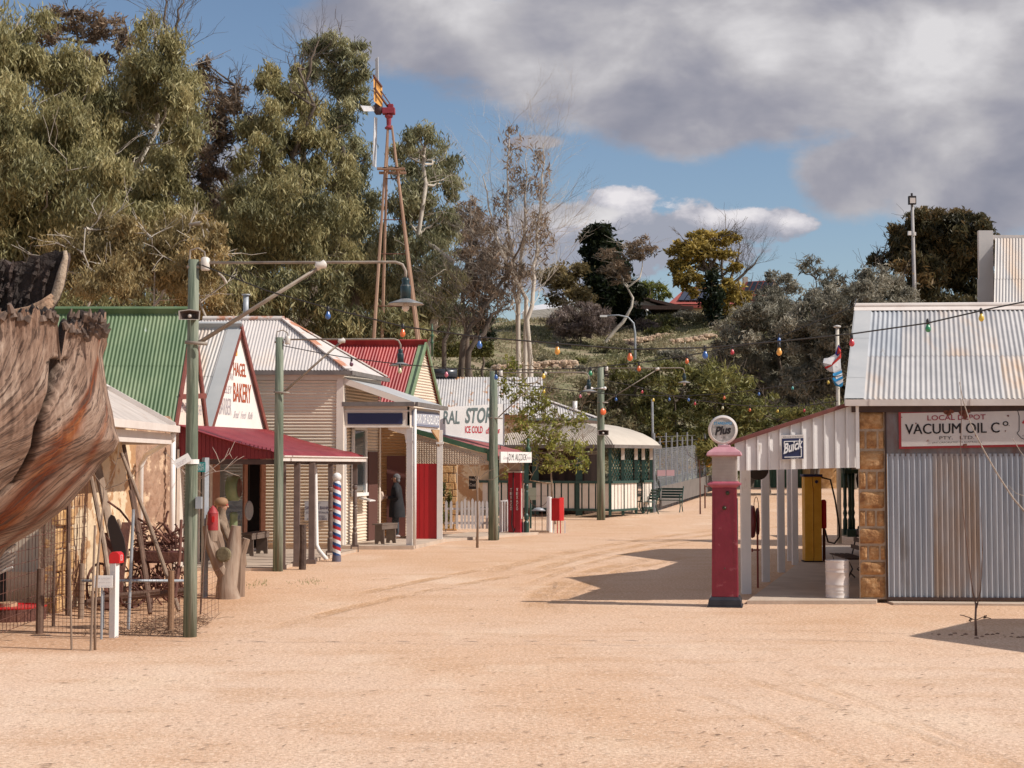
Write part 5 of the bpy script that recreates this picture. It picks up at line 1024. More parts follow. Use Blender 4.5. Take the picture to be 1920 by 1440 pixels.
# rubble edging walls on the hill
def rubble(name, label, x0, y0, x1, y1, Y, n, h):
    a = at(x0, y0, Y); b = at(x1, y1, Y+2); mb = MB(); rr = random.Random(n)
    for i in range(n):
        t = rr.random(); pnt = a.lerp(b, t); zz_ = hillz(pnt.x, pnt.y); r = rr.uniform(.12,.28)
        mb.sphere((pnt.x, pnt.y+rr.uniform(-.4,.4), zz_+rr.uniform(0,h)), r, 6, (1.3,1,.7))
    thing1(mb, name, M('rubble_stone', (.40,.27,.18), (.60,.45,.33), sc1=2, rough=.95), a.lerp(b,.5), label, 'stone wall')
rubble('rubble_wall', 'pinkish rubble retaining wall on the hill left of the bare gum trunks', 925,640,1080,650,122,330,.8)
rubble('rubble_wall', 'thin line of pink rubble below the hill houses', 1140,618,1260,622,143,200,.35)
rubble('rubble_wall', 'short line of pale rubble left of the grey olive trees', 1258,622,1340,632,140,130,.35)
hd = empty('hedge', at(845,662,100), 'clipped green hedge in front of the small pale building on the hill', 'hedge')
Pq = rng.uniform([at(815,650,100).x, 99.3, 0], [at(925,650,100).x, 100.7, 0.9], (9000,3)); zb_ = at(860,668,100).z; Pq[:,2] += zb_
leaves('foliage', Pq, rng.uniform(.2,.9,9000), .2, .5, 0, acac, hd)
cy = tree('cypress_tree', 'dark round-topped cypress behind the clipped hedge', 'tree', None, 905, 106, [(905,600,24,30),(905,635,26,32)], pine, barkd, dens=260, size=.35, droop=.1, tone=.4, trunk_r=.15, dy=.3)
# ================================================================= foreground stump
def stump():
    Y0 = 5.6
    r = empty('hollow_tree_stump', (-2.3,Y0,0), 'huge hollow weathered tree stump with a charred inside leaning in at the left edge', 'tree stump')
    rr = random.Random(2)
    # right silhouette in the photo: (y, x) -> real radius at depth; axis leans to the right as it rises
    sil = [(2100,-640),(1700,-420),(1400,-230),(1200,-105),(1100,-45),(1030,0),(990,68),(950,118),(900,160),(870,180),(845,207),(825,216),(800,207),(770,203),(740,196),(700,189),(660,184),(630,188),(600,196)]
    n = 640; m = len(sil); H = []
    for i in range(m-1):
        st = 9 if i > 3 else 8
        for k in range(st): t = k/st; H.append((sil[i][0]+(sil[i+1][0]-sil[i][0])*t, sil[i][1]+(sil[i+1][1]-sil[i][1])*t))
    H.append(sil[-1]); vs = []; att = []
    YC = Y0+.62
    RP = [(-400,604),(-60,606),(-20,600),(0,604),(22,597),(40,603),(62,598),(84,601),(96,594),(103,603),(108,640),(111,682),(116,660),(121,622),(130,613),(140,616),(148,626),(154,604),(163,594),(171,604),(180,598),(186,611),(191,602),(196,584),(199,592),(400,600)]
    def rimpx(x):
        for (xa, ya), (xb, yb) in zip(RP, RP[1:]):
            if xa <= x <= xb: return ya+(yb-ya)*(x-xa)/(xb-xa)
        return 600
    z600 = at(196, 600, YC).z
    hx = [h[1] for h in H]; HS = [sum(hx[max(0,i-16):i+17])/len(hx[max(0,i-16):i+17]) for i in range(len(hx))]
    def wob(a, f): return .010*math.sin(6*a+f*3)+.010*math.sin(13*a+f*5+1)+.008*math.sin(29*a+f*5+math.sin(f*9))+.006*math.sin(61*a+3*f+.7*math.sin(f*14))+.004*math.sin(127*a+5*f)+.003*math.sin(211*a+2*f)
    for i, (y, x) in enumerate(H):
        f = i/(len(H)-1); P = at(x, y, YC); rad = .60+.05*math.sin(f*5)+(.25*(1-min(1, f*3)))
        cx = P.x-rad; z = max(-.1, P.z); top = sstep(.80, 1, f)
        for k in range(n):
            a = 2*math.pi*k/n; fade = sstep(.0, .5, abs((a+math.pi)%(2*math.pi)-math.pi)-.12)
            rr_ = rad*(1+wob(a, f)*(.25+.75*fade)); cw = 0.; a2 = (a+math.pi)%(2*math.pi)-math.pi; dv = (HS[i]-x)/F*YC*(1-math.exp(-(a2/.55)**2)); cx = P.x-rad+dv
            X_ = cx+math.cos(a)*rr_; Y_ = YC+math.sin(a)*rr_*.9
            # long dark crack running down and to the left
            if math.sin(a) < .1:
                px_ = 960+X_/Y_*F; py_ = 862-(z-CAMZ)/Y_*F
                cr = [(112,670),(100,730),(84,770),(72,800),(66,840),(52,870),(34,900),(5,925),(-40,960)]
                if py_ > 660:
                    for (xa, ya), (xb, yb) in zip(cr, cr[1:]):
                        if ya <= py_ <= yb:
                            cxx = xa+(xb-xa)*(py_-ya)/(yb-ya); wd = 12-6.5*min(1,max(0,(py_-680)/60)) if py_ < 760 else 4.6
                            dp = .07*math.exp(-((px_-cxx)/wd)**2); cw = max(cw, dp/.07); X_ += -math.cos(a)*dp; Y_ -= math.sin(a)*dp; break
            zz_ = z
            if top > 0:
                px_ = 960+X_/Y_*F
                zr_ = z600-(rimpx(px_)-600)/F*YC if math.sin(a) < .05 else z600-.05+.03*math.sin(17*a)
                zr_ += .012*math.sin(71*a)+.008*math.sin(157*a)
                zz_ = z+(zr_-z600)*top*top
            vs.append((X_, Y_, zz_)); px2 = 960+X_/Y_*F; py2 = 862-(zz_-CAMZ)/Y_*F; att.append((a*rad, f, cw, px2, py2))
    fs = [(i*n+k, i*n+(k+1)%n, (i+1)*n+(k+1)%n, (i+1)*n+k) for i in range(len(H)-1) for k in range(n)]
    ow = MB().add(vs, fs).build('outer_wood', STW, r, smooth=True)
    # grain coordinates follow the form; rust = weathered rust-coloured bands of the wood itself
    A_ = np.array(att); g_ = ow.data.attributes.new('grain', 'FLOAT_VECTOR', 'POINT'); aw = np.where(A_[:,0] > math.pi*.6, A_[:,0]-2*math.pi*.6, A_[:,0])
    g_.data.foreach_set('vector', np.stack([A_[:,0], A_[:,1]*5, np.zeros(len(A_))], 1).astype(np.float32).ravel())
    def band(pts, w): 
        ys = [p[1] for p in pts]; xs = [p[0] for p in pts]; x0 = np.interp(A_[:,4], ys, xs); ww = np.interp(A_[:,4], ys, w)
        return np.exp(-((A_[:,3]-x0)/ww)**2)
    rust_ = np.maximum(band([(185,660),(172,720),(150,775),(120,825),(85,875),(50,930),(10,980),(-60,1040)], [2,5,9,22,30,28,24,20]), .6*band([(200,780),(196,800),(160,880),(60,985),(0,1030)], [2,6,10,8,8]))
    rust_ = np.maximum(rust_, .5*band([(-30,600),(-40,700),(-30,800),(-20,900)], [10,14,10,10]))
    c_ = ow.data.attributes.new('rust', 'FLOAT', 'POINT'); c_.data.foreach_set('value', (rust_*(A_[:,0] > .6*math.pi)).astype(np.float32))
    d_ = ow.data.attributes.new('crack', 'FLOAT', 'POINT'); d_.data.foreach_set('value', A_[:,2].astype(np.float32))
    top = vs[-n:]; cxr = sum(v[0] for v in top)/n; cyr = sum(v[1] for v in top)/n
    ib = MB(); iv = list(top)
    for d, sh_ in ((.965,.008),(.93,-.01),(.90,-.05),(.87,-.12),(.84,-.2)):
        iv += [(cxr+(v[0]-cxr)*d, cyr+(v[1]-cyr)*d, v[2]+sh_+rr.uniform(-.010,.010)) for v in top]
    ib.add(iv, [(j*n+k, j*n+(k+1)%n, (j+1)*n+(k+1)%n, (j+1)*n+k) for j in range(5) for k in range(n)])
    ib.add(iv[-n:], [tuple(range(n))]); ib.build('charred_rim', CHW, r, smooth=True)
    fz = MB()
    for q in range(170):
        v = top[rr.randrange(n)]
        if v[1] > YC or 960+v[0]/v[1]*F < -30: continue
        p = V3(v[0], v[1], v[2]-.01); fz.tube([p-UP*.02, p+V3(rr.uniform(-.02,.02), rr.uniform(-.02,.01), rr.uniform(-.005,.014))], [.017,.008], 6)
    fz.build('frayed_fibres', M('frayed_dark_wood', (.06,.04,.032), (.20,.14,.11), sc1=20, rough=.95), r)
    # tall charred slab standing up at the back of the hollow
    bs = [(-60,640),(-60,478),(-20,492),(0,491),(8,486),(18,497),(27,490),(40,489),(47,496),(58,478),(75,479),(86,474),(98,472),(104,468),(112,472),(120,470),(121,482),(113,515),(108,536),(101,556),(90,574),(78,588),(60,602)]
    YB = YC+.25; pf = [at(x, y, YB) for x, y in bs]
    cen = sum(pf, Vector())/len(pf)
    mb = MB(); K = 9; grid = []
    # curved slab: y depth bulges away with x, thick 8 cm
    def dep(p): return -1.0*((p.x-at(120,500,YB).x)/.9)**2*.25
    Fv = []; nb_ = len(pf)
    for s_ in (0, 1):
        for p in pf: Fv.append((p.x, p.y+(.09 if s_ else 0)+.0, p.z))
    mb.add(Fv, [tuple(range(nb_))[::-1], tuple(range(nb_, 2*nb_))]+[(i, (i+1)%nb_, nb_+(i+1)%nb_, nb_+i) for i in range(nb_)])
    # ridges of char
    for i in range(110):
        x = rr.uniform(-55,112); y0 = rr.uniform(485,598); q = at(x, y0, YB-.004); q2 = at(x+rr.uniform(3,16), y0-rr.uniform(14,50), YB-.004)
        if q2.z > at(0,484,YB).z or at(x,0,YB).x > at(114-(y0-480)*.35,0,YB).x: continue
        w_ = rr.uniform(.006,.013); mb.tube([q, q.lerp(q2,.5)+V3(0,-.008,0), q2], [.003,w_,.002], 5)
    mb.build('charred_back_wall', CHW, r)
    for (o1_, w2_) in ((0,.022),(-9,.016),(7,.018)):
        eb = MB(); eb.tube([at(x, y+o1_, YB-.06) for x, y in ((-70,612),(-20,604),(20,598),(55,589),(80,578),(98,562))], [w2_,w2_*.8,w2_*1.1,w2_*.9,w2_,w2_*.5], 8); eb.build('split_edge_wood', M('tan_split_wood', (.24,.13,.08), (.48,.32,.21), sc1=14, rough=.9, bump=.6, bsc=40), r, smooth=True)
    eb = MB(); ed_ = [at(x+2, y, YB-.005) for x, y in bs[15:]]; eb.tube(ed_, [.008,.012,.02,.022,.02,.018,.022,.02][:len(ed_)], 6); eb.build('pale_edge_wood', M('pale_split_wood', (.30,.22,.16), (.46,.36,.27), sc1=30, rough=.9, bump=.6, bsc=60), r, smooth=True)
    sp_ = MB()
    for q in range(46):
        x = rr.choice((rr.uniform(122,150), rr.uniform(148,172), rr.uniform(172,198))); y = 640-rr.uniform(0,35); q0 = at(x, y, YC-.16); q1 = q0+V3(rr.uniform(-.03,.03), rr.uniform(-.03,.0), rr.uniform(.02,.06)); sp_.tube([q0, q0.lerp(q1,.5)+V3(rr.uniform(-.008,.008),-.01,0), q1], [.012,.012,.003], 5)
    sp_.build('splinters', M('frayed_dark_wood', (.06,.04,.032), (.20,.14,.11), sc1=20, rough=.95), r)
    # ragged strip of grey bark hanging below
    rb = MB()
    for i in range(9):
        a_ = at(-40+rr.uniform(-8,8), 1065+i*4, Y0+.75); b_ = at(22+rr.uniform(-14,8), 1018+i*5+rr.uniform(-8,8), Y0+.75); rb.tube([a_, a_.lerp(b_,.5)+V3(0,0,rr.uniform(-.01,.01)), b_], [.012,.01,.005], 5)
    rb.build('broken_branch_end', M('silver_wood', (.30,.27,.26), (.55,.52,.50), sc1=25, rough=.9, bump=.5, bsc=60), r)
STW = bpy.data.materials.new('stump_wood'); STW.use_nodes = True
def _stw():
    nt = STW.node_tree; N = nt.nodes; L = nt.links; b = N['Principled BSDF']; b.inputs['Roughness'].default_value = .8; b.inputs['Specular IOR Level'].default_value = .3
    tc = N.new('ShaderNodeTexCoord')
    def nz(s, st, d=7, r=.65, rot=(0,.45,0), dist=0):
        mp = N.new('ShaderNodeMapping'); mp.inputs['Rotation'].default_value = rot; mp.inputs['Scale'].default_value = st
        L.new(tc.outputs['Object'], mp.inputs[0]); n = N.new('ShaderNodeTexNoise'); n.inputs['Scale'].default_value = s; n.inputs['Detail'].default_value = d; n.inputs['Roughness'].default_value = r; n.inputs['Distortion'].default_value = dist
        L.new(mp.outputs[0], n.inputs[0]); return n.outputs['Fac']
    def rp(f, st):
        r = N.new('ShaderNodeValToRGB'); L.new(f, r.inputs[0]); e = r.color_ramp.elements; e[0].position = st[0][0]; e[0].color = (*st[0][1],1); e[1].position = st[-1][0]; e[1].color = (*st[-1][1],1)
        for p, c in st[1:-1]: q = e.new(p); q.color = (*c,1)
        return r.outputs[0]
    def mix(f, a, b_, t='MIX'):
        n = N.new('ShaderNodeMix'); n.data_type = 'RGBA'; n.blend_type = t; L.new(f, n.inputs['Factor']); L.new(a, n.inputs['A'])
        if isinstance(b_, tuple): n.inputs['B'].default_value = (*b_,1)
        else: L.new(b_, n.inputs['B'])
        return n.outputs['Result']
    ga = N.new('ShaderNodeAttribute'); ga.attribute_name = 'grain'; ra = N.new('ShaderNodeAttribute'); ra.attribute_name = 'rust'; ca_ = N.new('ShaderNodeAttribute'); ca_.attribute_name = 'crack'
    def gn_(s_, st, d=7, r=.65, dist=0.):
        mp = N.new('ShaderNodeMapping'); mp.inputs['Scale'].default_value = st; L.new(ga.outputs['Vector'], mp.inputs[0]); n = N.new('ShaderNodeTexNoise'); n.inputs['Scale'].default_value = s_; n.inputs['Detail'].default_value = d; n.inputs['Roughness'].default_value = r; n.inputs['Distortion'].default_value = dist; L.new(mp.outputs[0], n.inputs[0]); return n.outputs['Fac']
    def mt(op, a, b_=None, cl=False):
        n = N.new('ShaderNodeMath'); n.operation = op; n.use_clamp = cl
        for i, q in enumerate((a, b_)):
            if q is None: continue
            if isinstance(q, (int, float)): n.inputs[i].default_value = q
            else: L.new(q, n.inputs[i])
        return n.outputs[0]
    base = rp(gn_(14, (1,.10,1), 9, .68, .12), [(.28,(.13,.08,.06)),(.42,(.32,.21,.155)),(.56,(.46,.33,.255)),(.72,(.60,.47,.38))])
    broad = rp(gn_(3, (1,.3,1), 4, .5), [(.35,(.72,.62,.56)),(.65,(1,1,1))]); one = N.new('ShaderNodeValue'); one.outputs[0].default_value = 1
    n_ = N.new('ShaderNodeMix'); n_.data_type = 'RGBA'; n_.blend_type = 'MULTIPLY'; n_.inputs['Factor'].default_value = 1; L.new(base, n_.inputs['A']); L.new(broad, n_.inputs['B']); c = n_.outputs['Result']
    rm = mt('MULTIPLY', ra.outputs['Fac'], mt('ADD', mt('MULTIPLY', gn_(6, (1,.10,1), 6, .65, .1), 2.8), -.35), True); rm = mt('MULTIPLY', rm, 1.3, True)
    rc = rp(gn_(8, (1,.14,1), 7, .7, .2), [(.34,(.07,.018,.010)),(.50,(.22,.055,.018)),(.66,(.40,.15,.05))]); c = mix(rm, c, rc)
    gr = rp(gn_(48, (1,.03,1), 9, .72), [(.43,(1,1,1)),(.49,(0,0,0))]); c = mix(mt('MULTIPLY', gr, .85), c, (.085,.05,.038)); kn_ = rp(gn_(20, (1,.35,1), 3, .5), [(.27,(1,1,1)),(.33,(0,0,0))]); c = mix(kn_, c, (.05,.03,.022))
    c = mix(mt('POWER', ca_.outputs['Fac'], 1.2), c, (.012,.008,.006))
    L.new(c, b.inputs['Base Color'])
    bp = N.new('ShaderNodeBump'); bp.inputs['Strength'].default_value = 1.; bp.inputs['Distance'].default_value = .022; L.new(mt('ADD', gn_(48, (1,.03,1), 9, .72), mt('MULTIPLY', gn_(10, (1,.12,1), 6, .6, .3), 1.2)), bp.inputs['Height']); L.new(bp.outputs[0], b.inputs['Normal'])
_stw()
CHW = M('charred_wood', (.018,.012,.011), (.085,.055,.045), (.035,.024,.02), sc1=12, st=(1,1,.3), rough=.9, bump=1.2, bsc=30, det=9)
stump()
# ================================================================= poles with lamps
polem = M('weathered_green_pole', (.07,.095,.065), (.29,.30,.235), (.165,.19,.14), sc1=13, st=(1,1,.05), rough=.85, bump=1., bsc=22, bst=(1,1,.08), rust=(.16,.11,.075), rsc=2.5, rth=(.60,.68))
pipe = M('tan_grey_pipe', (.22,.18,.15), (.33,.28,.23), sc1=8, rough=.6)
shadem = M('enamel_shade_grey', (.16,.17,.18), (.26,.25,.24), sc1=6, rough=.35); lampg = M('dark_green_lamp', (.012,.03,.035), rough=.35); bulbg = M('clear_bulb', (.62,.52,.46), rough=.08, spec=.8); insul = M('pale_insulator', (.55,.50,.45), (.65,.60,.55), sc1=5, rough=.4)
def lamp(label, base, H, arm, rad, brace0, bx, cap=True):
    r = empty('street_lamp', base, label, 'street lamp', 'green pole street lamps along the street'); b = Vector(base)
    MB().tube([b-UP*.2, b+UP*H*.3, b+UP*H*.7, b+UP*H], [rad*1.12, rad*1.03, rad*.95, rad*.86], 18).build('pole', polem, r, smooth=True)
    t = b+UP*(H-.04)
    mb = MB(); mb.tube([t+V3(rad,-.02,0), t+V3(arm-.12,-.02,.01), t+V3(arm-.04,-.02,-.02), t+V3(arm,-.02,-.10), t+V3(arm,-.02,-.24)], .017, 8).build('arm', pipe, r, smooth=True)
    MB().tube([b+V3(rad,-.07,brace0), t+V3(bx,-.05,-.06)], .016, 6).tube([b+V3(rad,.06,brace0), t+V3(bx,.03,-.06)], .016, 6).bar(b+V3(-rad,-.1,brace0), b+V3(rad+.12,-.1,brace0-.02), .02, .04).build('brace', pipe, r, smooth=True)
    MB().lathe([(.02,-.1),(.055,-.08),(.04,-.03),(.055,.02),(.02,.04)], t+V3(bx+.06,-.02,-.02), 10, (1,.2,.3)).build('insulator', insul, r, smooth=True); MB().lathe([(.05,-.11),(.055,-.1),(.055,.03),(.03,.05)], t+V3(rad+.07,-.02,.02), 10).build('junction_pot', insul, r, smooth=True)
    MB().tube([t+V3(rad+.07,-.02,.05), t+V3(rad+.06,-.02,.13), t+V3(rad-.02,-.02,.18), t+V3(-rad*.5,-.02,.15), t+V3(-rad*.6,-.02,.02)], .011, 6).tube([t+V3(-rad,-.03,-.05), t+V3(rad,-.03,-.05)], .02, 6).build('cable_loop', pipe, r)
    l = t+V3(arm,-.02,-.24)
    sh_ = MB().lathe([(.03,.0),(.045,-.02),(.06,-.035),(.055,-.05),(.05,-.19),(.085,-.205),(.2,-.245),(.22,-.26),(.195,-.255),(.06,-.23),(.03,-.2)], l, 24).build('lamp_shade', shadem, r, smooth=True)
    MB().lathe([(.035,.06),(.05,.03),(.04,.0),(.062,-.04),(.062,-.19),(.05,-.2)], l, 14).build('lamp_body', lampg, sh_, smooth=True)
    MB().lathe([(.02,-.22),(.025,-.25),(.045,-.29),(.042,-.32),(.02,-.345)], l, 14).build('bulb', bulbg, sh_, smooth=True)
    return r, t
Lp1 = G(356,1194); Lp2 = G(521,1071); Lp3 = G(925,1013); Lp4 = G(1127,975)
l1, t1_ = lamp('nearest green pole street lamp, with a loudspeaker and a long arm, left of the road', Lp1, 4.5, 2.55, .074, 3.5, 1.5)
l2, t2_ = lamp('second green pole street lamp, standing in front of the maroon verandah', Lp2, 4.42, 2.3, .088, 3.38, 1.15)
l3, t3_ = lamp('third green pole street lamp, standing before the general store sign', Lp3, 4.42, 2.5, .12, 3.2, 1.3)
l4, t4_ = lamp('farthest green pole street lamp, at the bend by the slatted verandah', Lp4, 5.2, 2.85, .13, 4.0, 1.9)
for p, z, r_ in ((Lp1, 3.18, .083),): pass
MB().lathe([(.088,0),(.088,.055)], Lp1+UP*2.05, 18).build('white_band', white, l1); MB().lathe([(.105,0),(.105,.035)], Lp3+UP*2.42, 18).build('white_band', white, l3)
MB().box((Lp1.x+.07,Lp1.y-.1,1.52),(Lp1.x+.14,Lp1.y-.02,1.66)).build('switch_box', steel, l1)
def speaker(label, c, s=1., flip=1):
    r = empty('loudspeaker', c, label, 'loudspeaker'); c = Vector(c); grey = M('speaker_grey', (.42,.38,.35), (.5,.46,.42), sc1=4, rough=.5)
    w_, h_, d_ = .125*s, .06*s, .16*s
    out = [V3(-w_,-.0,-h_*.8), V3(w_,0,-h_*.8), V3(w_*1.05,0,h_), V3(0,0,h_*1.3), V3(-w_*1.05,0,h_)]; bk_ = [V3(p.x*.35, d_, p.z*.4) for p in out]; inn_ = [V3(p.x*.88,.0,p.z*.86) for p in out]; inb = [V3(p.x*.4,d_*.5,p.z*.4) for p in out]
    vs = [c+q for q in out+bk_+inn_+inb]; k = 5; f = [tuple(range(k,2*k))[::-1]]
    for i in range(k): j = (i+1)%k; f += [(i,j,k+j,k+i), (j,i,2*k+i,2*k+j)]
    MB().add(vs, f).build('horn', grey, r)
    MB().add(vs, [(2*k+(i+1)%k, 2*k+i, 3*k+i, 3*k+(i+1)%k) for i in range(k)]+[tuple(range(3*k,4*k))]).build('horn_mouth', M('speaker_mouth', (.09,.06,.05), rough=.6), r)
    MB().sphere(c+V3(0,.03,0), .026*s, 10).build('driver', insul, r, smooth=True); MB().bar(c+V3(0,.1,-.0), c+V3(.06*flip,.2,-.03), .02,.02).build('bracket', steel, r)
speaker('grey rectangular loudspeaker horn on the nearest pole', at(355,592,Lp1.y-.15))
speaker('small loudspeaker low on the farthest pole', at(1131,812,Lp4.y-.25), 1.5)
for nm, x, lab in (('floodlight', 1101, 'white round floodlight on the left side of the farthest pole'), ('floodlight', 1134, 'small white floodlight on the right side of the farthest pole')):
    r = empty(nm, at(x,728,Lp4.y-.1), lab, 'floodlight'); sx_ = -1 if x < 1120 else 1; c = at(x,728,Lp4.y-.1); k = .1 if x < 1120 else .06
    MB().sphere(c, k, 14, (1.0,1,1)).build('lamp_head', white, r, smooth=True); MB().lathe([(k*.6,0),(k*.5,.12),(k*.3,.2)], c, 10, (-sx_,0,0)).build('housing', white, r, smooth=True); MB().bar(c+V3(-sx_*.12,0,0), c+V3(-sx_*.3,.05,.0), .03,.03).build('bracket', steel, r)
d_ = at(1131,772,Lp4.y-.2); thing1(MB().lathe([(.0,-.03),(.1,-.02),(.115,0),(.1,.02),(.0,.03)], d_, 16, (.5,-1,0)), 'reflector', M('orange_reflector', (.75,.15,.05), rough=.3), d_, 'round orange reflector on the right side of the farthest pole', 'reflector', smooth=True)
MB2 = None
r = empty('arrow_sign', at(342,864,Lp1.y-.15), 'tilted white finger sign fixed to the left side of the nearest pole', 'sign'); a_ = at(328,872,Lp1.y-.15); b_ = at(356,856,Lp1.y-.12); 
MB().bar(a_, b_, .02, .10).build('board', white, r); text('TOILETS', a_+V3(.02,-.014,-.03), (b_-a_), UP, .05, greyl, r, width=.13)
ps = empty('sign_post', G(383,1121), 'grey square post with a small teal PUBLIC TOILETS plate right of the nearest pole', 'sign'); p = G(383,1121)
MB().tube([p, V3(p.x+.0,p.y,at(378,858,p.y).z)], .055, 4).build('post', steel, ps)
tq = at(367,885,p.y-.08); MB().box((tq.x,tq.y,tq.z),(tq.x+.145,tq.y+.015,tq.z+.15)).build('plate', M('teal_sign', (.01,.25,.25)), ps); text('PUBLIC', tq+V3(.012,-.002,.085), V3(1,0,0), UP, .045, whitel, ps, width=.12); text('TOILETS', tq+V3(.012,-.002,.025), V3(1,0,0), UP, .045, whitel, ps, width=.12)
# ================================================================= windmill
wm = empty('windmill', G(735,958), 'tall timber-legged windmill tower with pale blades and an orange tail behind the shops', 'windmill')
YW = 55; tm = M('tower_timber', (.26,.15,.10), (.40,.26,.18), sc1=3, st=(1,1,.2), rough=.8)
hd_ = at(731,236,YW)
def lg(x, y, dY): return at(x, y, YW+dY)
bz_ = .0
legs = [((700,648),-.9),((716,648),.9),((783,640),-.9),((786,640),.9)]
for (q, dy) in legs:
    a = lg(q[0], q[1], dy); top = V3(hd_.x+(-.07 if q[0] < 750 else .07), YW+dy*.06, hd_.z); d = (a-top); k = (a.z-.1)/(top.z-a.z); base = a+d*k
    if q == (786,640): base = base+V3(.05,0,0)
    MB().tube([base, a, top], [.075,.065,.035], 6).build('leg', tm, wm)
mb = MB()
for yy in (335,412,476,574):
    t = (yy-236)/(645-236); xa = 727+(704-727)*t; xb = 735+(786-735)*t; a = lg(xa, yy, -.9*t); b = lg(xb, yy, -.9*t); c = lg(xa+5*t, yy, .9*t); d = lg(xb, yy, .9*t)
    for u_, v_ in ((a,b),(a,c),(c,d),(b,d)): mb.tube([u_, v_], .018, 4)
mb.build('cross_rails', rustm, wm)
mb = MB(); a = lg(709,320,0); b = lg(760,322,0); mb.box((a.x,YW-.5,a.z-.04),(b.x,YW-.3,a.z+.03)).box((a.x,YW+.3,a.z-.04),(b.x,YW+.5,a.z+.03)).box((a.x+.2,YW-.5,a.z-.0),(a.x+.35,YW+.5,a.z+.03)).box((b.x-.35,YW-.5,a.z),(b.x-.2,YW+.5,a.z+.03)); mb.build('platform', tm, wm)
hm_ = M('windmill_maroon', (.22,.02,.04), (.30,.04,.06), sc1=4, rough=.5)
hc = at(722,208,YW); MB().lathe([(.12,-.05),(.16,0),(.08,.08),(.09,.35),(.15,.4),(.15,.46),(.08,.5)], at(729,240,YW), 12).box((hc.x-.1,YW-.16,hc.z-.12),(hc.x+.36,YW+.16,hc.z+.1)).box((hc.x+.1,YW-.1,hc.z+.1),(hc.x+.3,YW+.1,hc.z+.24)).build('gear_head', hm_, wm, bevel=.02)
hub = at(711,204,YW); MB().lathe([(.14,-.12),(.22,-.05),(.22,.12),(.1,.2)], hub, 14, (-1,0,0)).build('hub', M('hub_dark', (.06,.03,.04), rough=.5), wm, smooth=True)
blm = M('pale_blade', (.50,.52,.55), (.62,.62,.64), sc1=2, rough=.45)
def blade(pts, dy0, dy1, wdt):
    a = at(*pts[0], YW+dy0); b = at(*pts[1], YW+dy1); d = (b-a); nn = d.cross(V3(0,1,0)).normalized()
    wv = V3(0,1,0)*.2+nn*wdt; MB().prism([a-wv*.6, a+wv*.6, b+wv, b-wv*.4], d.cross(wv).normalized()*.02).build('blade', blm, wm)
blade(((709,190),(708,108)), 0, 0, .09); blade(((703,204),(677,201)), -.1, -1.35, .12); blade(((704,220),(700,312)), 0, 0, .07); blade(((722,209),(738,211)), .2, 1.35, .04)
ot = M('orange_vane', (.62,.30,.07), (.70,.38,.10), sc1=3, rough=.5)
P4 = [at(700,141,YW-.6), at(716,163,YW-.1), at(717,202,YW-.1), at(701,190,YW-.6)]
MB().prism(P4, V3(.01,.03,0)).build('tail_vane', ot, wm); MB().bar(at(700,141,YW-.65), at(716,163,YW-.15), .05,.06).bar(at(702,165,YW-.68), at(736,212,YW+.3), .05,.06).bar(at(704,148,YW-.66), at(705,190,YW-.66), .04,.04).bar(at(714,170,YW-.2), at(735,200,YW+.2), .03, .03).build('tail_frame', rustm, wm)
ln = MB()
for i in range(5): ln.bar(at(705.5+i*2,154+i*2.2,YW-.56+i*.08), at(705.5+i*2,160+i*2.2,YW-.56+i*.08), .022, .01)
ln.build('vane_lettering', M('faded_brown_lettering', (.36,.17,.06)), wm)
# ================================================================= string lights
gl = {'blue':(.03,.13,.42),'orange':(.80,.16,.03),'yellow':(.80,.55,.06),'red':(.60,.03,.05),'green':(.02,.28,.12),'amber':(.85,.40,.06),'cream':(.70,.66,.40),'pink':(.60,.14,.20),'teal':(.06,.38,.34),'plum':(.16,.05,.09)}
sock = M('black_socket', (.015,.012,.012), rough=.4); wirem = M('black_wire', (.02,.017,.015), rough=.5)
def strand(label, pts, rad=.008):
    P = [at(x, y, Y) for x, y, Y in pts]; Q = []
    for i in range(len(P)-1):
        for j in range(6): 
            t = j/6; Q.append(P[i].lerp(P[i+1], t))
    Q.append(P[-1]); r = thing1(MB().tube(Q, rad, 4), 'light_cable', wirem, P[0], label, 'cable', 'festoon cables over the street')
def bulb(px, py, Y, col, label, side=0):
    c = at(px, py, Y); r = empty('festoon_bulb', c, label, 'light bulb', 'coloured festoon bulbs over the street')
    m = M('bulb_'+col, tuple(q*.82+.02 for q in gl[col]), rough=.22, spec=.6)
    MB().lathe([(.012,.055),(.016,.03),(.022,.012),(.031,-.012),(.030,-.03),(.018,-.048),(.004,-.054)], c, 12, (side,.1,1)).build('glass', m, r, smooth=True)
    a = V3(side,.1,1).normalized(); MB().lathe([(.016,.03),(.018,.05),(.018,.085),(.008,.1)], c, 8, tuple(a)).build('socket', sock, r, smooth=True)
s1p = [(378,497,18.2),(500,545,17.9),(613,577,17.6),(755,612,17.3),(897,632,17.1),(1045,644,17),(1180,655,17),(1322,652,16.9),(1461,640,16.8),(1597,626,16.8),(1738,606,16.7),(1838,583,16.6),(1860,578,16.6),(1990,552,16.5)]
strand('nearest festoon cable sagging across the whole street from the nearest pole', s1p)
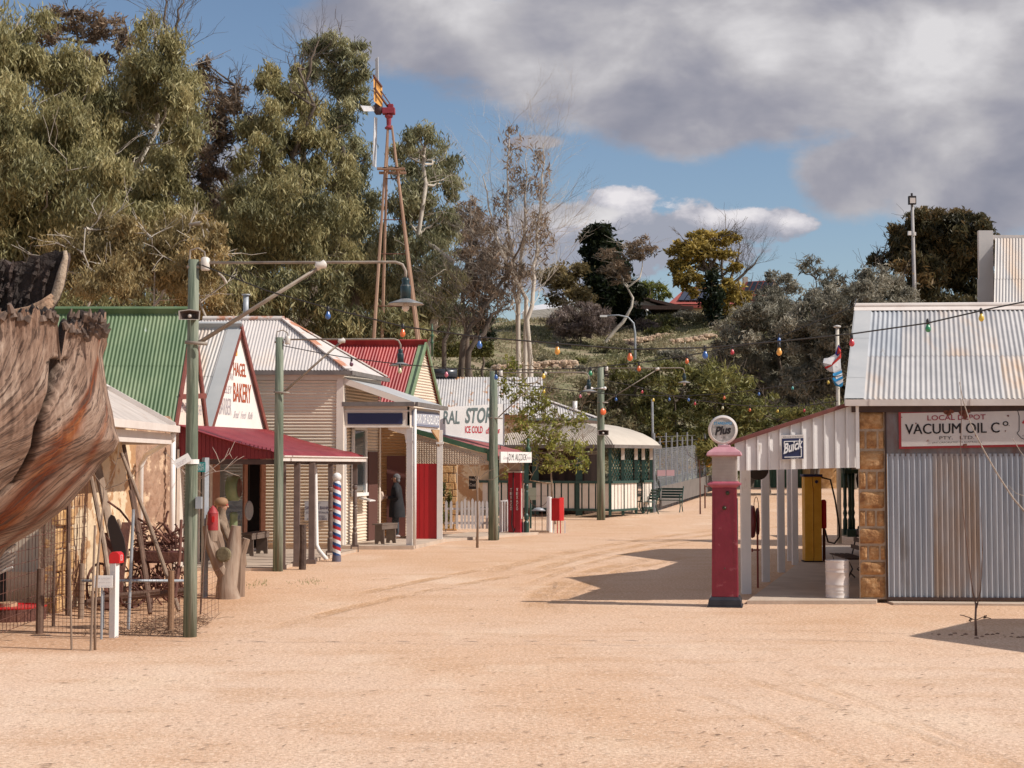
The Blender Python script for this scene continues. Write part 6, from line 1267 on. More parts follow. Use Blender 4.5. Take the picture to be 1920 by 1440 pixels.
for x, y, col, lb in [(615,590,'blue','blue bulb above the bakery and bank roofs'),(755,623,'orange','orange bulb above the red roof, right of the windmill legs'),(899,645,'blue','blue bulb in front of the dark cypress on the hill'),(1045,656,'amber','amber bulb before the rubble wall on the hill'),(1181,668,'orange','large orange bulb right of the curved street light'),
    (1322,664,'blue','big blue bulb left of the grey olive trees'),(1461,658,'amber','amber bulb in front of the grey olive trees'),(1597,641,'red','red bulb just left of the garage roof corner'),(1740,614,'green','green bulb hanging over the garage roof'),(1840,594,'yellow','yellow bulb hanging over the garage roof near the parapet')]: bulb(x, y, 17.1, col, lb, .0)
s2p = [(530,648,28.8),(600,662,27),(659,672,26),(750,683,25),(837,690,24.6),(930,694,24.4),(1019,693,24.2),(1107,690,24),(1198,680,24),(1287,667,24),(1373,651,24),(1440,640,24),(1602,574,24),(1606,560,25.4)]
strand('second festoon cable from the second pole over to the garage roof', s2p)
for x, y, col, lb in [(659,681,'plum','dark plum bulb over the bank roof'),(750,694,'cream','cream bulb in front of the red roof'),(837,701,'pink','pink bulb by the dark tube on the rusty roof'),(930,706,'blue','small blue bulb beside the top of the third pole'),(1019,704,'yellow','yellow bulb between the third pole arm and the spring tree'),(1107,699,'green','green bulb directly above the lamp shade left of the farthest pole'),
    (1198,690,'orange','pale orange bulb over the arm of the farthest lamp'),(1288,676,'orange','orange bulb above the wattles right of the farthest lamp'),(1373,659,'red','small red bulb left of the middle olive tree'),(1461,637,'blue','small blue bulb right above the amber bulb by the olive trees')]: bulb(x, y, 24.4, col, lb)
strand('third festoon cable beyond the third pole, low over the bend', [(927,700,39),(975,722,38.6),(1020,726,38),(1088,734,37),(1155,740,36),(1225,742,36),(1291,742,35),(1358,738,35),(1423,730,34),(1486,720,33),(1553,709,32),(1594,700,31)], .01)
for x, y, col, lb in [(1020,733,'yellow','small yellow bulb in the top of the spring tree'),(1088,742,'pink','small pink bulb above the white flue'),(1155,748,'blue','small blue bulb close right of the farthest pole'),(1225,749,'yellow','small yellow bulb on top of the thin grey mast'),(1291,749,'blue','small blue bulb below the lamp of the farthest pole'),(1358,745,'orange','small orange bulb above the globe of the near pump'),(1423,738,'blue','small blue bulb up right of the near pump globe'),(1486,727,'teal','small teal bulb left of the flag'),(1553,716,'yellow','small yellow bulb beside the lower end of the flag')]: bulb(x, y, 36, col, lb)
strand('farthest festoon cable below the others, over the verandah of the garage', [(1130,712,46),(1204,727,44),(1255,741,43),(1303,750,42),(1355,757,41),(1405,761,40),(1457,762,39),(1508,761,38),(1570,752,37)], .012)
for x, y, col, lb in [(1204,734,'red','tiny red bulb over the wattle left of the farthest lamp shade'),(1255,748,'blue','tiny blue bulb directly under the farthest lamp shade'),(1303,756,'red','tiny red bulb left above the near pump globe'),(1355,764,'cream','tiny cream bulb just above the near pump globe'),(1406,768,'orange','tiny orange bulb right of the near pump globe'),(1458,770,'yellow','tiny yellow bulb above the middle of the white end panel'),(1508,769,'red','tiny red bulb above the right part of the white end panel')]: bulb(x, y, 40, col, lb)
# ================================================================= fuel pumps
pmar = M('pump_maroon', (.19,.007,.026), (.24,.014,.038), sc1=3, rough=.28, det=7, rust=(.30,.07,.09), rsc=6, rth=(.60,.66), bump=.15, bsc=18); ppink = M('pump_faded_pink', (.48,.22,.26), (.58,.32,.35), sc1=5, rough=.45)
pb_ = V3(at(1361,1130,22.3).x, 22.35, 0)
fp = empty('fuel_pump', pb_, 'tall maroon fuel pump with pink cap and round white globe before the garage', 'fuel pump')
ca, sa = math.cos(R(-10)), math.sin(R(-10))
def rt(x, y, z, b=pb_): return b+V3(x*ca-y*sa, x*sa+y*ca, z)
def frus(mb, z0, w0, z1, w1, d=1.):
    vs = [rt(sx*w0, sy*w0*d, z0) for sx, sy in ((-1,-1),(1,-1),(1,1),(-1,1))]+[rt(sx*w1, sy*w1*d, z1) for sx, sy in ((-1,-1),(1,-1),(1,1),(-1,1))]
    return mb.add(vs, [(0,3,2,1),(4,5,6,7),(0,1,5,4),(1,2,6,5),(2,3,7,6),(3,0,4,7)])
mb = MB(); frus(mb,0,.25,.02,.25); frus(mb,.02,.235,.1,.23); frus(mb,.1,.23,.145,.20); mb.build('base', M('black_plinth', (.014,.014,.022), (.03,.03,.04), sc1=4, rough=.45), fp, bevel=.006)
mb = MB(); frus(mb,.145,.186,1.70,.172); mb.build('body', pmar, fp, bevel=.006)
mb = MB(); vs = [rt(x, -.19, z) for x, z in ((-.13,.25),(.13,.25),(.12,1.6),(-.12,1.6))]; 
for (x0,z0,x1,z1) in ((-.145,.2,-.135,1.64),(.135,.2,.145,1.64)): mb.add([rt(x0,-.186+.008*z0/1.7,z0), rt(x1,-.186,z0), rt(x1-.006,-.178,z1), rt(x0-.006 if x0>0 else x0+.006,-.178,z1), rt(x0,-.17,z0), rt(x1,-.17,z0), rt(x1-.006,-.165,z1), rt(x0,-.165,z1)], [(0,1,2,3),(0,3,7,4),(1,5,6,2)])
mb.build('corner_strips', pmar, fp)
mb = MB(); frus(mb,1.70,.178,1.735,.215); frus(mb,1.735,.235,1.765,.235); frus(mb,1.765,.22,1.79,.19); mb.build('collar', M('pump_collar', (.36,.07,.11), (.46,.13,.17), sc1=5, rough=.4), fp, bevel=.005)
mb = MB(); frus(mb,1.79,.168,2.15,.17); mb.build('meter_case', M('pump_case_cream', (.40,.30,.27), (.48,.38,.34), sc1=5, rough=.6), fp)
mb = MB()
for i in range(22):
    x = -.165+i*.0157; mb.bar(rt(x,-.175,1.79), rt(x,-.175,2.15), .004,.004); mb.bar(rt(.178,x,1.79), rt(.178,x,2.15), .004,.004)
for i in range(17):
    z = 1.80+i*.021; mb.bar(rt(.179,-.17,z), rt(.179,.17,z+.0), .004,.004); mb.bar(rt(-.17,-.178,z), rt(.17,-.178,z), .003,.003)
mb.build('mesh_guard', insul, fp)
mb = MB(); frus(mb,2.15,.235,2.165,.25); frus(mb,2.165,.25,2.21,.235); frus(mb,2.21,.235,2.285,.13); frus(mb,2.285,.09,2.315,.08); mb.build('cap', ppink, fp, bevel=.006)
gc = pb_+V3(-.02,0,2.53); gax = V3(math.sin(R(-14))*-1*0+-.12,-1,0).normalized()
gl_ = MB().lathe([(.15,-.075),(.195,-.06),(.212,-.02),(.212,.02),(.2,.06),(.178,.072),(.172,.064)], gc, 40, tuple(gax)).lathe([(.075,-.25),(.07,-.2),(.085,-.185)], gc, 16).build('globe', M('globe_white', (.66,.60,.56), (.74,.68,.64), sc1=4, rough=.2), fp, smooth='angle')
MB().lathe([(.001,.066),(.173,.066)], gc, 40, tuple(gax)).build('globe_face', M('globe_face', (.66,.63,.60), (.74,.71,.68), sc1=6, rough=.15), gl_)
gu = V3(-gax.y, gax.x, 0).normalized(); gu = gu if gu.x > 0 else -gu; gq = lambda x, z: gc+gax*.07+gu*x+UP*z
text('STANDARD', gq(0,.075), gu, UP, .04, M('blue_lettering', (.05,.32,.60)), gl_, width=.26, align='CENTER', bold=.02); text('Plus', gq(0,-.07), gu+UP*.12, UP, .125, blk, gl_, width=.235, align='CENTER', shear=.25, bold=.045)
text('T O I', gq(0,-.125), gu, UP, .025, blk, gl_, width=.05, align='CENTER')
kb = MB(); kb.lathe([(.028,0),(.028,.03),(.015,.045)], rt(.045,-.18,1.625), 12, (0,-1,0)); kb.lathe([(.03,0),(.026,.03),(.01,.05)], rt(.0,-.182,1.41), 12, (0,-1,0)); kb.lathe([(.01,0),(.008,.012)], rt(.0,-.184,.55), 8, (0,-1,0)); kb.build('knobs', M('dark_olive_knob', (.03,.035,.012), rough=.4), fp, smooth=True)
MB().obox(rt(.187,-.06,.95), V3(.004,0,0), V3(.0,.08,0), UP*.6).build('side_plate', white, fp)
MB().add([rt(-.25,-.05,.03), rt(-.22,-.2,.03), rt(-.19,-.15,.2)], [(0,1,2)]).build('leaning_card', white, fp)
# yellow pump
yb = V3(at(1523,1050,31.2).x, 31.2, .05); ym = M('pump_ochre', (.66,.33,.03), (.76,.41,.05), sc1=4, rough=.4)
yp = empty('fuel_pump', yb, 'ochre yellow fuel pump with a blue-black top under the garage verandah', 'fuel pump')
MB().box((yb.x-.19,yb.y-.16,.0),(yb.x+.18,yb.y+.16,.08)).build('base', blk, yp); MB().box((yb.x-.17,yb.y-.15,.08),(yb.x-.005,yb.y+.15,1.76)).box((yb.x+.005,yb.y-.15,.08),(yb.x+.17,yb.y+.15,1.76)).box((yb.x-.02,yb.y-.165,.12),(yb.x+.0,yb.y-.14,1.55)).build('body', ym, yp, bevel=.008)
MB().box((yb.x-.2,yb.y-.18,1.76),(yb.x+.19,yb.y+.18,1.81)).build('top', navy, yp, bevel=.008); MB().lathe([(.035,0),(.03,.02)], (yb.x+.07,yb.y-.15,1.66), 12, (0,-1,0)).build('knob', navy, yp)
MB().tube([V3(yb.x+.18,yb.y,1.75), V3(yb.x+.38,yb.y,1.7), V3(yb.x+.47,yb.y,1.3), V3(yb.x+.55,yb.y,.75), V3(yb.x+.55,yb.y,.55), V3(yb.x+.45,yb.y,.42), V3(yb.x+.32,yb.y,.45), V3(yb.x+.26,yb.y,.7)], .018, 8).build('hose', blk, yp, smooth=True)
MB().lathe([(.05,.72),(.055,.76),(.055,1.26),(.03,1.3)], (yb.x+.24,yb.y,0), 10).build('nozzle_sleeve', redl, yp, smooth=True); MB().tube([V3(yb.x+.24,yb.y,0), V3(yb.x+.24,yb.y,.75)], .03, 8).build('stand', rustm, yp)
# maroon side-street pump
tb_ = G(967,1003); tp = empty('fuel_pump', tb_, 'narrow red fuel pump with vertical white lettering by the store verandah', 'fuel pump'); ca, sa = math.cos(R(-14)), math.sin(R(-14)); pr_ = M('pump_red', (.30,.008,.02), (.36,.014,.03), sc1=3, rough=.35)
w_ = .175
def bb(mb, x0, x1, y0, y1, z0, z1): return mb.add([rt(x0,y0,z0,tb_),rt(x1,y0,z0,tb_),rt(x1,y1,z0,tb_),rt(x0,y1,z0,tb_),rt(x0,y0,z1,tb_),rt(x1,y0,z1,tb_),rt(x1,y1,z1,tb_),rt(x0,y1,z1,tb_)], [(0,3,2,1),(4,5,6,7),(0,1,5,4),(1,2,6,5),(2,3,7,6),(3,0,4,7)])
mb = MB(); bb(mb,-w_,w_,-w_,w_,0,1.74); bb(mb,-.01,.01,-w_-.02,-w_,0,1.7); mb.build('body', pr_, tp, bevel=.008); mb = MB(); bb(mb,-w_-.02,w_+.02,-w_-.02,w_+.02,1.74,1.78); mb.build('shelf', insul, tp); mb = MB(); bb(mb,-.15,.15,-.15,.15,1.78,2.05); mb.build('head', M('pump_head_tan', (.4,.32,.25), (.48,.4,.32), sc1=5), tp)
for cx_ in (-.09,.085):
    for i, ch in enumerate('TEXACO'): text(ch, rt(cx_,-w_-.004,1.22-i*.105,tb_), V3(ca,sa,0), UP, .085, whitel, tp, width=.055, align='CENTER', bold=.02)
MB().tube([rt(-.02,-.2,1.75,tb_), rt(-.03,-.22,1.0,tb_), rt(-.06,-.22,.3,tb_), rt(.0,-.22,.08,tb_), rt(.03,-.2,.2,tb_)], .015, 6).build('hose', blk, tp)
mb = MB(); bb(mb,w_,w_+.006,-.08,.06,.45,1.3); mb.build('worn_patch', insul, tp)
MB().box((tb_.x+.2,tb_.y-.02,0),(tb_.x+.32,tb_.y+.1,.35)).build('side_box', steel, tp)
# ================================================================= garage props
dm = G(1570,1125); dm = V3(at(1570,1090,23.1).x, 23.1, .055); dr = empty('steel_drum', dm, 'small white ribbed drum standing on the slab by the stone corner', 'drum')
MB().lathe([(.17,0),(.178,.01),(.172,.02),(.172,.07),(.177,.08),(.172,.09),(.172,.11),(.177,.12),(.172,.13),(.172,.185),(.18,.195),(.172,.205),(.172,.37),(.18,.38),(.172,.39),(.172,.43),(.177,.44),(.172,.45),(.177,.475),(.172,.485),(.177,.51),(.172,.53),(.177,.545),(.18,.555),(.168,.558),(.166,.545)], dm, 32).build('body', M('drum_white', (.66,.58,.54), (.76,.70,.66), sc1=3, rough=.35, rust=(.4,.25,.18), rsc=6, rth=(.70,.74)), dr, smooth=True)
hr = empty('hose_reel', V3(at(1410,978,25.3).x,25.3,0), 'maroon hose reel wheel on a red standpipe between the first two verandah posts', 'hose reel'); c = at(1410,978,25.3)
MB().lathe([(.0,-.05),(.2,-.05),(.25,-.04),(.27,-.0),(.25,.04),(.2,.05),(.0,.05)], c, 24, (1,-.08,0)).lathe([(.21,.07),(.23,.09),(.21,.11),(.17,.09)], c, 24, (1,-.08,0)).build('reel', M('reel_maroon', (.11,.012,.016), (.16,.02,.025), sc1=6, rough=.4), hr, smooth=True)
q = at(1421,1092,25.5); MB().tube([V3(q.x,25.5,0), V3(q.x,25.5,1.25), V3(c.x+.08,25.4,c.z)], .016, 6).bar(V3(q.x-.1,25.48,.62), V3(q.x+.03,25.48,.62), .02,.02).lathe([(.035,0),(.035,.015)], (q.x-.1,25.48,.62), 8, (1,0,0)).build('standpipe', M('red_oxide_pipe', (.22,.04,.03)), hr)
rg = MB(); rg_c = at(1418,960,25.3); rg.tube([rg_c+V3(.04*math.cos(t_*.52),0,.2*math.sin(t_*.52)+.05) for t_ in range(13)], .006, 5); rg.build('guide_ring', rustm, hr)
hd2 = empty('hanging_drum', at(1418,880,25), 'dark round drum end hanging under the front of the garage verandah', 'drum'); MB().lathe([(.0,-.2),(.16,-.2),(.17,-.19),(.17,.19),(.15,.2),(0,.2)], at(1418,880,25), 20, (0,1,0)).build('body', M('sooty_drum', (.03,.02,.015), rough=.7), hd2, smooth='angle'); MB().tube([at(1408,860,25), at(1408,820,25)], .006, 4).tube([at(1428,860,25), at(1428,820,25)], .006, 4).build('hanger', wirem, hd2)
bn_ = empty('slatted_bench', V3(5.75,26.3,.05), 'dark slatted bench against the garage side wall behind the drum', 'bench'); mb = MB()
for i in range(4): mb.box((5.52+i*.09,25.6,.46),(5.58+i*.09,27,.48))
mb.build('seat', dkbrown, bn_); mb = MB()
for i in range(3): mb.bar(V3(5.9+.05*i,25.6,.6+i*.12), V3(5.9+.05*i+.3*0,27,.6+i*.12), .02,.07)
mb.build('backrest', dkbrown, bn_)
for yy in (25.65,26.95): MB().tube([V3(5.5,yy,.06), V3(5.62,yy,.3), V3(5.55,yy,.46), V3(5.9,yy,.46), V3(6.02,yy,.95)], .014, 6).tube([V3(5.95,yy,.06), V3(5.7,yy,.3), V3(5.9,yy,.46)], .014, 6).build('leg', blk, bn_)
tg = empty('turned_post_stand', G(1596,1006), 'dark green stand of three turned posts on a low box seen under the verandah', 'stand'); p = G(1596,1006); p = V3(at(1596,1000,34).x,34,0)
zq = lambda y: at(1600,y,34).z
for k, x in enumerate((1584,1596,1604)):
    xx = at(x,900,34).x; MB().lathe([(.05,zq(1003)),(.05,zq(975)),(.03,zq(970)),(.05,zq(962)),(.03,zq(955)),(.045,zq(948)),(.035,zq(930)),(.045,zq(905)),(.05,zq(880))], (xx,34+.15*k,0), 10).build('turned_post', dgreen, tg, smooth=True)
xx = at(1586,900,34).x; MB().box((xx-.02,33.8,zq(1006)),(xx+.35,34.4,zq(993))).build('box_base', dgreen, tg); MB().box((xx-.05,33.9,zq(888)),(xx+.35,34.3,zq(880))).build('top_rail', dgreen, tg)
fpp = G(1574,1019); fb = empty('flagpole', fpp, 'cream flagpole with a flat cap rising above the garage verandah roof', 'flagpole')
zt_ = at(1570,614,fpp.y).z; MB().tube([fpp, V3(fpp.x,fpp.y,zt_)], [.06,.045], 12).build('pole', M('flagpole_cream', (.48,.42,.34), (.60,.54,.46), sc1=6, rough=.6), fb, smooth=True); MB().lathe([(.09,0),(.1,.02),(.09,.04),(.02,.06)], V3(fpp.x,fpp.y,zt_), 12).build('cap', insul, fb)
# flag: limp folded cloth built from strips of colour
fl_ = empty('flag', at(1565,690,fpp.y-.1), 'limp white flag with a red cross, a small union corner and blue and white waves', 'flag')
FY = fpp.y-.12
def fq(x, y, d=0): return at(x, y, FY-d)
parts = [('union_corner', M('flag_navy', (.03,.03,.22)), [[(1572,646),(1576,652),(1577,660),(1570,668),(1566,664)]]),
 ('white_field', M('flag_white', (.72,.70,.70)), [[(1566,664),(1570,668),(1577,660),(1576,668),(1560,684),(1548,690),(1543,680),(1545,672),(1553,671),(1558,668)],[(1548,691),(1561,685),(1576,672),(1577,690),(1563,698),(1556,697)],[(1563,698),(1577,690),(1579,695),(1565,701)],[(1566,705),(1579,699),(1580,705),(1568,711)],[(1566,716),(1580,709),(1581,716),(1572,722)]]),
 ('red_cross', M('flag_red', (.62,.04,.03)), [[(1577,660),(1577,672),(1561,685),(1549,692),(1546,688),(1560,681),(1574,667)],[(1572,650),(1577,656),(1576,662),(1569,664)]]),
 ('blue_waves', M('flag_blue', (.02,.24,.50)), [[(1562,700),(1578,694),(1579,699),(1566,705),(1562,704)],[(1562,706),(1568,711),(1580,705),(1580,710),(1566,716),(1561,711)],[(1561,712),(1572,722),(1581,716),(1580,723),(1576,726),(1566,723)]])]
for k, (nm, m_, polys) in enumerate(parts):
    mb = MB()
    for j, pl_ in enumerate(polys):
        P = [fq(x, y, .05*math.sin(x*.6)+.03*math.sin(y*.25)+.004*k) for x, y in pl_]; mb.prism(P, V3(0,.01,0))
    mb.build(nm, m_, fl_)
# signs on the garage
sg = empty('oil_company_sign', gp(.5,2.3,.1), 'long red-bordered white enamel sign reading LOCAL DEPOT VACUUM OIL CO on the garage door', 'sign')
zb0, zt0 = at(1700,842,gy).z, at(1700,771,gy).z; t0s = at(1682,800,gy).x-o.x; fu = fv+UP*.018
so_ = gp(t0s,zb0,.075); MB().obox(so_, fu*2.9, gn*.02, UP*(zt0-zb0)).build('border', M('enamel_red', (.40,.012,.025), (.30,.02,.02), sc1=4, rough=.3), sg)
MB().obox(so_+gn*.021+fu*.035+UP*.035, fu*2.85, gn*.006, UP*(zt0-zb0-.07)).build('field', M('enamel_worn', (.56,.50,.48), (.62,.57,.54), sc1=2, rough=.3, rust=(.22,.08,.04), rsc=3.2, rth=(.70,.74)), sg)
qq = lambda px, py: so_+fu*((at(px,py,gy).x-o.x-t0s)/fv.x)+UP*((842-py)/s126)+gn*.03
text('LOCAL DEPOT', qq(1734,790), fu, UP, .075, M('dark_red_lettering', (.28,.02,.05)), sg, width=.84, bold=.01); [text('VACUUM OIL C', qq(1693,815)+fu*k_, fu, UP, .15, blk, sg, width=1.36, name='lettering') for k_ in (0,.007)]; text('o', qq(1871,803), fu, UP, .07, blk, sg, width=.085, bold=.01); text('.', qq(1882,803), fu, UP, .012, blk, sg, width=.012)
text('PTY.   LTD.', qq(1756,826), fu, UP, .048, blk, sg, width=.5, bold=.0); text('(INCORPORATED IN AUSTRALIA)', qq(1743,834), fu, UP, .033, blk, sg, width=.71)
mb = MB(); O_ = [(1898,774),(1940,774),(1940,833),(1920,832),(1905,826),(1897,817),(1901,812),(1901,785)]
for i in range(len(O_)): a_, b_ = qq(*O_[i]), qq(*O_[(i+1)%len(O_)]); mb.bar(a_, b_, .008, .008)
mb.build('shield_outline', blk, sg)
text('VACUUM', qq(1911,818), fu, UP, .04, blk, sg, width=.3); text('QUALITY OILS', qq(1907,823), fu, UP, .022, blk, sg, width=.34)
mb = MB()
hp = [(1906,797),(1911,791),(1916,787),(1921,789),(1927,785),(1932,787),(1929,791),(1924,794),(1919,793),(1914,795),(1908,800)]; mb.prism([qq(x,y) for x, y in hp], gn*.004); mb.build('winged_emblem', M('emblem_red', (.45,.04,.05)), sg)
mb = MB(); rr = random.Random(6)
for (x, y, r_) in ((1768,775,5),(1773,778,6),(1778,774,5),(1797,776,6),(1803,779,8),(1808,775,5),(1803,787,4),(1803,837,4),(1881,784,2.2),(1713,795,1.6),(1822,820,1.5),(1687,783,1),(1876,812,1.5)):
    k = 12; mb.prism([qq(x+r_*math.cos(i/k*6.283)*rr.uniform(.6,1.2), y+r_*math.sin(i/k*6.283)*rr.uniform(.5,1))+gn*.002 for i in range(k)], gn*.003)
mb.build('rust_chips', M('rust_chip', (.13,.035,.025), (.2,.07,.04), sc1=30, rough=.9), sg)
bs_ = empty('car_maker_sign', at(1487,840,22.7), 'square dark blue enamel sign with white script Buick on the white end panel', 'sign'); c0 = V3(at(1466,862,22.66).x,22.68,at(1466,862,22.66).z); wS = (at(1508,860,22.66).x-c0.x); hS = at(1466,816,22.66).z-c0.z
su_ = V3(1,.02,.03)
MB().obox(c0, su_*wS, V3(0,.02,0), UP*hS).build('plate', signw, bs_); MB().obox(c0+V3(.006,-.005,.008), su_*(wS-.012), V3(0,.01,0), UP*(hS*.84)).build('blue_field', navy, bs_)
e_ = lambda x, z: c0+V3(x*wS,-.008+.02*x*wS,z*hS+.03*x*wS)
mb = MB(); 
for (x0,z0,x1,z1) in ((.12,.1,.88,.1),(.88,.1,.88,.42),(.12,.5,.12,.74),(.12,.74,.88,.74)): mb.bar(e_(x0,z0), e_(x1,z1), .012, .012)
mb.build('square_outline', whitel, bs_); text('Buick', e_(.08,.22)+V3(0,-.006,0), V3(1,0,.33), UP, .15, whitel, bs_, width=.30, shear=.25, bold=.03); text('SERVICE STATION', e_(.05,.885)+V3(0,.0,0), su_, UP, .022, blk, bs_, width=.29); text('MOTOR CARS', e_(.4,.03)+V3(0,-.002,0), su_, UP, .014, whitel, bs_, width=.12)
# floodlight mast and curved street light, thin mast
mt_ = empty('floodlight_mast', G(1712,880), 'tall grey floodlight mast in front of the large dark eucalyptus', 'mast'); YM = 92
b_ = at(1716,600,YM); t_ = at(1710,370,YM); MB().tube([V3(b_.x,YM,.5), b_, t_], [.16,.13,.09], 10).build('pole', M('mast_grey', (.30,.28,.28), (.38,.36,.35), sc1=3), mt_, smooth=True)
q = at(1710,376,YM-.2); MB().box((q.x-.22,q.y-.15,q.z-.24),(q.x+.22,q.y+.1,q.z+.26)).box((q.x-.05,q.y,q.z+.26),(q.x+.05,q.y+.1,q.z+.45)).build('lamp_head', blk, mt_); MB().box((q.x-.16,q.y-.17,q.z-.18),(q.x+.16,q.y-.151,q.z+.14)).build('lamp_glass', signw, mt_); q = at(1710,438,YM-.2); MB().box((q.x-.24,q.y-.1,q.z-.1),(q.x-.06,q.y+.1,q.z+.14)).box((q.x+.1,q.y-.1,q.z-.12),(q.x+.22,q.y+.1,q.z+.08)).build('camera_box', white, mt_)
r = empty('curved_street_light', at(1191,720,108), 'thin curved grey street light on the hill road', 'street light'); MB().tube([at(1191,740,108), at(1191,625,108), at(1188,606,108), at(1178,595,108), at(1160,591,108), at(1135,592,108)], [.09,.07,.06,.05,.05,.05], 8).build('pole', steel, r, smooth=True); q = at(1133,593,108); MB().box((q.x-.3,107.9,q.z-.06),(q.x+.2,108.1,q.z+.08)).build('lamp_head', white, r)
r = empty('thin_mast', at(1225,900,62), 'thin plain grey mast beside the end of the slatted verandah', 'mast'); MB().tube([V3(at(1225,900,62).x,62,.1), at(1223,752,62)], .045, 8).build('pole', steel, r); MB().lathe([(.07,0),(.03,.08)], at(1223,752,62), 8).build('cap', steel, r)
r = empty('garden_lamp', at(1213,600,156), 'small round-topped lamp post before the white hill house', 'street light'); MB().tube([at(1213,612,156), at(1213,585,156)], .06, 6).build('pole', steel, r); MB().sphere(at(1213,582,156), .14, 10).build('globe', white, r, smooth=True)
# ================================================================= chain-link fence
cf = empty('chain_link_fence', G(1223,961), 'tall grey chain-link fence with bare posts running back from the verandah house', 'fence')
fa = G(1226,961); fb_ = G(1322,926); fd_ = fb_-fa; n = 10
chm = M('fence_post_grey', (.20,.21,.23), (.28,.29,.31), sc1=6, rough=.5, metal=.3)
for i in range(n+1):
    p = fa+fd_*(i/n); p.z = gz(p.y); r_ = .035 if 0 < i < n else .06; MB().tube([p, p+UP*(2.95 if i%2 == 0 else 2.75)], r_, 6).build('post', chm, cf)
mb = MB(); mesh_h = 2.35; L_ = fd_.length; dd = fd_/L_; st_p = .16
k = -int(mesh_h/st_p)
while k*st_p < L_:
    for sgn in (1,-1):
        x0 = k*st_p; x1 = x0+mesh_h; z0, z1 = (0, mesh_h) if sgn > 0 else (mesh_h, 0); a_ = max(0, -x0/mesh_h); b_ = min(1, (L_-x0)/mesh_h)
        if b_ > a_:
            pa_ = fa+dd*(x0+mesh_h*a_); pb2 = fa+dd*(x0+mesh_h*b_); pa_.z = gz(pa_.y)+z0+(z1-z0)*a_; pb2.z = gz(pb2.y)+z0+(z1-z0)*b_; mb.tube([pa_, pb2], .003, 3, cap=False)
    k += 1
for hh in (0.05, 1.2, 2.35, 2.6, 2.8): mb.tube([fa+UP*hh, fb_+UP*(hh+.0)], .008, 3)
mb.build('wire_mesh', chm, cf)
MB().obox(fa+V3(.15,.3,1.35), V3(.35,.5,0), V3(.02,0,0), UP*.22).obox(fa+V3(.55,.9,1.35), V3(.35,.5,0), V3(.02,0,0), UP*.22).build('warning_plates', M('faded_pink_sign', (.26,.15,.16)), cf)
r = empty('shade_cloth', fa+V3(2,0,0), 'grey shade cloth panel standing behind the chain-link fence', 'screen'); MB().obox(fa+V3(.3,.6,.2), fd_*.95+V3(.3,0,0), V3(0.02,.02,0), UP*.75).build('cloth', M('grey_shade_cloth', (.13,.115,.105), (.17,.15,.14), sc1=2), r)
r = empty('gate_rail', G(1322,950), 'two short dark posts with a rail beyond the near pump', 'rail'); p = G(1322,953); MB().tube([p, p+UP*.9], .03, 6).tube([p+UP*.85, p+V3(.7,.2,.85)], .02, 6).tube([p+V3(.7,.2,0), p+V3(.7,.2,.85)], .03, 6).build('rail', rustm, r)
# ================================================================= picket fence
pk = empty('picket_fence', G(890,1000), 'low white picket fence in front of the slatted verandah', 'fence'); pc = M('picket_white', (.66,.64,.66), (.74,.72,.72), sc1=3, rough=.6)
def picket(x, Y, h, w_=.07, base=.12):
    mb = MB(); mb.prism([V3(x-w_/2,Y,base), V3(x+w_/2,Y,base), V3(x+w_/2,Y,h-.06), V3(x,Y,h), V3(x-w_/2,Y,h-.06)], V3(0,.02,0)); mb.build('picket', pc, pk)
Yk = 44.6
for i, px in enumerate((837,846,857,866,872,879,886,892,899,905,913,920)): x = at(px,900,Yk).x; picket(x, Yk, .93 if i not in (4,6) else 1.0)
MB().box((at(833,900,Yk).x,Yk+.02,.25),(at(924,900,Yk).x,Yk+.05,.31)).box((at(833,900,Yk).x,Yk+.02,.66),(at(924,900,Yk).x,Yk+.05,.72)).build('rails', pc, pk)
a_ = at(936,900,43.6); mb = MB()
for i in range(8): xx = a_.x+i*.03; yy = 43.6+i*.16; mb.prism([V3(xx,yy,.05),V3(xx+.015,yy+.1,.05),V3(xx+.015,yy+.1,.85),V3(xx+.007,yy+.05,.95),V3(xx,yy,.85)], V3(.02,0,0))
for i in range(4): mb.box((a_.x+.02+i*.075,43.55,.08),(a_.x+.08+i*.075,43.57,.93))
mb.build('gate', pc, pk)
thing_ = G(895,1027); r = empty('sapling', thing_, 'leafless sapling with curling twigs in front of the picket fence', 'tree'); mb = MB(); mb.tube([thing_, thing_+V3(.01,0,.6), thing_+V3(0,0,1.35), thing_+V3(.01,0,1.7)], [.035,.028,.022,.015], 7)
for dx, dz in ((-.35,.55),(-.15,.7),(.12,.75),(.3,.3),(-.4,.1)): twigs(mb, thing_+V3(0,0,1.6), V3(dx,random.uniform(-.2,.2),dz), .3, .009, 2, .4, .2, 2)
mb.tube([thing_+V3(.02,0,1.62), thing_+V3(.35,0,1.62), thing_+V3(.75,0,1.85), thing_+V3(1.3,0,2.3)], [.008,.006,.005,.003], 4); mb.build('trunk', oldwood, r, smooth=True)
r = empty('hanging_sign', at(890,900,43), 'little black and white lantern-shaped sign hanging behind the sapling', 'sign'); q = at(886,905,43); MB().box((q.x-.1,43,q.z-.18),(q.x+.1,43.05,q.z+.18)).build('plate', M('black_plate', (.03,.03,.035)), r); text('Wood', q+V3(-.08,-.002,.05), V3(1,0,0), UP, .09, whitel, r, width=.16); text('Coal', q+V3(-.08,-.002,-.1), V3(1,0,0), UP, .09, whitel, r, width=.16)
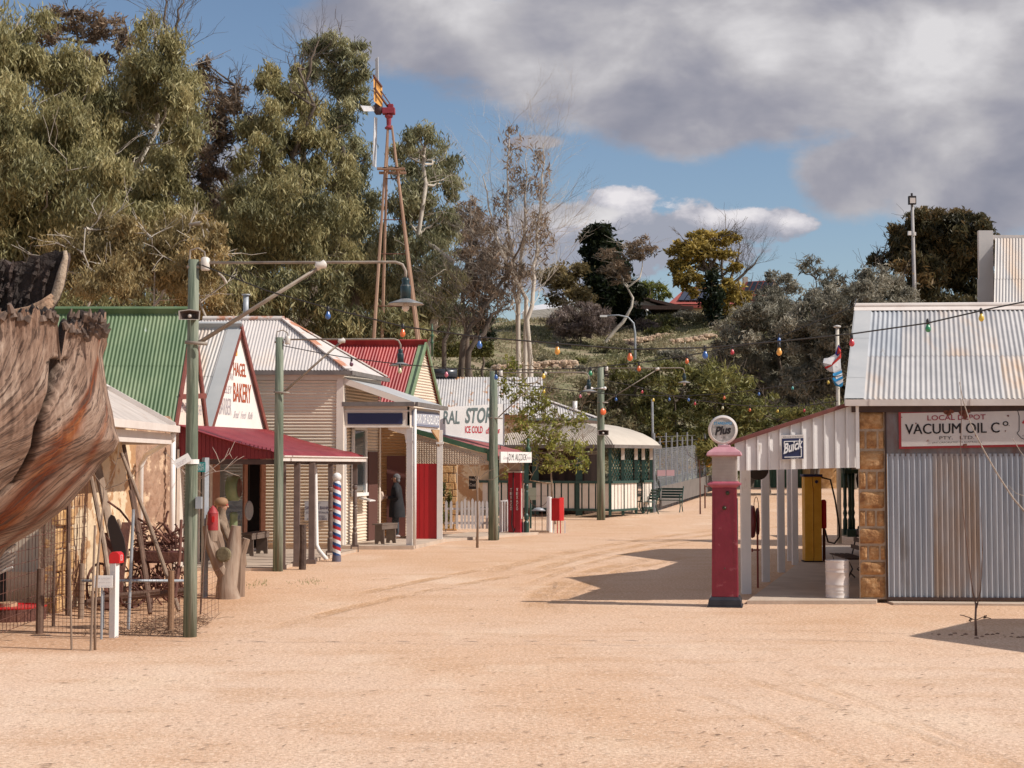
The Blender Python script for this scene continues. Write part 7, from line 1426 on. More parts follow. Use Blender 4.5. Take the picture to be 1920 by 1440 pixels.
# hedge bush behind the picket fence
bh = empty('garden_bush', V3(at(836,950,45.3).x,45.3,0), 'small yellow-green bush behind the left end of the picket fence', 'bush'); P, T = crown_points([((at(837,930,45.3).x,45.3,.8),.16,.2,.6)], 3500, sub=.3); leaves('foliage', P, T, .07, .5, 0, acac, bh); MB().tube([V3(at(836,950,45.3).x,45.3,0), V3(at(836,950,45.3).x,45.3,1)], .02, 5).build('stem', oldwood, bh)
# bollard, post box, swing seat, wire chair
bo = G(1030,998); r = empty('bollard', bo, 'round white painted bollard left of the red letter box', 'bollard'); MB().lathe([(.085,0),(.085,.02),(.08,.95),(.075,1.02),(.03,1.03)], bo, 16).build('post', white, r, smooth='angle')
pbx = G(1047,1000); r = empty('letter_box', pbx, 'red square letter box on thin legs beside the white bollard', 'letter box'); lm = M('letterbox_red', (.46,.01,.015), (.55,.02,.02), sc1=3, rough=.4)
MB().prism([V3(pbx.x-.2,pbx.y,.36),V3(pbx.x+.02,pbx.y-.12,.36),V3(pbx.x+.02,pbx.y-.12,1.0),V3(pbx.x-.2,pbx.y,1.0)], V3(.12,.2,0)).prism([V3(pbx.x+.03,pbx.y-.11,.36),V3(pbx.x+.15,pbx.y,.36),V3(pbx.x+.15,pbx.y,1.02),V3(pbx.x+.03,pbx.y-.11,1.02)], V3(.02,.2,0)).build('box', lm, r)
for dx in (-.03,.06): MB().tube([pbx+V3(dx,-.02,0), pbx+V3(dx,-.02,.37)], .013, 6).build('leg', lm, r)
for dx in (-.15,.17): MB().box((pbx.x+dx,pbx.y+.08,0),(pbx.x+dx+.04,pbx.y+.12,.36)).build('leg', white, r)
sw_ = G(1010,998); r = empty('well_windlass', sw_, 'low metal frame with a domed lid and round wire handle left of the bollard', 'garden frame'); MB().lathe([(.0,.1),(.12,.08),(.22,0)], sw_+UP*.62, 16).build('lid', steel, r, smooth=True); mb = MB()
for dx, dy in ((-.1,-.1),(.1,-.1),(-.1,.1),(.1,.1)): mb.tube([sw_+V3(dx,dy,0), sw_+V3(dx,dy,.64)], .008, 5)
mb.tube([sw_+V3(.26*math.cos(a),0,1.0-.26*math.sin(a)) for a in [i*math.pi/10 for i in range(11)]], .008, 5).tube([sw_+V3(-.28,0,0), sw_+V3(-.28,0,1.05), sw_+V3(.28,0,1.05), sw_+V3(.28,0,0)], .009, 5); mb.build('frame', rustm, r); MB().box((sw_.x-.25,sw_.y-.15,0),(sw_.x+.3,sw_.y+.1,.05)).build('base', oldwood, r)
nb = G(1000,985); r = empty('notice_board', V3(at(996,900,47).x,47,0), 'plain grey-green board on a post behind the store verandah post', 'sign'); q = at(998,925,47); MB().box((q.x-.25,47,q.z-.2),(q.x+.12,47.03,q.z+.17)).build('board', M('grey_green_board', (.25,.26,.2)), r); MB().tube([V3(q.x-.05,47.05,.02), V3(q.x-.05,47.05,q.z)], .03, 6).build('post', dgreen, r)
wc = G(838,988); r = empty('iron_chair', wc, 'black wrought-iron chair with curled legs at the left end of the picket fence', 'chair'); mb = MB().box((wc.x-.16,wc.y-.2,.42),(wc.x+.22,wc.y+.2,.44)); mb.build('seat', blk, r); mb = MB()
for sx_, sy in ((-.12,-.18),(.2,-.18),(-.12,.18),(.2,.18)): mb.tube([wc+V3(sx_,sy,.42), wc+V3(sx_+.05*(1 if sx_>0 else -1),sy,.25), wc+V3(sx_-.02,sy,.12), wc+V3(sx_+.05,sy,0)], .012, 6)
mb.build('legs', blk, r); MB().tube([wc+V3(-.14,-.2,.44), wc+V3(-.2,-.2,.8), wc+V3(-.2,.2,.8), wc+V3(-.14,.2,.44)], .012, 6).build('backrest', blk, r)
# green garden benches
def gbench(label, base, ang, L_=1.1):
    r = empty('garden_bench', base, label, 'bench', 'green slatted garden benches'); b = Vector(base); u = V3(math.cos(ang), math.sin(ang), 0); v = V3(-u.y, u.x, 0)
    mb = MB()
    for i in range(4): mb.bar(b+v*(.1*i)+UP*.44-u*L_/2, b+v*(.1*i)+UP*.44+u*L_/2, .07, .025)
    mb.build('seat', dgreen, r); mb = MB()
    for i in range(4): mb.bar(b+v*(.38+.05*i)+UP*(.55+.1*i)-u*L_/2, b+v*(.38+.05*i)+UP*(.55+.1*i)+u*L_/2, .025, .075)
    mb.build('backrest', dgreen, r)
    for sgn in (-1,1):
        e = b+u*sgn*L_/2; MB().tube([e+v*-.05, e+v*.06+UP*.22, e+UP*.43, e+v*.36+UP*.43, e+v*.58+UP*.95], .02, 6).tube([e+v*.45, e+v*.32+UP*.25, e+v*.36+UP*.43], .02, 6).tube([e+UP*.43, e-v*.03+UP*.62, e+v*.3+UP*.66, e+v*.45+UP*.62], .018, 6).build('leg', dgreen, r)
gbench('green slatted bench with curled iron ends in front of the slatted verandah', G(1200,963), R(-62)); gbench('green slatted bench further right, against the chain-link fence', G(1243,960), R(-20), 1.3)
r = empty('slatted_crate', G(1176,962), 'small cream slatted crate left of the green benches', 'crate'); p = G(1176,962); mb = MB()
for i in range(4): mb.box((p.x-.2,p.y-.2,.12+i*.16),(p.x+.2,p.y-.18,.2+i*.16))
for dx in (-.19,.17): mb.box((p.x+dx,p.y-.18,0),(p.x+dx+.03,p.y+.15,.75))
mb.build('slats', creamtrim, r)
for k, (px, py, ht) in enumerate(((1313,964,2.0),)):
    p = G(px, py); r = empty('sapling', p, 'thin bare staked sapling between the fence and the near pump', 'tree'); mb = MB(); mb.tube([p, p+UP*ht*.6, p+V3(-.03,0,ht)], [.03,.02,.008], 6)
    for z_ in (1.3,1.6,1.9): twigs(mb, p+UP*z_, V3(random.choice((-1,1)),.2,.6), .5, .01, 1, .4)
    mb.build('trunk', rustm, r)
sp2 = G(1830,1192); r = empty('sapling', sp2, 'small bare forked sapling growing in front of the garage door', 'tree'); mb = MB()
def pt(x, y, d=0): return at(x, y, sp2.y+d)
mb.tube([sp2, pt(1829,1160), pt(1830,1130)], [.016,.013,.012], 7); mb.tube([pt(1830,1135), pt(1824,1110), pt(1815,1040), pt(1806,960), pt(1801,840), pt(1803,780,-.2), pt(1800,700,-.3)], [.01,.009,.007,.006,.005,.004,.002], 5); mb.tube([pt(1831,1140), pt(1839,1105), pt(1842,1030), pt(1838,950)], [.009,.007,.005,.002], 5)
for pts in ([(1829,1163),(1818,1158),(1806,1154),(1800,1153)],[(1829,1163),(1845,1156),(1858,1160)],[(1845,1156),(1850,1154)],[(1818,1158),(1820,1162)]): mb.tube([pt(x,y) for x, y in pts], .005, 4)
mb.build('trunk', M('sapling_bark', (.13,.07,.055), (.2,.12,.09), sc1=20), r, smooth=True); rr = random.Random(12); mb = MB()
for (x, y) in ((1819,1163),(1846,1158),(1821,1160),(1848,1156)):
    c = pt(x, y); 
    for i in range(4): mb.sphere(c+V3(rr.uniform(-.01,.01),0,rr.uniform(-.015,.01)), .009, 6)
mb.build('dry_leaves', M('dry_leaf', (.10,.05,.03)), r)
br = empty('leaning_branch', at(1850,860,17.5), 'long pale curved dead cane hanging in front of the garage sign and door', 'branch'); mb = MB(); mb.tube([at(x,y,17.6) for x, y in ((1799,716),(1806,752),(1820,795),(1845,845),(1872,892),(1900,935),(1935,975))], [.005,.006,.007,.008,.009,.010,.011], 6); mb.tube([at(x,y,17.6) for x, y in ((1899,822),(1912,845),(1935,875))], .004, 5); mb.tube([at(x,y,17.6) for x, y in ((1890,910),(1905,925),(1935,935))], .003, 4); mb.build('cane', M('pale_cane', (.30,.24,.20), (.42,.35,.29), sc1=20), br, smooth=True)
rkk = MB(); rr = random.Random(3)
for i in range(26): rkk.sphere(sp2+V3(rr.uniform(-.5,.9), rr.uniform(-.3,.25), .0), rr.uniform(.01,.03), 6, (1.2,1,.7))
tag(rkk.build('garden_stones', M('dark_earth_clods', (.16,.08,.05), (.28,.17,.11), sc1=20), None, sp2), 'dark earth clods and pebbles round the foot of the garage sapling', 'earth clods', None, 'stuff')
# ================================================================= shopfront props
bpz = G(631,1053); r = empty('barber_pole', bpz, 'red white and blue striped barber pole topped with a white ball', 'barber pole'); BM = bpy.data.materials.new('barber_stripes'); BM.use_nodes = True
def _bm():
    nt = BM.node_tree; N = nt.nodes; L = nt.links; b = N['Principled BSDF']; b.inputs['Roughness'].default_value = .35; tc = N.new('ShaderNodeTexCoord'); s = N.new('ShaderNodeSeparateXYZ'); L.new(tc.outputs['Object'], s.inputs[0])
    def mt(op, a, b_=None):
        n = N.new('ShaderNodeMath'); n.operation = op
        for i, q in enumerate((a, b_)):
            if q is None: continue
            if isinstance(q, (int, float)): n.inputs[i].default_value = q
            else: L.new(q, n.inputs[i])
        return n.outputs[0]
    an = mt('DIVIDE', mt('ARCTAN2', s.outputs['Y'], s.outputs['X']), 6.28318); t = mt('FRACT', mt('ADD', mt('DIVIDE', s.outputs['Z'], .205), mt('ADD', an, 2.)))
    r_ = N.new('ShaderNodeValToRGB'); r_.color_ramp.interpolation = 'CONSTANT'; e = r_.color_ramp.elements; e[0].position = 0; e[0].color = (.38,.02,.03,1); e[1].position = .33; e[1].color = (.02,.07,.22,1); q = e.new(.64); q.color = (.70,.68,.68,1); L.new(t, r_.inputs[0]); L.new(r_.outputs[0], b.inputs['Base Color'])
_bm()
MB().lathe([(.085,.12),(.085,1.62),(.06,1.66)], bpz, 24).build('shaft', BM, r, smooth='angle'); MB().lathe([(.095,0),(.088,.13)], bpz, 24).build('base', M('grey_blue_base', (.13,.12,.16)), r); MB().sphere(bpz+UP*1.74, .095, 16).build('ball', white, r, smooth=True); MB().lathe([(.05,1.62),(.055,1.67),(.05,1.7)], bpz, 14).build('collar', M('pinkish', (.5,.2,.2)), r)
bo = G(567,1068); r = empty('bollard', bo, 'rough dark brown timber bollard before the maroon verandah', 'bollard'); MB().tube([bo, bo+V3(.01,0,.5), bo+V3(-.0,0,.86)], [.07,.066,.062], 9).build('post', M('tarred_timber', (.05,.03,.025), (.10,.065,.05), sc1=8, rough=.9, bump=.5, bsc=20), r, smooth='angle')
sb = empty('bank_notice', V3(-4.2,36.3,1.3), 'grey enamel notice lettered SAVINGS BANK OF SOUTH AUSTRALIA on the side of the bank', 'sign'); a_ = at(571,976,36.33); b_ = at(619,940,36.33); MB().box((a_.x,36.33,a_.z),(b_.x,36.35,b_.z)).build('plate', M('notice_grey', (.42,.42,.46), (.48,.48,.5), sc1=3, rough=.4), sb)
wS_ = b_.x-a_.x; cxs = (a_.x+b_.x)/2; H_ = b_.z-a_.z
for s_, z_, h_, w2 in (('AGENCY', .86, .04, .25), ('OF THE', .77, .025, .12), ('SAVINGS BANK', .58, .075, .94), ('SOUTH AUSTRALIA', .36, .05, .88), ('AND FULLY', .27, .02, .2), ('GUARANTEED', .15, .05, .62), ('BY THE GOVERNMENT', .04, .035, .8)): text(s_, V3(cxs,36.33,a_.z+z_*H_), V3(1,0,0), UP, h_, M('notice_ink', (.05,.04,.10)), sb, width=w2*wS_, align='CENTER', bold=.01)
def stool(name, label, c, L_, ang, h=.45):
    r = empty(name, c, label, 'bench'); b = Vector(c); u = V3(math.cos(ang), math.sin(ang), 0); v = V3(-u.y,u.x,0); br_ = M('bench_brown', (.12,.085,.07), (.17,.125,.10), sc1=6, rough=.6)
    MB().obox(b-u*L_/2-v*.14+UP*h, u*L_, v*.28, UP*.035).obox(b-u*L_/2-v*.13+UP*(h-.1), u*L_, v*.02, UP*.1).build('seat', br_, r)
    for s_ in (-1,1): e = b+u*(L_/2-.1)*s_; MB().prism([e-v*.13, e-v*.05, e-v*.03+UP*.06, e+v*.03+UP*.06, e+v*.05, e+v*.13, e+v*.12+UP*h, e-v*.12+UP*h], u*.03).build('leg', br_, r)
    return r
stool('plank_bench', 'small brown plank bench by the entrance of the bank', V3(-3.05,37.3,.09), .75, R(65))
stool('plank_bench', 'dark plank bench under the maroon verandah behind the second pole', V3(-5.5,33.2,.07), 1.1, R(80))
r = empty('window_shelf', at(678,935,37.2), 'small white sloping shelf with pages under the bank window', 'shelf'); q = V3(BX,BY,1.15)+sd*1.2; MB().obox(q+bn*.05, sd*.5, bn*.28-UP*.06, UP*.02).build('shelf', white, r); MB().obox(q+bn*.08+UP*.03, sd*.3, bn*.22-UP*.05, UP*.006).build('pages', signw, r)
# public weighing machine, oval sign
wmz = V3(at(438,1000,30.6).x,30.6,.07); r = empty('weighing_machine', wmz, 'old sage green public scale with an oval head under the maroon verandah', 'scale'); sgm = M('scale_green', (.16,.20,.10), (.22,.26,.14), sc1=5, rough=.4)
MB().lathe([(.18,0),(.16,.05),(.08,.1),(.075,.9),(.09,.95),(.06,1.0)], wmz, 16).build('column', sgm, r, smooth=True); mb = MB(); c = at(438,915,30.6); mb.lathe([(.0,-.12),(.14,-.12),(.17,-.1),(.17,.1),(.14,.12)], c, 24, (1,-.25,0)); 
for i, v_ in enumerate(mb.v): mb.v[i] = (v_[0], v_[1], c.z+(v_[2]-c.z)*1.5)
mb.build('head', sgm, r, smooth=True); mb = MB().lathe([(.0,.13),(.125,.13)], c, 24, (1,-.25,0)); mb.v = [(v_[0], v_[1], c.z+(v_[2]-c.z)*1.5) for v_ in mb.v]; mb.build('dial', M('dial_brown', (.28,.13,.09)), r)
r = empty('oval_sign', at(466,957,32), 'pale oval enamel sign with faded letters behind the green scale', 'sign'); c = at(466,957,32.3); mb = MB().lathe([(.0,.0),(.11,.0),(.12,.015),(.11,.03),(0,.03)], c, 24, (.8,-.6,0)); mb.v = [(v_[0], v_[1], c.z+(v_[2]-c.z)*1.7) for v_ in mb.v]; mb.build('plate', M('oval_pale', (.40,.38,.36), (.30,.29,.30), sc1=10, rough=.4), r); MB().tube([c+V3(0,.03,.15), c+V3(0,.03,1.0)], .008, 4).build('hanger', wirem, r)
# stump carved with branches and the log letter box
ls = G(418,1122); r = empty('branchy_log_stump', ls, 'short grey forked log stump with sawn limbs beside the grey sign post', 'tree stump'); LWM = M('grey_sunburnt_log', (.20,.13,.09), (.40,.31,.24), (.29,.20,.145), sc1=5, st=(1,1,.15), rough=.9, bump=.7, bsc=16, bst=(1,1,.12))
def lp(x, y, d=0): return at(x, y, ls.y+d)
mb = MB(); mb.tube([lp(428,1128), lp(425,1100), lp(430,1060), lp(438,1030), lp(443,986)], [.20,.16,.15,.12,.075], 14); mb.tube([lp(420,1060), lp(412,1020), lp(405,995), lp(402,960)], [.14,.1,.07,.06], 10); mb.tube([lp(448,1120,.3), lp(450,1080,.3), lp(452,1040,.3), lp(462,1010,.3)], [.09,.08,.075,.06], 10); mb.tube([lp(425,1080), lp(410,1060,-.1), lp(395,1020,-.1), lp(388,985,-.1)], [.14,.1,.09,.07], 10)
mb.build('trunk', LWM, r, smooth='angle'); MB().lathe([(.11,0),(.115,.06),(.09,.07),(0,.07)], lp(421,1040,-.15), 16, (-.2,-1,.1)).build('sawn_limb_end', M('mossy_sawn_end', (.15,.12,.07), (.24,.2,.12), sc1=20, rough=.95), r)
lbx = lp(397,975,-.1); r = empty('log_letter_box', lbx, 'upright log letter box painted red on top in front of the seated dummy', 'letter box'); MB().tube([lp(398,1015,-.1), lp(398,994,-.1)], [.075,.085], 12).build('log', LWM, r, smooth='angle'); mb = MB(); mb.tube([lp(398,994,-.1), lp(399,962,-.1)], [.088,.082], 12).lathe([(.085,0),(.05,.07),(.0,.12)], lp(399,962,-.1), 12); mb.build('red_top', M('letterbox_faded_red', (.30,.02,.025), (.38,.05,.05), sc1=8, rough=.6), r, smooth='angle')
MB().box((lbx.x+.02,lbx.y-.1,lbx.z-.03),(lbx.x+.06,lbx.y-.085,lbx.z+.06)).build('flag_tab', redpaint, r)
# dummy sitting behind the log: skin-modifier body
def skinbody(name, chains, mat, parent, root=0, sub=2):
    vs = []; es = []; rad = []; 
    idx = {}
    for ch in chains:
        prev = None
        for (p, r_) in ch:
            key = tuple(round(q, 4) for q in p)
            if key not in idx: idx[key] = len(vs); vs.append(p); rad.append(r_)
            if prev is not None and prev != idx[key]: es.append((prev, idx[key]))
            prev = idx[key]
    org = ORG[parent.name]; me = bpy.data.meshes.new(name); me.from_pydata([tuple(Vector(v)-org) for v in vs], es, []); me.update()
    o = bpy.data.objects.new(name, me); COL.objects.link(o); o.parent = parent; ORG[o.name] = org
    m = o.modifiers.new('skin', 'SKIN'); me2 = o.data
    if not me2.skin_vertices: 
        bpy.context.view_layer.objects.active = o; bpy.ops.mesh.customdata_skin_add() if hasattr(bpy.ops.mesh,'customdata_skin_add') else None
    for i, sv_ in enumerate(me2.skin_vertices[0].data): sv_.radius = rad[i] if isinstance(rad[i], tuple) else (rad[i], rad[i]); sv_.use_root = (i == root)
    m.use_smooth_shade = True; s = o.modifiers.new('sub', 'SUBSURF'); s.levels = sub; s.render_levels = sub
    dg = bpy.context.evaluated_depsgraph_get(); dg.update(); nm = bpy.data.meshes.new_from_object(o.evaluated_get(dg)); o.modifiers.clear(); o.data = nm; nm.materials.clear(); nm.materials.append(mat); return o
skin_ = M('skin_tone', (.45,.25,.17), (.5,.29,.2), sc1=10, rough=.6)
mh = lp(416,950,.5); r = empty('seated_dummy', V3(mh.x,mh.y,0), 'life-size seated dummy in faded clothes beside the log letter box', 'dummy')
B = lambda x, y, z: (mh.x+x, mh.y+y, mh.z+z)
skinbody('body', [[(B(-.02,0,-.62),.13),(B(0,0,-.42),.14),(B(-.0,0,-.24),.12),(B(-.0,0,-.12),.05),(B(.0,0,0.0),.085),(B(.0,0,.07),.07)],[(B(0,0,-.24),.12),(B(.06,-.16,-.28),.055),(B(.12,-.2,-.46),.045),(B(.2,-.2,-.58),.035)],[(B(0,0,-.24),.12),(B(-.02,.16,-.28),.055),(B(.08,.2,-.48),.045)],
 [(B(-.02,0,-.62),.13),(B(.3,-.08,-.62),.07),(B(.36,-.1,-.95),.05)],[(B(-.02,0,-.62),.13),(B(.28,.1,-.62),.07),(B(.34,.12,-.95),.05)]], M('faded_khaki_clothes', (.18,.12,.08), (.28,.20,.14), sc1=9, rough=.9, bump=.4, bsc=20), r)
mb = MB().sphere(B(.005,0,.02), .092, 16, (.95,.8,1.15)).sphere(B(.09,0,.0), .02, 8); mb.build('face', skin_, r, smooth=True); MB().lathe([(.104,-.03),(.106,.03),(.085,.07),(.05,.09),(0,.095)], B(-.01,0,.05), 16).build('cap', M('tan_cap', (.3,.17,.09)), r, smooth=True)
for yy in (-.03,.03): MB().sphere(B(.075,yy,.03), .02, 8).build('goggle', redpaint, r, smooth=True)
# ================================================================= visitor
ph = G(743,1014); ph.z = .09; S = 1.62
r = empty('person', ph, 'person in a long black coat and grey jeans reading a leaflet at the bank entrance', 'person'); Q = lambda x, y, z: (ph.x+x, ph.y+y, ph.z+z)
chs = [[(Q(0,0,.86),.12),(Q(0,0,1.05),.12),(Q(-.0,0,1.25),.13),(Q(-.005,0,1.34),.09),(Q(-.01,0,1.40),.05),(Q(-.03,0,1.46),.055),(Q(-.035,0,1.53),.082),(Q(-.02,0,1.58),.07)],
 [(Q(0,0,.86),.12),(Q(.03,-.08,.78),.085),(Q(.02,-.09,.45),.058),(Q(.05,-.09,.1),.036),(Q(-.06,-.09,.035),.035),(Q(-.13,-.09,.03),.028)],
 [(Q(0,0,.86),.12),(Q(-.0,.08,.78),.085),(Q(-.07,.09,.45),.058),(Q(-.10,.09,.1),.036),(Q(-.20,.09,.035),.035),(Q(-.27,.09,.03),.028)],
 [(Q(0,0,1.25),.13),(Q(0,-.17,1.30),.055),(Q(.02,-.21,1.04),.042),(Q(-.16,-.17,1.02),.032),(Q(-.25,-.12,1.03),.026)],
 [(Q(0,0,1.25),.13),(Q(0,.17,1.30),.055),(Q(.0,.21,1.05),.042),(Q(-.16,.17,1.03),.032),(Q(-.25,.08,1.04),.026)]]
body = skinbody('body', chs, M('grey_jeans', (.05,.06,.075), (.075,.09,.105), sc1=12, rough=.9), r)
for m_ in (skin_, M('coat_black', (.010,.010,.013), (.02,.02,.024), sc1=8, rough=.85)): body.data.materials.append(m_)
for f_ in body.data.polygons:
    z_ = f_.center.z; x_ = f_.center.x
    f_.material_index = 1 if z_ > 1.37 or (x_ < -.215 and z_ > .9) else (2 if z_ > .8 else 0)
ct_ = []; nC = 20
for (z_, rx, ry, ox) in ((.52,.22,.25,.02),(.70,.21,.24,.015),(.9,.185,.22,.005),(1.1,.155,.205,0),(1.26,.135,.205,.0),(1.33,.11,.17,0),(1.385,.075,.09,-.01),(1.42,.068,.075,-.015)):
    ct_ += [(ph.x+ox+rx*math.cos(2*math.pi*k/nC)*(1+.04*math.sin(5*k)), ph.y+ry*math.sin(2*math.pi*k/nC)*(1+.03*math.sin(7*k)), ph.z+z_) for k in range(nC)]
MB().add(ct_, [(i*nC+k, i*nC+(k+1)%nC, (i+1)*nC+(k+1)%nC, (i+1)*nC+k) for i in range(7) for k in range(nC)]).build('coat', MATS['coat_black'], r, smooth=True)
for sy in (-1,1): MB().tube([Q(0,sy*.15,1.31), Q(.02,sy*.215,1.2), Q(.03,sy*.225,1.03), Q(-.08,sy*.19,1.02), Q(-.19,sy*.15,1.025)], [.07,.068,.062,.055,.045], 12).build('sleeve', MATS['coat_black'], r, smooth=True)
hr_ = M('short_grey_hair', (.10,.10,.11), (.2,.2,.21), sc1=25, rough=.9, bump=.5, bsc=60); MB().sphere(Q(.005,0,1.555), .098, 16, (1,.88,1.0)).sphere(Q(.035,0,1.47), .068, 12, (.9,.95,1)).build('hair', hr_, r, smooth=True)
MB().sphere(Q(-.118,0,1.515), .016, 8, (1.2,.8,1)).sphere(Q(-.085,-.03,1.545), .009, 6).sphere(Q(-.085,.03,1.545), .009, 6).sphere(Q(-.03,-.082,1.52), .018, 8, (1,.5,1.4)).build('face_features', skin_, r, smooth=True)
for sy in (-1,1):
    hb = MB(); base = Vector(Q(-.26, sy*.095, 1.04))
    for i in range(4): hb.tube([base+V3(-.02,0,.03-.018*i), base+V3(-.055,-sy*.01,.035-.02*i), base+V3(-.075,-sy*.035,.032-.02*i)], [.009,.008,.006], 6)
    hb.tube([base+V3(.01,0,.03), base+V3(-.015,-sy*.02,.06), base+V3(-.04,-sy*.03,.07)], [.010,.009,.007], 6); hb.sphere(base+V3(.0,0,.005), .034, 8, (1.2,.55,1)); hb.build('hand', skin_, r, smooth=True)
    x_ = .02 if sy < 0 else -.12; MB().sphere(Q(x_-.02,sy*.09,.035), .05, 12, (2.3,.9,.8)).build('shoe', M('pale_shoes', (.45,.38,.38), (.52,.46,.45), sc1=10), r, smooth=True)
lf_ = empty('leaflet', Q(-.36,0,1.08), 'open tan paper leaflet held by the person in the black coat', 'leaflet'); c = Vector(Q(-.38,-.03,1.05)); MB().prism([c+V3(.08,-.1,-.04), c+V3(-.04,-.12,-.13), c+V3(-.13,-.1,.03), c+V3(-.02,-.08,.14)], V3(.0,.004,0)).prism([c+V3(.08,-.1,-.04), c+V3(-.02,-.08,.14), c+V3(.03,.08,.13), c+V3(.1,.08,-.05)], V3(.004,0,0)).build('pages', M('tan_paper', (.55,.42,.33)), lf_)
# ================================================================= yard at the left
YD = 'weathered posts round the farm yard'
def post(px, py, top, w_, label, mat=oldwood, grp=YD, lean=0, name='fence_post'):
    p = G(px, py); z_ = at(px, top, p.y).z; r = empty(name, p, label, 'post', grp); mb = MB(); mb.tube([p-UP*.1, p+UP*z_*.5+V3(lean*.5,0,0), p+V3(lean,0,z_)], [w_*1.05, w_, w_*.95], 9); mb.build('shaft', mat, r, smooth='angle'); return p, r
dkpost = M('dark_hardwood_post', (.09,.05,.035), (.17,.10,.07), sc1=6, st=(1,1,.15), rough=.9, bump=.6, bsc=18)
p75, _ = post(74,1188,1066,.085*.9*.6, 'thick dark round fence post at the left end of the yard wire', dkpost)
p320, _ = post(320,1188,1070,.038, 'brown round fence post just left of the nearest lamp pole', M('ochre_post', (.20,.11,.06), (.30,.18,.11), sc1=6, st=(1,1,.2), rough=.9, bump=.5, bsc=18))
p152, _ = post(152,1160,1057,.038, 'grey round fence post behind the garden stakes')
p100, _ = post(100,1174,1052,.02, 'thin dark stake in front of the wire gate', dkpost)
post(135,1218,1018,.012, 'thin pale wooden stake, left one of the sapling stakes', oldwood, 'stakes round the sapling', .0-.05, 'garden_stake'); post(170,1220,985,.014, 'tall brown wooden stake, the middle of the sapling stakes', oldwood, 'stakes round the sapling', .03, 'garden_stake')
post(240,1180,955,.02, 'tall grey steel star picket right of the white letter post', steel, None, .05, 'steel_stake'); post(192,1178,1110,.022, 'short grey pipe stake behind the white notice', steel, None, 0, 'steel_stake')
post(375,1152,965,.012, 'thin dark iron rod leaning right of the nearest pole', dkpost, None, .08, 'steel_stake')
wp = G(213,1196); r = empty('letter_post', wp, 'white square post topped by a small bright red arched letter box', 'letter box'); zt_ = at(213,1056,wp.y).z; MB().obox(wp+V3(-.05,-.03,0), V3(.075,-.02,0), V3(.03,.07,0), UP*zt_).build('post', white, r, bevel=.004)
c = wp+V3(-.055,-.05,zt_); prof = [(0,0),(.125,0),(.125,.08),(.115,.115),(.09,.135),(.035,.135),(.01,.115),(0,.08)]; MB().prism([c+V3(x,0,z) for x, z in prof], V3(.02,.14,0)).build('box', redpaint, r, bevel=.004); text('13', c+V3(.128,.03,.03), V3(.1,1,0), UP, .07, whitel, r, width=.06)
nt_ = at(190,1103,18.2); r = empty('garden_notice', V3(nt_.x,18.2,0), 'small white notice with faint writing just left of the white letter post', 'sign'); a_ = at(176,1102,18.2); b_ = at(211,1079,18.2); MB().box((a_.x,18.2,a_.z),(b_.x,18.215,b_.z)).build('plate', white, r); MB().tube([V3(nt_.x,18.23,0), V3(nt_.x,18.23,nt_.z)], .015, 6).build('stake', steel, r)
for i, s_ in enumerate(('KEEP GARDEN', 'or gentle area', 'no entry')): text(s_, V3(a_.x+.02,18.199,b_.z-.045-i*.045), V3(1,0,0), UP, .018, greyl, r, width=.17)
# wire netting between the yard posts
wn2 = empty('wire_netting', p75.lerp(p320,.5), 'sagging wire netting fence between the yard posts', 'wire fence'); mb = MB()
def net(a, b, h, nx, nz_, r_=.0022):
    for i in range(nx+1): q = a.lerp(b, i/nx); mb.tube([q, q+V3(random.uniform(-.01,.01),0,h)], r_, 3, cap=False)
    for j in range(nz_+1): mb.tube([a.lerp(b, i/10)+UP*(h*j/nz_-.02*math.sin(math.pi*i/10)) for i in range(11)], r_*1.2, 3, cap=False)
net(p75, p320+V3(0,0,0), .68, 34, 9); net(p320, G(410,1150), .6, 12, 8); mb.build('wire', rustm, wn2)
mg_ = empty('mesh_gate', V3(-6.1,19.5,0), 'large square-mesh wire panel across the dark cottage doorway', 'gate'); mb = MB(); a_ = V3(-5.9,17.9,.1); b_ = V3(-6.05,22.1,.1)
for i in range(29): q = a_.lerp(b_, i/28); mb.tube([q, q+UP*2.1], .004, 4, cap=False)
for j in range(15): mb.tube([a_+UP*.15*j, b_+UP*.15*j], .004, 4, cap=False)
mb.build('mesh', rustm, mg_); MB().tube([V3(-6.0,21.0,0), V3(-6.0,21.0,2.2)], .03, 8).build('gate_post', dkpost, mg_)
tr = G(60,1150); tr = at(20,1140,20.0); tr.z = 0; r = empty('red_tub', tr, 'low rusty half drum with a bright red rim at the left edge', 'tub'); c = V3(at(25,1130,20.5).x,20.5,0); MB().lathe([(.42,0),(.42,.16),(.40,.17),(.39,.03),(0,.02)], c, 28).build('tub', rustm, r, smooth='angle'); MB().lathe([(.42,.16),(.43,.175),(.40,.18),(.39,.165)], c, 28).build('rim', redpaint, r)
c = G(14,1160); r = empty('log_stool', c, 'short pale sawn log round at the left edge in front of the red rimmed tub', 'log'); MB().lathe([(.0,0),(.13,0),(.135,.02),(.13,.2),(.125,.215),(0,.21)], c, 18).build('log', M('pale_log', (.36,.20,.11), (.5,.32,.2), sc1=6, st=(1,1,.3), rough=.9, bump=.5, bsc=20), r, smooth='angle')
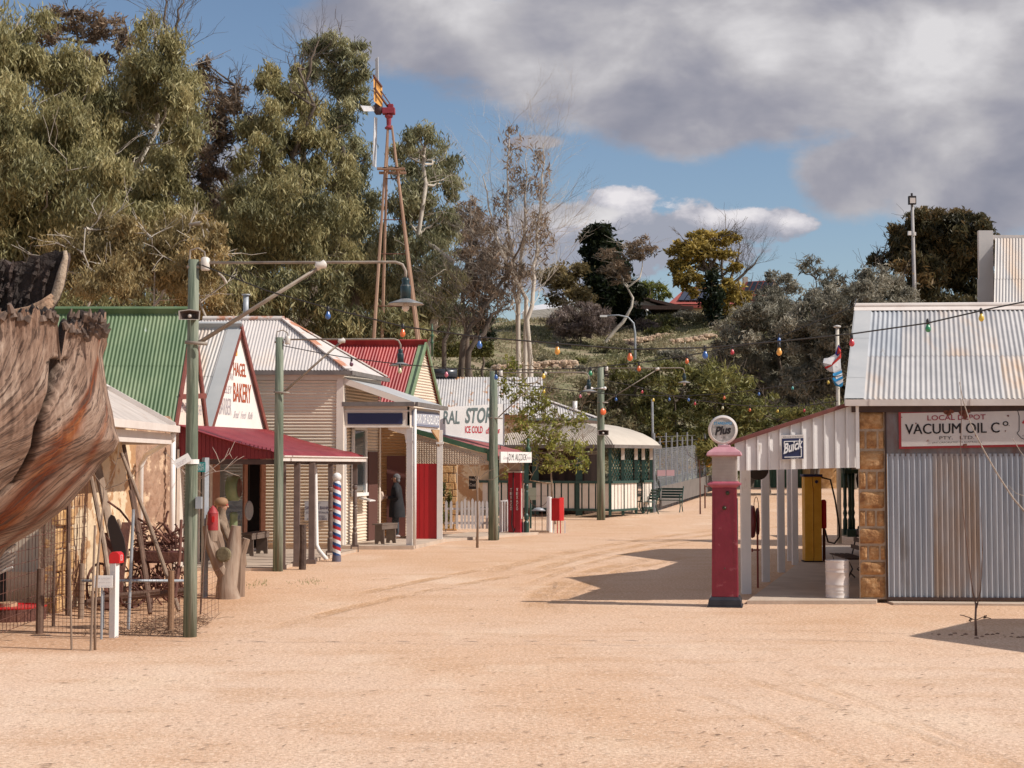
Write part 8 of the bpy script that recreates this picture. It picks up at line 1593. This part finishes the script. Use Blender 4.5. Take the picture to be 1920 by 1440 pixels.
# sapling with leaning canes behind the white letter post
sp3 = G(178,1219); r = empty('sapling', sp3, 'leafless forked sapling tied to the stakes left of the white letter post', 'tree'); mb = MB(); s3 = lambda x, y: at(x, y, sp3.y)
mb.tube([sp3, s3(178,1150), s3(183,1060), s3(190,985), s3(195,925), s3(196,915)], [.016,.015,.013,.011,.009,.008], 7)
for pts in ([(196,917),(180,895),(167,868)],[(196,917),(207,900),(218,872),(222,850),(224,826)],[(197,918),(225,908),(250,893),(275,868)],[(220,860),(230,858),(235,850)],[(218,872),(210,862)],[(188,985),(195,990),(192,998)],[(225,908),(232,905)]): mb.tube([s3(x,y) for x, y in pts], [.006]+[.004]*(len(pts)-2)+[.002], 5)
mb.build('trunk', oldwood, r, smooth=True)
r = empty('sapling', G(398,1130), 'pale bare twiggy sapling crown spreading right of the nearest pole', 'tree'); mb = MB(); s4 = lambda x, y: at(x, y, 21.5)
mb.tube([G(352,1140)+V3(0,.6,0), s4(356,1040), s4(360,940), s4(362,905)], [.018,.015,.012,.01], 6)
for pts in ([(362,905),(390,885),(412,868),(430,850),(440,828)],[(366,903),(400,885),(420,882),(445,856)],[(412,868),(405,850),(398,838)],[(420,882),(440,890),(450,893)],[(412,868),(420,862),(430,840)],[(422,880),(445,862),(458,855)],[(362,905),(340,880),(322,860),(310,848)],[(340,880),(345,862),(352,850)],[(362,925),(372,920),(378,925)],[(405,885),(392,872),(390,858)],[(430,850),(436,860)],[(334,874),(322,868)]): mb.tube([s4(x,y) for x, y in pts], [.007]+[.005]*(len(pts)-2)+[.002], 5)
mb.build('trunk', M('pale_twigs', (.36,.27,.22), (.5,.4,.34), sc1=10), r, smooth=True)
# old timbers leaning on the wall and the implement
TG = 'old timbers leaning against the implement'
for i, (x0,y0,x1,y1,w_,Y,lb) in enumerate([(168,880,186,985,.035,21.5,'short sawn pole with a pale top leaning left by the cottage wall'),(232,835,262,1015,.035,22.4,'long dark pole leaning left against the cottage wall'),(228,850,290,1020,.03,22.0,'long bleached pole leaning down to the right over the implement'),(182,870,225,1080,.04,22.6,'wide weathered plank leaning near the saw blade'),(244,920,262,1030,.03,21.8,'dark timber crossing behind the steel stake'),(205,1000,205,1075,.05,22.3,'brown board standing left of the white letter post'),(340,975,328,1120,.025,21.6,'rusty upright bar left of the nearest pole'),(237,980,220,1120,.04,21.4,'red-brown angled board behind the white letter post'),(222,975,240,1045,.025,22.0,'short grey timber by the saw blade')]):
    a_ = at(x0,y0,Y+.3); b_ = at(x1,y1,Y-.2); d_ = (b_-a_); 
    if b_.z > .05 and i in (0,1,2,3,4,5): b_ = a_+d_*((a_.z-.02)/(a_.z-b_.z))
    r = empty('leaning_timber', V3(b_.x,b_.y,0), lb, 'timber', TG); mb = MB()
    if i in (3,5,7): mb.bar(a_, b_, w_*3, .03)
    else: mb.tube([b_, a_.lerp(b_,.5)+V3(.02,0,.01), a_], [w_*1.05,w_,w_*.85], 8)
    mb.build('shaft', [oldwood,dkpost,oldwood,oldwood,dkpost,rustm,rustm,rustm,oldwood][i], r, smooth='angle')
sb_ = at(217,1010,21.2); r = empty('saw_blade', V3(sb_.x,sb_.y,0), 'dark elongated iron plate leaning upright behind the white letter post', 'iron plate'); mb = MB(); pts = [(203,972),(208,965),(214,968),(222,985),(232,1010),(236,1035),(234,1050),(228,1062),(216,1045),(206,1010),(201,985)]; mb.prism([at(x,y,21.3) for x, y in pts], V3(.0,.03,0)); mb.build('blade', M('sooty_iron', (.03,.018,.015), rough=.6), r)
# rusty farm implement
im = at(290,1080,22.2); r = empty('farm_implement', V3(im.x,22.2,0), 'rusty horse-drawn farm implement heaped with iron between the cottage and the nearest pole', 'farm machine')
I = lambda x, y, d=0: at(x, y, 22.2+d)
MB().bar(I(245,1042), I(345,1045), .05,.13).bar(I(245,1042,.9), I(345,1045,.9), .05,.13).bar(I(250,1045), I(250,1045,.9), .05,.1).bar(I(340,1045), I(340,1045,.9), .05,.1).bar(I(255,1022,.4), I(330,1018,.4), .04,.05).build('frame', rustm, r)
mb = MB().box(tuple(I(252,1056,.1)), tuple(I(335,1032,.5))); mb.build('hopper', M('maroon_rusty_box', (.07,.018,.018), (.12,.03,.028), sc1=4, rough=.7), r)
rr = random.Random(21); mb = MB()
for i in range(70):
    x = rr.uniform(248,345); y = rr.uniform(1055,1100); a_ = I(x, y, rr.uniform(-.1,.9)); mb.tube([a_, a_+V3(rr.uniform(-.15,.15), rr.uniform(-.1,.1), rr.uniform(-.25,.1)), a_+V3(rr.uniform(-.25,.25), rr.uniform(-.1,.1), rr.uniform(-.4,.0))], rr.uniform(.008,.018), 5)
mb.build('tines', rustm, r); mb = MB()
for i in range(60):
    x = rr.uniform(255,345); y = rr.uniform(990,1035); a_ = I(x, y, rr.uniform(0,.8)); mb.tube([a_, a_+V3(rr.uniform(-.15,.15), 0, rr.uniform(-.12,.16)), a_+V3(rr.uniform(-.2,.2), 0, rr.uniform(-.1,.2))], rr.uniform(.007,.02), 5)
mb.build('scrap_heap', rustm, r); mb = MB()
for k in range(9): c = I(266+rr.uniform(-3,3), 985+k*6, .2); mb.tube([c+V3(.07*math.cos(t*.9),.07*math.sin(t*.9),t*.005) for t in range(8)], .009, 5)
mb.build('spring_coil', rustm, r); mb = MB()
for (x0,y0,x1,y1,d) in ((258,972,318,1018,-.2),(202,940,248,985,-.1),(316,958,310,980,-.3),(306,980,325,1015,-.3),(240,1100,262,1110,-.5)): mb.tube([I(x0,y0,d), I((x0+x1)/2,(y0+y1)/2-6,d), I(x1,y1,d)], .016, 6)
mb.build('levers', rustm, r)
for (x, y, rad, d) in ((262,1090,.42,-.15),(335,1092,.42,.9),(200,1085,.3,.3)):
    c = I(x, 0, d); c.z = rad; wm_ = MB(); wm_.tube([c+V3(rad*math.cos(t*math.pi/12)*.35,rad*math.cos(t*math.pi/12)*.9,rad*math.sin(t*math.pi/12)) for t in range(25)], .018, 6, cap=False)
    for t in range(8): wm_.tube([c, c+V3(rad*math.cos(t*math.pi/4)*.35,rad*math.cos(t*math.pi/4)*.9,rad*math.sin(t*math.pi/4))], .009, 5)
    wm_.lathe([(.04,-.06),(.04,.06)], c, 8, (1,-.35,0)); wm_.build('wheel', rustm, r)
MB().tube([I(158,1130,-1.2), I(210,1118,-1.1), I(300,1108,-.9)], [.035,.035,.03], 8).tube([I(230,1122,-.6), I(345,1108,-.6)], .04, 8).tube([I(160,1128,-1.2), I(165,1140,-1.2), I(178,1143,-1.2)], .015, 6).build('drawbar', dkpost, r, smooth='angle')
MB().tube([G(158,1160)+V3(0,1.0,.85), G(345,1160)+V3(0,1.0,.85)], .022, 8).build('rail_pipe', steel, r) if 0 else None
pr_r = at(250,1089,19.6); thing1(MB().tube([at(153,1089,19.4), at(345,1089,19.8)], .018, 8), 'rail_pipe', steel, pr_r, 'horizontal grey steel pipe rail in front of the rusty implement', 'rail', smooth=True)
# dry brush on the yard ground
mb = MB(); rr = random.Random(31)
for i in range(420):
    x = rr.uniform(-4.7,-3.85)if i%3 else rr.uniform(-5.2,-3.9); y = rr.uniform(18.4,20.5); a_ = rr.uniform(0,6.28); L2 = rr.uniform(.05,.28); p = V3(x,y,.01); q = p+V3(math.cos(a_)*L2, math.sin(a_)*L2*.6, rr.uniform(0,.08)); mb.tube([p, p.lerp(q,.5)+UP*.015, q], .003, 3)
tag(mb.build('dry_twigs', M('dry_twig_brown', (.14,.08,.05), (.26,.17,.11), sc1=20), None, (-4.3,19.4,0)), 'dry twigs lying under the yard netting', 'twigs', None, 'stuff')
# bark and leaf litter on the gravel
mb = MB(); rr = random.Random(41)
for i in range(620):
    py = 1040+400*rr.random()**.8; px = rr.uniform(20,1900); p = G(px, py); 
    if p.y > 30: continue
    L2 = rr.uniform(.012,.05)*(2.2 if rr.random() < .12 else 1); a_ = rr.gauss(0,.5); w2 = rr.uniform(.003,.008); d = V3(math.cos(a_), math.sin(a_), 0); n_ = V3(-d.y, d.x, 0); b_ = p+UP*.006
    mb.add([b_-d*L2, b_-n_*w2+UP*.004, b_+d*L2+UP*rr.uniform(0,.012), b_+n_*w2+UP*.004], [(0,1,2,3)])
tag(mb.build('bark_litter', M('bark_brown', (.09,.045,.028), (.19,.11,.07), sc1=30), None, (0,15,0)), 'slivers of brown bark and leaves scattered over the gravel', 'bark litter', None, 'stuff')
mb = MB(); rr = random.Random(51)
for (cx, cy, k) in ((472,1097,60),(575,1093,50)):
    c = G(cx, cy)
    for i in range(k):
        p = c+V3(rr.gauss(0,.16), rr.gauss(0,.35), 0); q = p+V3(rr.uniform(-.03,.03), rr.uniform(-.03,.03), rr.uniform(.02,.07)); mb.add([p+V3(-.004,0,0), p+V3(.004,0,0), q], [(0,1,2)])
tag(mb.build('grass_tufts', M('tuft_green', (.16,.19,.05), (.24,.26,.08), sc1=20), None, G(500,1092)), 'thin green grass tufts on the gravel before the maroon verandah', 'grass', None, 'stuff')
